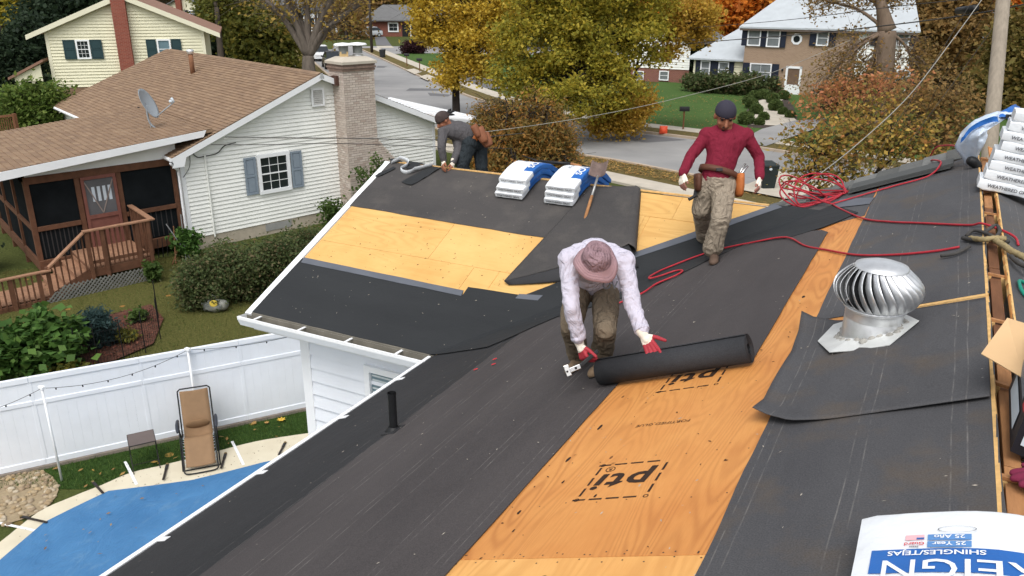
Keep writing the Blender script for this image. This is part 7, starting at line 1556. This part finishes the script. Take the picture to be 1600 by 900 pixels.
(xa, za) = F3.px(1223, 109); b = MB(F3.xf); b.box((xa-.06, .02, za-.1), (xa+.06, .14, za+.1)); b.build('wall_lamp', M_BLACK, bh)
# cream addition to its left
F4 = Facade(F3.xf(0, -.6, 0), (1, -.075)); xa, zc = F4.px(1085, 89)
uvwall('addition_wall', F4.xf, [(xa, 0), (0, 0), (0, zc), (xa, zc)], M_CREAMD, bh); lapwall(F4.xf, xa, 0, .5, zc, M_CREAM, bh, .18)
b = MB(F4.xf); b.quad((xa, 0, 0), (xa, -7, 0), (xa, -7, zc), (xa, 0, zc)); b.build('addition_wall', M_CREAMD, bh)
slab('addition_roof', [F4.xf(xa-.5, .4, zc-.05), F4.xf(0, .4, zc-.05), F4.xf(0, -4.6, zc+2.1), F4.xf(xa+2.0, -4.6, zc+2.1)], .12, M_SHG, bh); slab('addition_roof', [F4.xf(xa-.5, .4, zc-.05), F4.xf(xa+2.0, -4.6, zc+2.1), F4.xf(xa-.5, -9, zc-.05)], .12, M_SHG, bh)
for a, c in (((1096, 94), (1109, 119)), ((1124, 96), (1138, 121))): win(bh, F4, a, c, M_NAVY, .38, gm=M_WNG, bars=(1, 1))
# split level behind the yellow tree
F5 = Facade(G(1075, 131), (1, -.05)); sh_ = thing('split_level_house', 'white sided split level house with brick base left of the brick house', 'house', F5.o)
_, zs = F5.px(1070, 109); _, ze5 = F5.px(1077, 66); xm5, zp5 = F5.px(1032, 38); xl5 = 2*xm5
uvwall('wall', F5.xf, [(xl5, zs), (0, zs), (0, ze5), (xm5, zp5), (xl5, ze5)], M_WHITE, sh_); lapwall(F5.xf, xl5, 0, zs, zp5, M_SIDN, sh_, .2, lambda z: (xl5, 0) if z < ze5 else (xl5+(z-ze5)/(zp5-ze5)*(xm5-xl5), (z-ze5)/(zp5-ze5)*xm5))
uvwall('brick_base', F5.xf, [(xl5+.0, 0), (0, 0), (0, zs), (xl5, zs)], brick_mat('red_brick_base', (118, 74, 64), (138, 90, 78), (150, 132, 122)), sh_)
for x0 in (.5, xl5-.5): slab('roof', [F5.xf(x0, .4, ze5-.1), F5.xf(xm5, .4, zp5+.15), F5.xf(xm5, -9, zp5+.15), F5.xf(x0, -9, ze5-.1)], .14, M_SHGD, sh_)
win(sh_, F5, (1031, 110), (1045, 126), None, gm=M_WNG, bars=(1, 1)); win(sh_, F5, (1046, 70), (1054, 86), None, gm=M_GLASS, bars=(1, 1)); win(sh_, F5, (990, 110), (1006, 126), None, gm=M_WNG, bars=(1, 1))
# brick ranch at the end of the street
F6 = Facade(G(583, 57), (_rt.x, _rt.y)); rh_ = thing('brick_ranch_house', 'low red brick ranch house with grey roof at the end of the street', 'house', F6.o)
_, z6 = F6.px(590, 31); x6, _ = F6.px(730, 40); _, zr6 = F6.px(600, 13)
uvwall('wall', F6.xf, [(-1, 0), (x6, 0), (x6, z6), (-1, z6)], brick_mat('ranch_brick', (116, 66, 54), (134, 80, 66), (140, 120, 110)), rh_)
slab('roof', [F6.xf(-2, .8, z6), F6.xf(x6+1, .8, z6), F6.xf(x6-2, -6, zr6+.5), F6.xf(1, -6, zr6+.5)], .2, M_SHGD, rh_)
win(rh_, F6, (606, 35), (623, 50), None, gm=M_GLASS, bars=(2, 1), fr=.2); (a6, b6), (c6, d6) = F6.px(628, 38), F6.px(654, 56); b = MB(F6.xf); b.box((a6, .01, 0), (c6, .03, b6)); b.build('porch_opening', M_BLACK, rh_); b = MB(F6.xf); b.box(((a6+c6)/2, .05, 0), ((a6+c6)/2+.2, .2, b6)); b.build('porch_post', M_WALU, rh_)
# two more roofs far back
for (x, y, D, w_, ht, lab, m) in ((468, 40, 150, 14, 4.2, 'low distant house with grey roof behind the bare tree', M_SHGD), (1610, 92, 75, 9, 3.2, 'low house with dark grey roof at the right edge behind the trees', M_SHGD)):
    P = at(x, y, D); F = Facade((P.x, P.y), (_rt.x, _rt.y)); t_ = thing('distant_house', lab, 'house', F.o); uvwall('wall', F.xf, [(-w_/2, 0), (w_/2, 0), (w_/2, ht), (-w_/2, ht)], M_WHITE if D > 100 else M_CREAM, t_); slab('roof', [F.xf(-w_/2-.6, .6, ht-.1), F.xf(w_/2+.6, .6, ht-.1), F.xf(w_/2-1, -5, ht+2.4), F.xf(-w_/2+1, -5, ht+2.4)], .2, m, t_)
    for k in (-.3, .1): b = MB(F.xf); b.box((k*w_, .01, 1.2), (k*w_+1.4, .05, 2.6)); b.build('window', M_GLASS, t_)
# ------------------------------------------------------------------ street furniture and cars
def wheelie(name, label, g, hgt=1.05, col=(38, 48, 46), yaw=0.):
    t = thing(name, label, 'bin', (*g, 0)); m = mat('bin_%d_%d_%d' % col, col, .55, .1); ca, sa = math.cos(yaw), math.sin(yaw); k = hgt/1.05
    P = lambda x, y, z: (g.x+k*(x*ca-y*sa), g.y+k*(x*sa+y*ca), k*z)
    b = MB(P); b.add([(-.22, -.26, .05), (.22, -.26, .05), (.22, .24, .05), (-.22, .24, .05), (-.30, -.34, .95), (.30, -.34, .95), (.30, .34, .95), (-.30, .34, .95)], [(3, 2, 1, 0), (0, 1, 5, 4), (1, 2, 6, 5), (2, 3, 7, 6), (3, 0, 4, 7), (4, 5, 6, 7)]); b.build('body', m, t, bevel=.02)
    b = MB(P); b.add([(-.32, -.37, .95), (.32, -.37, .95), (.32, .40, .95), (-.32, .40, .95), (-.29, -.34, 1.0), (.29, -.34, 1.0), (.27, .34, 1.05), (-.27, .34, 1.05)], [(3, 2, 1, 0), (0, 1, 5, 4), (1, 2, 6, 5), (2, 3, 7, 6), (3, 0, 4, 7), (4, 5, 6, 7)]); b.build('lid', m, t, bevel=.015)
    for s in (-1, 1): b = MB(P); b.tube([(s*.20, .26, .11), (s*.26, .26, .11)], .11*k, 14); b.build('wheel', M_BLACK, t)
    b = MB(P); b.tube([(-.24, .40, .90), (.24, .40, .90)], .018, 7); b.build('handle', M_BLACK, t)
wheelie('wheelie_bin', 'dark green wheelie bin standing on the drive behind the red shirted person', gp(1196, 297), 1.1, (34, 42, 42), .6)
b = None
o = [x for x in COL.objects if x.name.startswith('wheelie_bin')][0]; bb = MB(); g = gp(1196, 297); q = Vector((g.x, g.y, .82))+(CAMP-Vector((g.x, g.y, .8))).normalized()*.42+_rt*.12
bb.add([q+_rt*.06*math.cos(a)+Vector((0, 0, .05*math.sin(a))) for a in np.linspace(0, 6.28, 13)[:-1]], [tuple(range(12))]); bb.build('emblem', M_LW, o)
wheelie('wheelie_bin', 'small dark wheelie bin at the far kerb beyond the chimney', gp(598, 91), 1.0, (44, 46, 48), .3)
def mailbox(label, g, h=1.15):
    t = thing('mailbox', label, 'mailbox', (*g, 0), 'mailboxes along the street'); b = MB(); b.tube([(g.x, g.y, 0), (g.x, g.y, h-.1)], .045, 8); b.build('post', M_LUMD, t); d = Vector((_rt.x, _rt.y, 0)); n = Vector((-d.y, d.x, 0)); b = MB(); vs = []
    for e in (-.26, .26): vs += [Vector((g.x, g.y, h))+d*e+n*(.11*math.cos(a))+Vector((0, 0, .02+.13*math.sin(a))) for a in np.linspace(0, math.pi, 9)]+[Vector((g.x, g.y, h-.1))+d*e-n*.11, Vector((g.x, g.y, h-.1))+d*e+n*.11]
    b.add(vs, [tuple(range(11)), tuple(range(11, 22))[::-1]]+[(i, (i+1) % 11, 11+(i+1) % 11, 11+i) for i in range(11)]); b.build('box', M_BLACK, t)
mailbox('black mailbox on a post at the edge of the brick house lawn', gp(1067, 205), 1.2); mailbox('black mailbox farther up the street by the corner lawn', gp(636, 105), 1.2); mailbox('black mailbox nearer down the street by the concrete apron', gp(656, 114), 1.2)
g = gp(1036, 212); t = thing('orange_yard_bag', 'bright orange red bag standing on the verge by the mailbox', 'bag', (*g, .1)); b = MB(); dv = Vector((_rt.x, _rt.y, 0)); nv = Vector((-dv.y, dv.x, 0))
b.grid(lambda u, v: Vector((g.x, g.y, .1))+dv*((u-.5)*.42)+Vector((0, 0, v*.42))+nv*(.12*math.sin(math.pi*u)*math.sin(math.pi*min(1, v+.1))*-1), 8, 8); b.build('bag', mat('orange_plastic', (222, 84, 52), .5, .05), t, smooth=True, solid=.02)
def car(label, g, yaw, col, L=4.5, W_=1.82, H_=1.65):
    t = thing('parked_car', label, 'car', (*g, 0)); ca, sa = math.cos(yaw), math.sin(yaw); P = lambda x, y, z: (g.x+x*ca-y*sa, g.y+x*sa+y*ca, z); m = mat('car_paint_%d' % col[0], col, .25, .02, 1, 0, spec=.6)
    prof = [(-2.2, .45, .55), (-2.25, .62, .80), (-1.9, .66, .98), (-1.0, .70, 1.06), (1.6, .72, 1.06), (2.15, .70, 1.0), (2.25, .62, .7), (2.2, .45, .5)]
    b = MB(P); secs = []
    for x, hw, zt in prof: w_ = W_/2*(hw/.72); secs.append([(x, -w_*.96, .32), (x, -w_, .6*zt), (x, -w_*.95, zt), (x, w_*.95, zt), (x, w_, .6*zt), (x, w_*.96, .32)])
    vs = [q for s in secs for q in s]; b.add(vs, [(i*6+k, i*6+(k+1) % 6, (i+1)*6+(k+1) % 6, (i+1)*6+k) for i in range(len(prof)-1) for k in range(6)]+[tuple(range(6)), tuple(range(len(vs)-6, len(vs)))]); b.build('body', m, t, bevel=.05, smooth=False)
    hw = W_/2*.93; cabin = [(-1.15, 1.03, hw), (-.35, H_-.05, hw*.78), (1.35, H_-.06, hw*.78), (2.1, 1.02, hw*.9)]
    b = MB(P); vs = [(x, s*w_, z) for x, z, w_ in cabin for s in (-1, 1)]; b.add(vs, [(0, 1, 3, 2), (4, 5, 7, 6), (0, 2, 4, 6), (1, 3, 5, 7)]); b.build('windscreen', M_GLASS, t)
    b = MB(P); b.add([(-.38, -hw*.79, H_-.07), (1.38, -hw*.79, H_-.08), (1.38, hw*.79, H_-.08), (-.38, hw*.79, H_-.07), (-.3, -hw*.7, H_), (1.25, -hw*.7, H_), (1.25, hw*.7, H_), (-.3, hw*.7, H_)], [(4, 5, 6, 7), (0, 1, 5, 4), (1, 2, 6, 5), (2, 3, 7, 6), (3, 0, 4, 7)]); b.build('car_roof', m, t)
    for x in (-1.4, 1.4):
        for s in (-1, 1): b = MB(P); b.tube([(x, s*(W_/2-.18), .33), (x, s*(W_/2+.01), .33)], .33, 20); w1 = b.build('wheel', M_BLACK, t); b = MB(P); b.tube([(x, s*(W_/2+.0), .33), (x, s*(W_/2+.02), .33)], .2, 16); b.build('rim', M_GALV, w1)
    for s in (-1, 1): b = MB(P); b.box((-2.27, s*.62-.2, .68), (-2.18, s*.62+.2, .82)); b.build('headlight', M_LW, t, bevel=.02)
    b = MB(P); b.box((-2.28, -.45, .5), (-2.2, .45, .72)); b.build('grille', M_BLACK, t, bevel=.02)
    for s in (-1, 1): b = MB(P); b.box((-.95, s*(W_/2+.02)-.08, 1.02), (-.85, s*(W_/2+.02)+.08, 1.16)); b.build('wing_mirror', m, t, bevel=.02)
dirc = (fars[0]-fars[3]).normalized(); yw = math.atan2(-dirc.y, -dirc.x)
car('white car parked at the left kerb behind the bare tree', gp(501, 94), math.atan2(dirc.y, dirc.x)+math.pi, (222, 224, 226)); car('black car parked at the kerb left of the chimney', gp(520, 106), math.atan2(dirc.y, dirc.x)+math.pi, (36, 38, 42)); car('small pale car on the far drive by the ranch house', gp(577, 58), 1.2, (200, 204, 208))
# ------------------------------------------------------------------ utility poles and wires
M_POLE = mat('weathered_pole', (142, 132, 118), .9, .18, 4, .5, 30, stretch=(4, 4, .3)); M_POLED = mat('dark_pole', (74, 66, 60), .9, .15)
def upole(label, P, h, r, m, name='utility_pole', top=None):
    t = thing(name, label, 'utility pole', (P.x, P.y, 0)); b = MB(); tp = top or Vector((P.x, P.y, h)); b.tube([(P.x, P.y, -.2), tp], [r*1.15, r*.9], 16); b.build('post', m, t, smooth=True)
    d = Vector((_rt.x, _rt.y, 0)); b = MB(); b.beam(tp-d*1.1-Vector((0, 0, .4)), tp+d*1.1-Vector((0, 0, .4)), .1, .1); b.build('crossarm', M_LUM, t); return tp
P1 = at(1548, 175, 18); t1 = at(1571, -40, 18); upole('thick weathered utility pole right beside the tall shingle pile', Vector((P1.x-(t1.x-P1.x)*2.2, P1.y-(t1.y-P1.y)*2.2, 0)), 0, .155, M_POLE, top=t1)
P2 = at(579, 40, 100); upole('dark utility pole at the junction behind the chimney', P2, 12.5, .16, M_POLED); P3 = at(496, 60, 105); upole('thin dark utility pole by the parked cars', P3, 12, .15, M_POLED)
def wire(label, pts, r=.012, m=None): b = MB(); b.tube(curve([at(*q) for q in pts], 6), r, 5); o = b.build('overhead_wire', m or M_ROPED, None, smooth=True, recalc=False); tag(o, label, 'wire', 'overhead wires')
M_WIRE = mat('pale_cable', (150, 148, 142), .6, .1)
wire('pale service cable sagging from the pole down towards the coiled hose', [(1548, -20, 18), (1490, 60, 17.5), (1420, 150, 17), (1340, 225, 16.5), (1270, 280, 16.2), (1215, 318, 16)], .010, M_WIRE)
wire('thick black cable crossing the pale roof of the brick house', [(1605, 6, 19), (1520, 22, 22), (1400, 38, 26), (1250, 54, 32), (1100, 66, 40), (960, 80, 52)], .02)
wire('thin cable above the brick house roof line', [(1605, -10, 19), (1400, 10, 25), (1200, 34, 34), (1000, 48, 48), (850, 52, 60)], .012)
wire('long pale service cable running from the right across the trees to the white house', [(1330, 62, 30), (1210, 112, 27), (1080, 148, 25), (960, 175, 24), (820, 198, 23), (690, 212, 22.5), (540, 216, 22.2), (350, 217, 22)], .009, M_WIRE)
wire('dark cable along the white house gable', [(820, 208, 23.6), (700, 218, 23), (540, 216, 22), (420, 215, 21.9), (352, 214, 21.8)], .012)
wire('lowest thin cable across the white house wall', [(800, 232, 23.5), (650, 228, 22.6), (520, 224, 22), (420, 226, 21.7), (330, 226, 21.5)], .010)
for k, (a, c) in enumerate((((1560, -10), (1320, 300)), ((1520, 0), (1340, 290)), ((1562, 30), (1340, 330)))):
    wire(['thin guy wire left of the pole crossing the shrubs', 'thin steep wire left of the pole', 'lowest thin wire left of the pole'][k], [(a[0], a[1], 18), ((a[0]+c[0])/2-6, (a[1]+c[1])/2+10, 18.5), (c[0], c[1], 19)] if k else [(a[0], a[1], 18), ((a[0]+c[0])/2+20, (a[1]+c[1])/2, 21), (1440, 215, 23)], .006)
p = at(1497, 17, 22.5); q = at(1524, 13, 21.5); t = thing('splice_box', 'black cylindrical splice case hanging on the cable near the pole', 'cable box', p); b = MB(); b.tube([p, q], .10, 10); b.build('case', M_BLACK, t, smooth=True)
# ------------------------------------------------------------------ trees
def treepx(name, label, bx, D, lobes, leafm, by=100, gz=0, **kw):
    P = at(bx, by, D); base = Vector((P.x, P.y, 0)); L = []
    for l in lobes:
        x, y, rx, ry = l[:4]; dd = l[4] if len(l) > 4 else 0; c = at(x, y, D+dd); k = D/F_PX; L.append((tuple(c-base), (rx*k, rx*k*.9, ry*k)))
    kw.setdefault('barkm', M_BARKD); bm_ = kw.pop('barkm'); return tree(name, label, base, L, leafm, bm_, **kw)
treepx('yellow_maple', 'golden yellow tree with dark leaning trunk beside the road', 712, 46, [(695, 30, 50, 40), (740, 75, 55, 45), (690, -35, 60, 45), (765, 15, 55, 50), (720, 110, 45, 22), (660, 20, 26, 28)], M_LEAFY, nclump=200, per=150, cr=.62, ls=.12, trunk=.21, forkz=.42, limbs=7, bare=1)
treepx('yellow_green_maple', 'big yellow green tree in the middle behind the shingle bundles', 872, 40, [(850, 50, 85, 65), (935, 60, 80, 75), (880, 125, 90, 50), (955, 140, 50, 45), (1005, 50, 45, 60), (900, -30, 120, 60), (1015, -10, 60, 45), (800, 110, 40, 35)], M_LEAFYG, nclump=420, per=140, cr=.58, ls=.115, trunk=.24, forkz=.35, limbs=9)
treepx('amber_maple', 'small amber tree at the right edge of the big yellow green tree', 975, 42, [(975, 175, 45, 26), (1000, 150, 28, 22), (950, 195, 30, 18), (1075, 30, 45, 40), (1040, 80, 22, 24)], leafmat('amber_leaves', [(160, 134, 52), (176, 142, 58), (146, 124, 50), (184, 146, 70)]), nclump=110, per=160, cr=.6, ls=.11, trunk=.12, forkz=.4, limbs=5)
treepx('weeping_cherry', 'russet weeping tree behind the wing ridge and shingle bundles', 825, 27, [(770, 195, 40, 45), (830, 200, 55, 55), (868, 215, 35, 55), (745, 215, 22, 45), (800, 245, 70, 30), (850, 265, 55, 25)], M_LEAFW, nclump=240, per=210, cr=.36, ls=.045, trunk=.2, forkz=.5, limbs=8, hang=.55, aspect=3.2, bare=2)
treepx('orange_maple', 'bright orange tree behind the cream addition', 1105, 92, [(1090, 15, 60, 38), (1140, 30, 45, 35), (1060, -10, 50, 30), (1190, -10, 60, 30)], M_LEAFO, nclump=150, per=110, cr=1.7, ls=.42, trunk=.4, limbs=6)
treepx('large_oak', 'tall thick trunked oak with thin brown leaves before the brick house', 1378, 46, [(1295, 5, 45, 18), (1380, -15, 60, 30), (1310, 105, 42, 30), (1265, 140, 30, 18), (1350, 120, 40, 28), (1430, 95, 42, 36), (1330, 70, 30, 18)], M_LEAFB, nclump=150, per=42, cr=.8, ls=.11, trunk=.66, forkz=.62, limbs=9, bare=3, lean=(.3, .1), limbk=.45, barkm=mat('oak_bark', (112, 96, 82), .95, .2, 5, .8, 18, stretch=(1, 1, .25), bd=.03), twig=.35)
treepx('autumn_cherry', 'nearest leafy branch of autumn shrubbery above the coiled hose', 1275, 20, [(1275, 235, 40, 38), (1310, 265, 45, 30), (1250, 280, 22, 30), (1330, 215, 40, 35)], M_LEAFM, by=200, nclump=95, per=26, cr=.45, ls=.075, trunk=.06, forkz=.5, limbs=6, bare=4, group='autumn shrubs beyond the roof end')
treepx('autumn_cherry', 'orange tinged autumn shrub in the middle of the shrubbery', 1375, 23, [(1370, 200, 50, 42), (1400, 235, 50, 32), (1340, 180, 40, 30), (1430, 215, 40, 40)], M_LEAFM, by=200, nclump=110, per=26, cr=.5, ls=.08, trunk=.07, forkz=.5, limbs=6, bare=4, group='autumn shrubs beyond the roof end')
treepx('autumn_cherry', 'brownish autumn shrub left of the tall shingle pile', 1455, 25, [(1455, 190, 50, 45), (1490, 165, 40, 40), (1420, 160, 40, 30), (1480, 220, 40, 25)], M_LEAFB, by=200, nclump=120, per=34, cr=.55, ls=.08, trunk=.07, forkz=.5, limbs=6, bare=3, group='autumn shrubs beyond the roof end')
treepx('autumn_shrub', 'reddish leaved shrub before the oak trunk', 1350, 34, [(1340, 150, 60, 28), (1400, 145, 50, 30), (1290, 165, 40, 25)], leafmat('reddish_leaves', [(150, 104, 62), (170, 110, 80), (120, 96, 54), (186, 126, 92), (132, 108, 60)]), by=150, nclump=90, per=30, cr=.6, ls=.1, trunk=.08, forkz=.3, limbs=6, bare=2)
treepx('brown_tree', 'brown thinning tree left of the utility pole', 1470, 58, [(1470, 60, 55, 50), (1510, 110, 50, 45), (1450, 120, 40, 35), (1500, 20, 60, 40)], M_LEAFB, nclump=190, per=110, cr=1.0, ls=.22, trunk=.3, forkz=.4, limbs=7, bare=2)
treepx('olive_tree', 'olive brown tree right of the utility pole', 1590, 50, [(1590, 110, 50, 50), (1610, 60, 50, 45), (1560, 140, 35, 35), (1600, 160, 50, 30)], leafmat('olive_brown', [(98, 92, 48), (118, 104, 54), (84, 80, 42), (132, 108, 60)]), nclump=170, per=120, cr=.9, ls=.2, trunk=.3, forkz=.35, limbs=6)
treepx('rust_tree', 'rust orange tree at the top right corner', 1590, 85, [(1590, 30, 50, 35), (1560, 10, 45, 35)], M_LEAFO, nclump=100, per=110, cr=1.4, ls=.35, trunk=.3, limbs=5)
treepx('bare_tree', 'large forked grey tree with mostly bare limbs behind the white roof', 480, 62, [(420, -10, 45, 40), (480, -20, 50, 45), (540, 5, 45, 40), (450, 30, 40, 25), (520, 50, 30, 20)], leafmat('sparse_leaves', [(150, 126, 60), (128, 112, 56), (166, 138, 70)]), nclump=95, per=14, cr=1.2, ls=.2, trunk=.55, forkz=.26, lead=False, limbs=9, bare=9, barkm=mat('grey_bark', (98, 90, 82), .95, .3, 5, .8, 18, stretch=(1, 1, .25), bd=.03), twig=.45)
treepx('olive_maple', 'yellow olive tree left of the bare forked tree', 395, 74, [(385, 35, 45, 40), (350, 10, 40, 40), (430, 55, 40, 32), (410, 85, 40, 22), (440, 100, 30, 16)], M_LEAFGY, nclump=190, per=120, cr=1.1, ls=.26, trunk=.3, limbs=7)
treepx('slender_tree', 'slender grey trunked tree right of the cream house', 346, 66, [(345, -10, 25, 30), (335, 30, 18, 25)], M_LEAFGY, nclump=50, per=60, cr=.8, ls=.2, trunk=.24, forkz=.7, limbs=4, barkm=M_BARK)
treepx('evergreen', 'dark evergreen at the far left beside the cream house', 20, 60, [(15, 110, 42, 50), (40, 70, 32, 38), (5, 170, 42, 45), (50, 130, 20, 40)], M_LEAFDG, nclump=190, per=130, cr=.9, ls=.2, trunk=.3, forkz=.3, limbs=6)
treepx('evergreen', 'tall dark evergreen behind the cream house roof', 130, 80, [(110, 15, 40, 40), (150, -5, 50, 40), (60, 40, 30, 40)], M_LEAFDG, nclump=130, per=120, cr=1.3, ls=.3, trunk=.35, forkz=.3, limbs=6)
treepx('golden_tree', 'golden tree above the dark evergreen at the top left', 70, 86, [(60, 12, 50, 26), (20, -5, 50, 30), (95, 5, 30, 25)], M_LEAFYG, nclump=110, per=100, cr=1.4, ls=.34, trunk=.3, limbs=5)
treepx('dark_tree', 'dark green tree between the cream house and the slender tree', 320, 80, [(325, 75, 24, 28), (310, 50, 20, 25)], M_LEAFDG, nclump=70, per=100, cr=1.0, ls=.26, trunk=.2, limbs=4)
treepx('leafy_shrub_tree', 'loose green shrub by the cream house corner at the left', 60, 33, [(55, 165, 45, 32), (25, 175, 35, 35), (85, 180, 26, 26), (75, 145, 25, 20)], leafmat('spring_green', [(74, 94, 40), (92, 112, 48), (62, 80, 36), (110, 124, 60)]), by=160, nclump=130, per=55, cr=.5, ls=.11, trunk=.08, forkz=.3, limbs=6, bare=2)
treepx('maroon_maple', 'small round maroon tree on the corner lawn', 646, 100, [(646, 74, 15, 10), (634, 78, 9, 7), (657, 76, 8, 9)], M_LEAFMR, nclump=60, per=90, cr=.45, ls=.16, trunk=.09, forkz=.3, limbs=5)
treepx('street_tree', 'brown thinning street tree behind the ranch house', 640, 175, [(640, -15, 60, 35), (700, 0, 50, 30), (560, -5, 50, 35)], M_LEAFB, nclump=150, per=100, cr=2.4, ls=.6, trunk=.5, limbs=7, bare=2)
treepx('street_tree', 'bare brownish tree by the junction', 545, 130, [(530, 25, 30, 26), (510, 55, 26, 18), (560, 40, 22, 22)], M_LEAFB, nclump=90, per=30, cr=1.6, ls=.35, trunk=.3, limbs=6, bare=5, twig=.6)
treepx('street_tree', 'dull orange tree above the road behind the yellow tree', 780, 110, [(760, 20, 50, 50), (830, 0, 60, 50), (720, 50, 25, 30)], leafmat('dull_orange', [(136, 98, 48), (156, 112, 54), (120, 90, 46), (110, 96, 50)]), nclump=130, per=100, cr=1.7, ls=.45, trunk=.4, limbs=6)
treepx('street_tree', 'green brown tree behind the split level house', 1010, 110, [(1000, 20, 60, 45), (950, 60, 50, 50), (1040, 0, 40, 35)], M_LEAFGY, nclump=130, per=100, cr=1.7, ls=.45, trunk=.4, limbs=6)
# clipped boxwoods along the garden path
for i, (x, y, r) in enumerate(((1165, 186, 11), (1174, 163, 9), (1181, 172, 9), (1169, 157, 8), (1178, 150, 8), (1191, 149, 9), (1207, 155, 9), (1211, 166, 10), (1223, 175, 6.5), (1234, 180, 6.5), (1193, 183, 7), (1186, 191, 6.5), (1224, 150, 8))):
    g = gp(x, y+r*.8); rr = r*1.05*depth(Vector((g.x, g.y, 0)))/F_PX; t = thing('boxwood', ['largest round boxwood at the near left of the garden path', 'round boxwood touching the left side of the path bend', 'round boxwood right against the path by the red cap', 'round boxwood left behind the bend', 'small round boxwood farther left of the path', 'round boxwood at the far left by the hedge', 'round boxwood at the far right of the path', 'large round boxwood right of the path', 'smaller boxwood right of the large one', 'outermost small boxwood on the right', 'low boxwood beside the near end of the path', 'lowest small boxwood near the drive', 'round boxwood by the front door'][i], 'shrub', (*g, 0), 'clipped boxwoods along the garden path')
    C = RNG.normal(size=(1900, 3)); C /= np.linalg.norm(C, axis=1, keepdims=True); C *= rr*(.9+.12*RNG.random((1900, 1))); C[:, 2] *= .9; C += np.array((g.x, g.y, rr*.8)); leaf_mesh('foliage', C, .11*(.6+.8*RNG.random(1900)), M_BOX, t)
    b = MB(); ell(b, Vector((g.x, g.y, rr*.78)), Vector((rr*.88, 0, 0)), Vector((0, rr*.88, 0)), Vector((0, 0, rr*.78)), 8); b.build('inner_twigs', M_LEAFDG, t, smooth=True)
for i, (x, y, rx, rz) in enumerate(((1085, 143, 1.1, 1.2), (1105, 146, 1.3, 1.4), (1130, 147, 1.3, 1.5), (1155, 149, 1.2, 1.5), (1175, 146, 1.2, 1.3), (1200, 146, 1.1, 1.2))):
    shrub('foundation_hedge', 'hedge bush %s in front of the brick house' % ['at the left end', 'second from left', 'third from left', 'under the addition corner', 'under the wide window', 'nearest the front door'][i], (*gp(x, y), 0), (rx, .9, rz), M_LEAFAZ, 1500, .15, group='foundation hedge')
shrub('conifer_shrub', 'dark conical evergreen between the split level and the cream addition', (*gp(1070, 126), 0), (1.5, 1.4, 3.4), M_LEAFDG, 4500, .2)
shrub('garden_shrub', 'dark low shrub under the oak before the brick house', (*gp(1310, 172), 0), (1.6, 1.2, 1.6), M_LEAFDG, 3500, .12)
shrub('garden_shrub', 'bushy dark shrub by the oak trunk', (*gp(1370, 178), 0), (2.2, 1.6, 2.0), M_LEAFDG, 4500, .13)
# wooded hillside closing the view: reads as one mass
hb = MB(); hn = 60; vs = []
for i in range(hn+1):
    a = R(-28-62+124*i/hn); 
    for (r, z) in ((235, -1), (260, 12), (300, 30), (380, 48)): vs.append((r*math.sin(a), r*math.cos(a), z*(.8+.3*mnoise.noise(Vector((i*.3, r*.01, 0))))))
hb.add(vs, [(i*4+j, (i+1)*4+j, (i+1)*4+j+1, i*4+j+1) for i in range(hn) for j in range(3)]); o = hb.build('hill', mat('wooded_ground', (62, 56, 40), .95, .3, .1, 0), smooth=True); o['kind'] = 'structure'
K = []
for i in range(1500):
    a = R(-28-58+116*random.random()); r = random.uniform(190, 330); K.append((r*math.sin(a), r*math.cos(a), max(0, (r-235)*.35)+random.uniform(1, 17)))
P = scatter(np.array(K), 55, 4.2); o = leaf_mesh('distant_woods', P, 1.15*(.6+.8*RNG.random(len(P))), leafmat('distant_autumn_leaves', [(76, 66, 40), (98, 82, 46), (64, 62, 38), (120, 92, 48), (84, 78, 44), (58, 54, 36), (110, 80, 44)])); tag(o, 'distant autumn wood closing the view behind the houses', 'woods', kind='stuff')
# leaf litter on verge and lawn
def litter(n, poly, z): return [(Vector((g[0], g[1], z)), (random.uniform(-.3, .3), random.uniform(-.3, .3), 1)) for g in inpoly(poly, n)]
LIT = litter(1800, [gp(910, 262), gp(1080, 292), gp(1200, 312), gp(1180, 296), gp(1040, 268), gp(905, 244)], .11); it = iter(LIT*2)
bits('leaf_litter', 'fallen leaves along the near verge behind the wing ridge', 'leaves', len(LIT), lambda: next(it), M_DRYL, .035)
LIT2 = litter(700, [gp(1000, 195), gp(1180, 215), gp(1160, 150), gp(1040, 150)], .07); it2 = iter(LIT2*2)
bits('leaf_litter', 'scattered fallen leaves on the front lawn of the brick house', 'leaves', len(LIT2), lambda: next(it2), M_DRYL, .035)
bpy.data.scenes.remove(TMP)
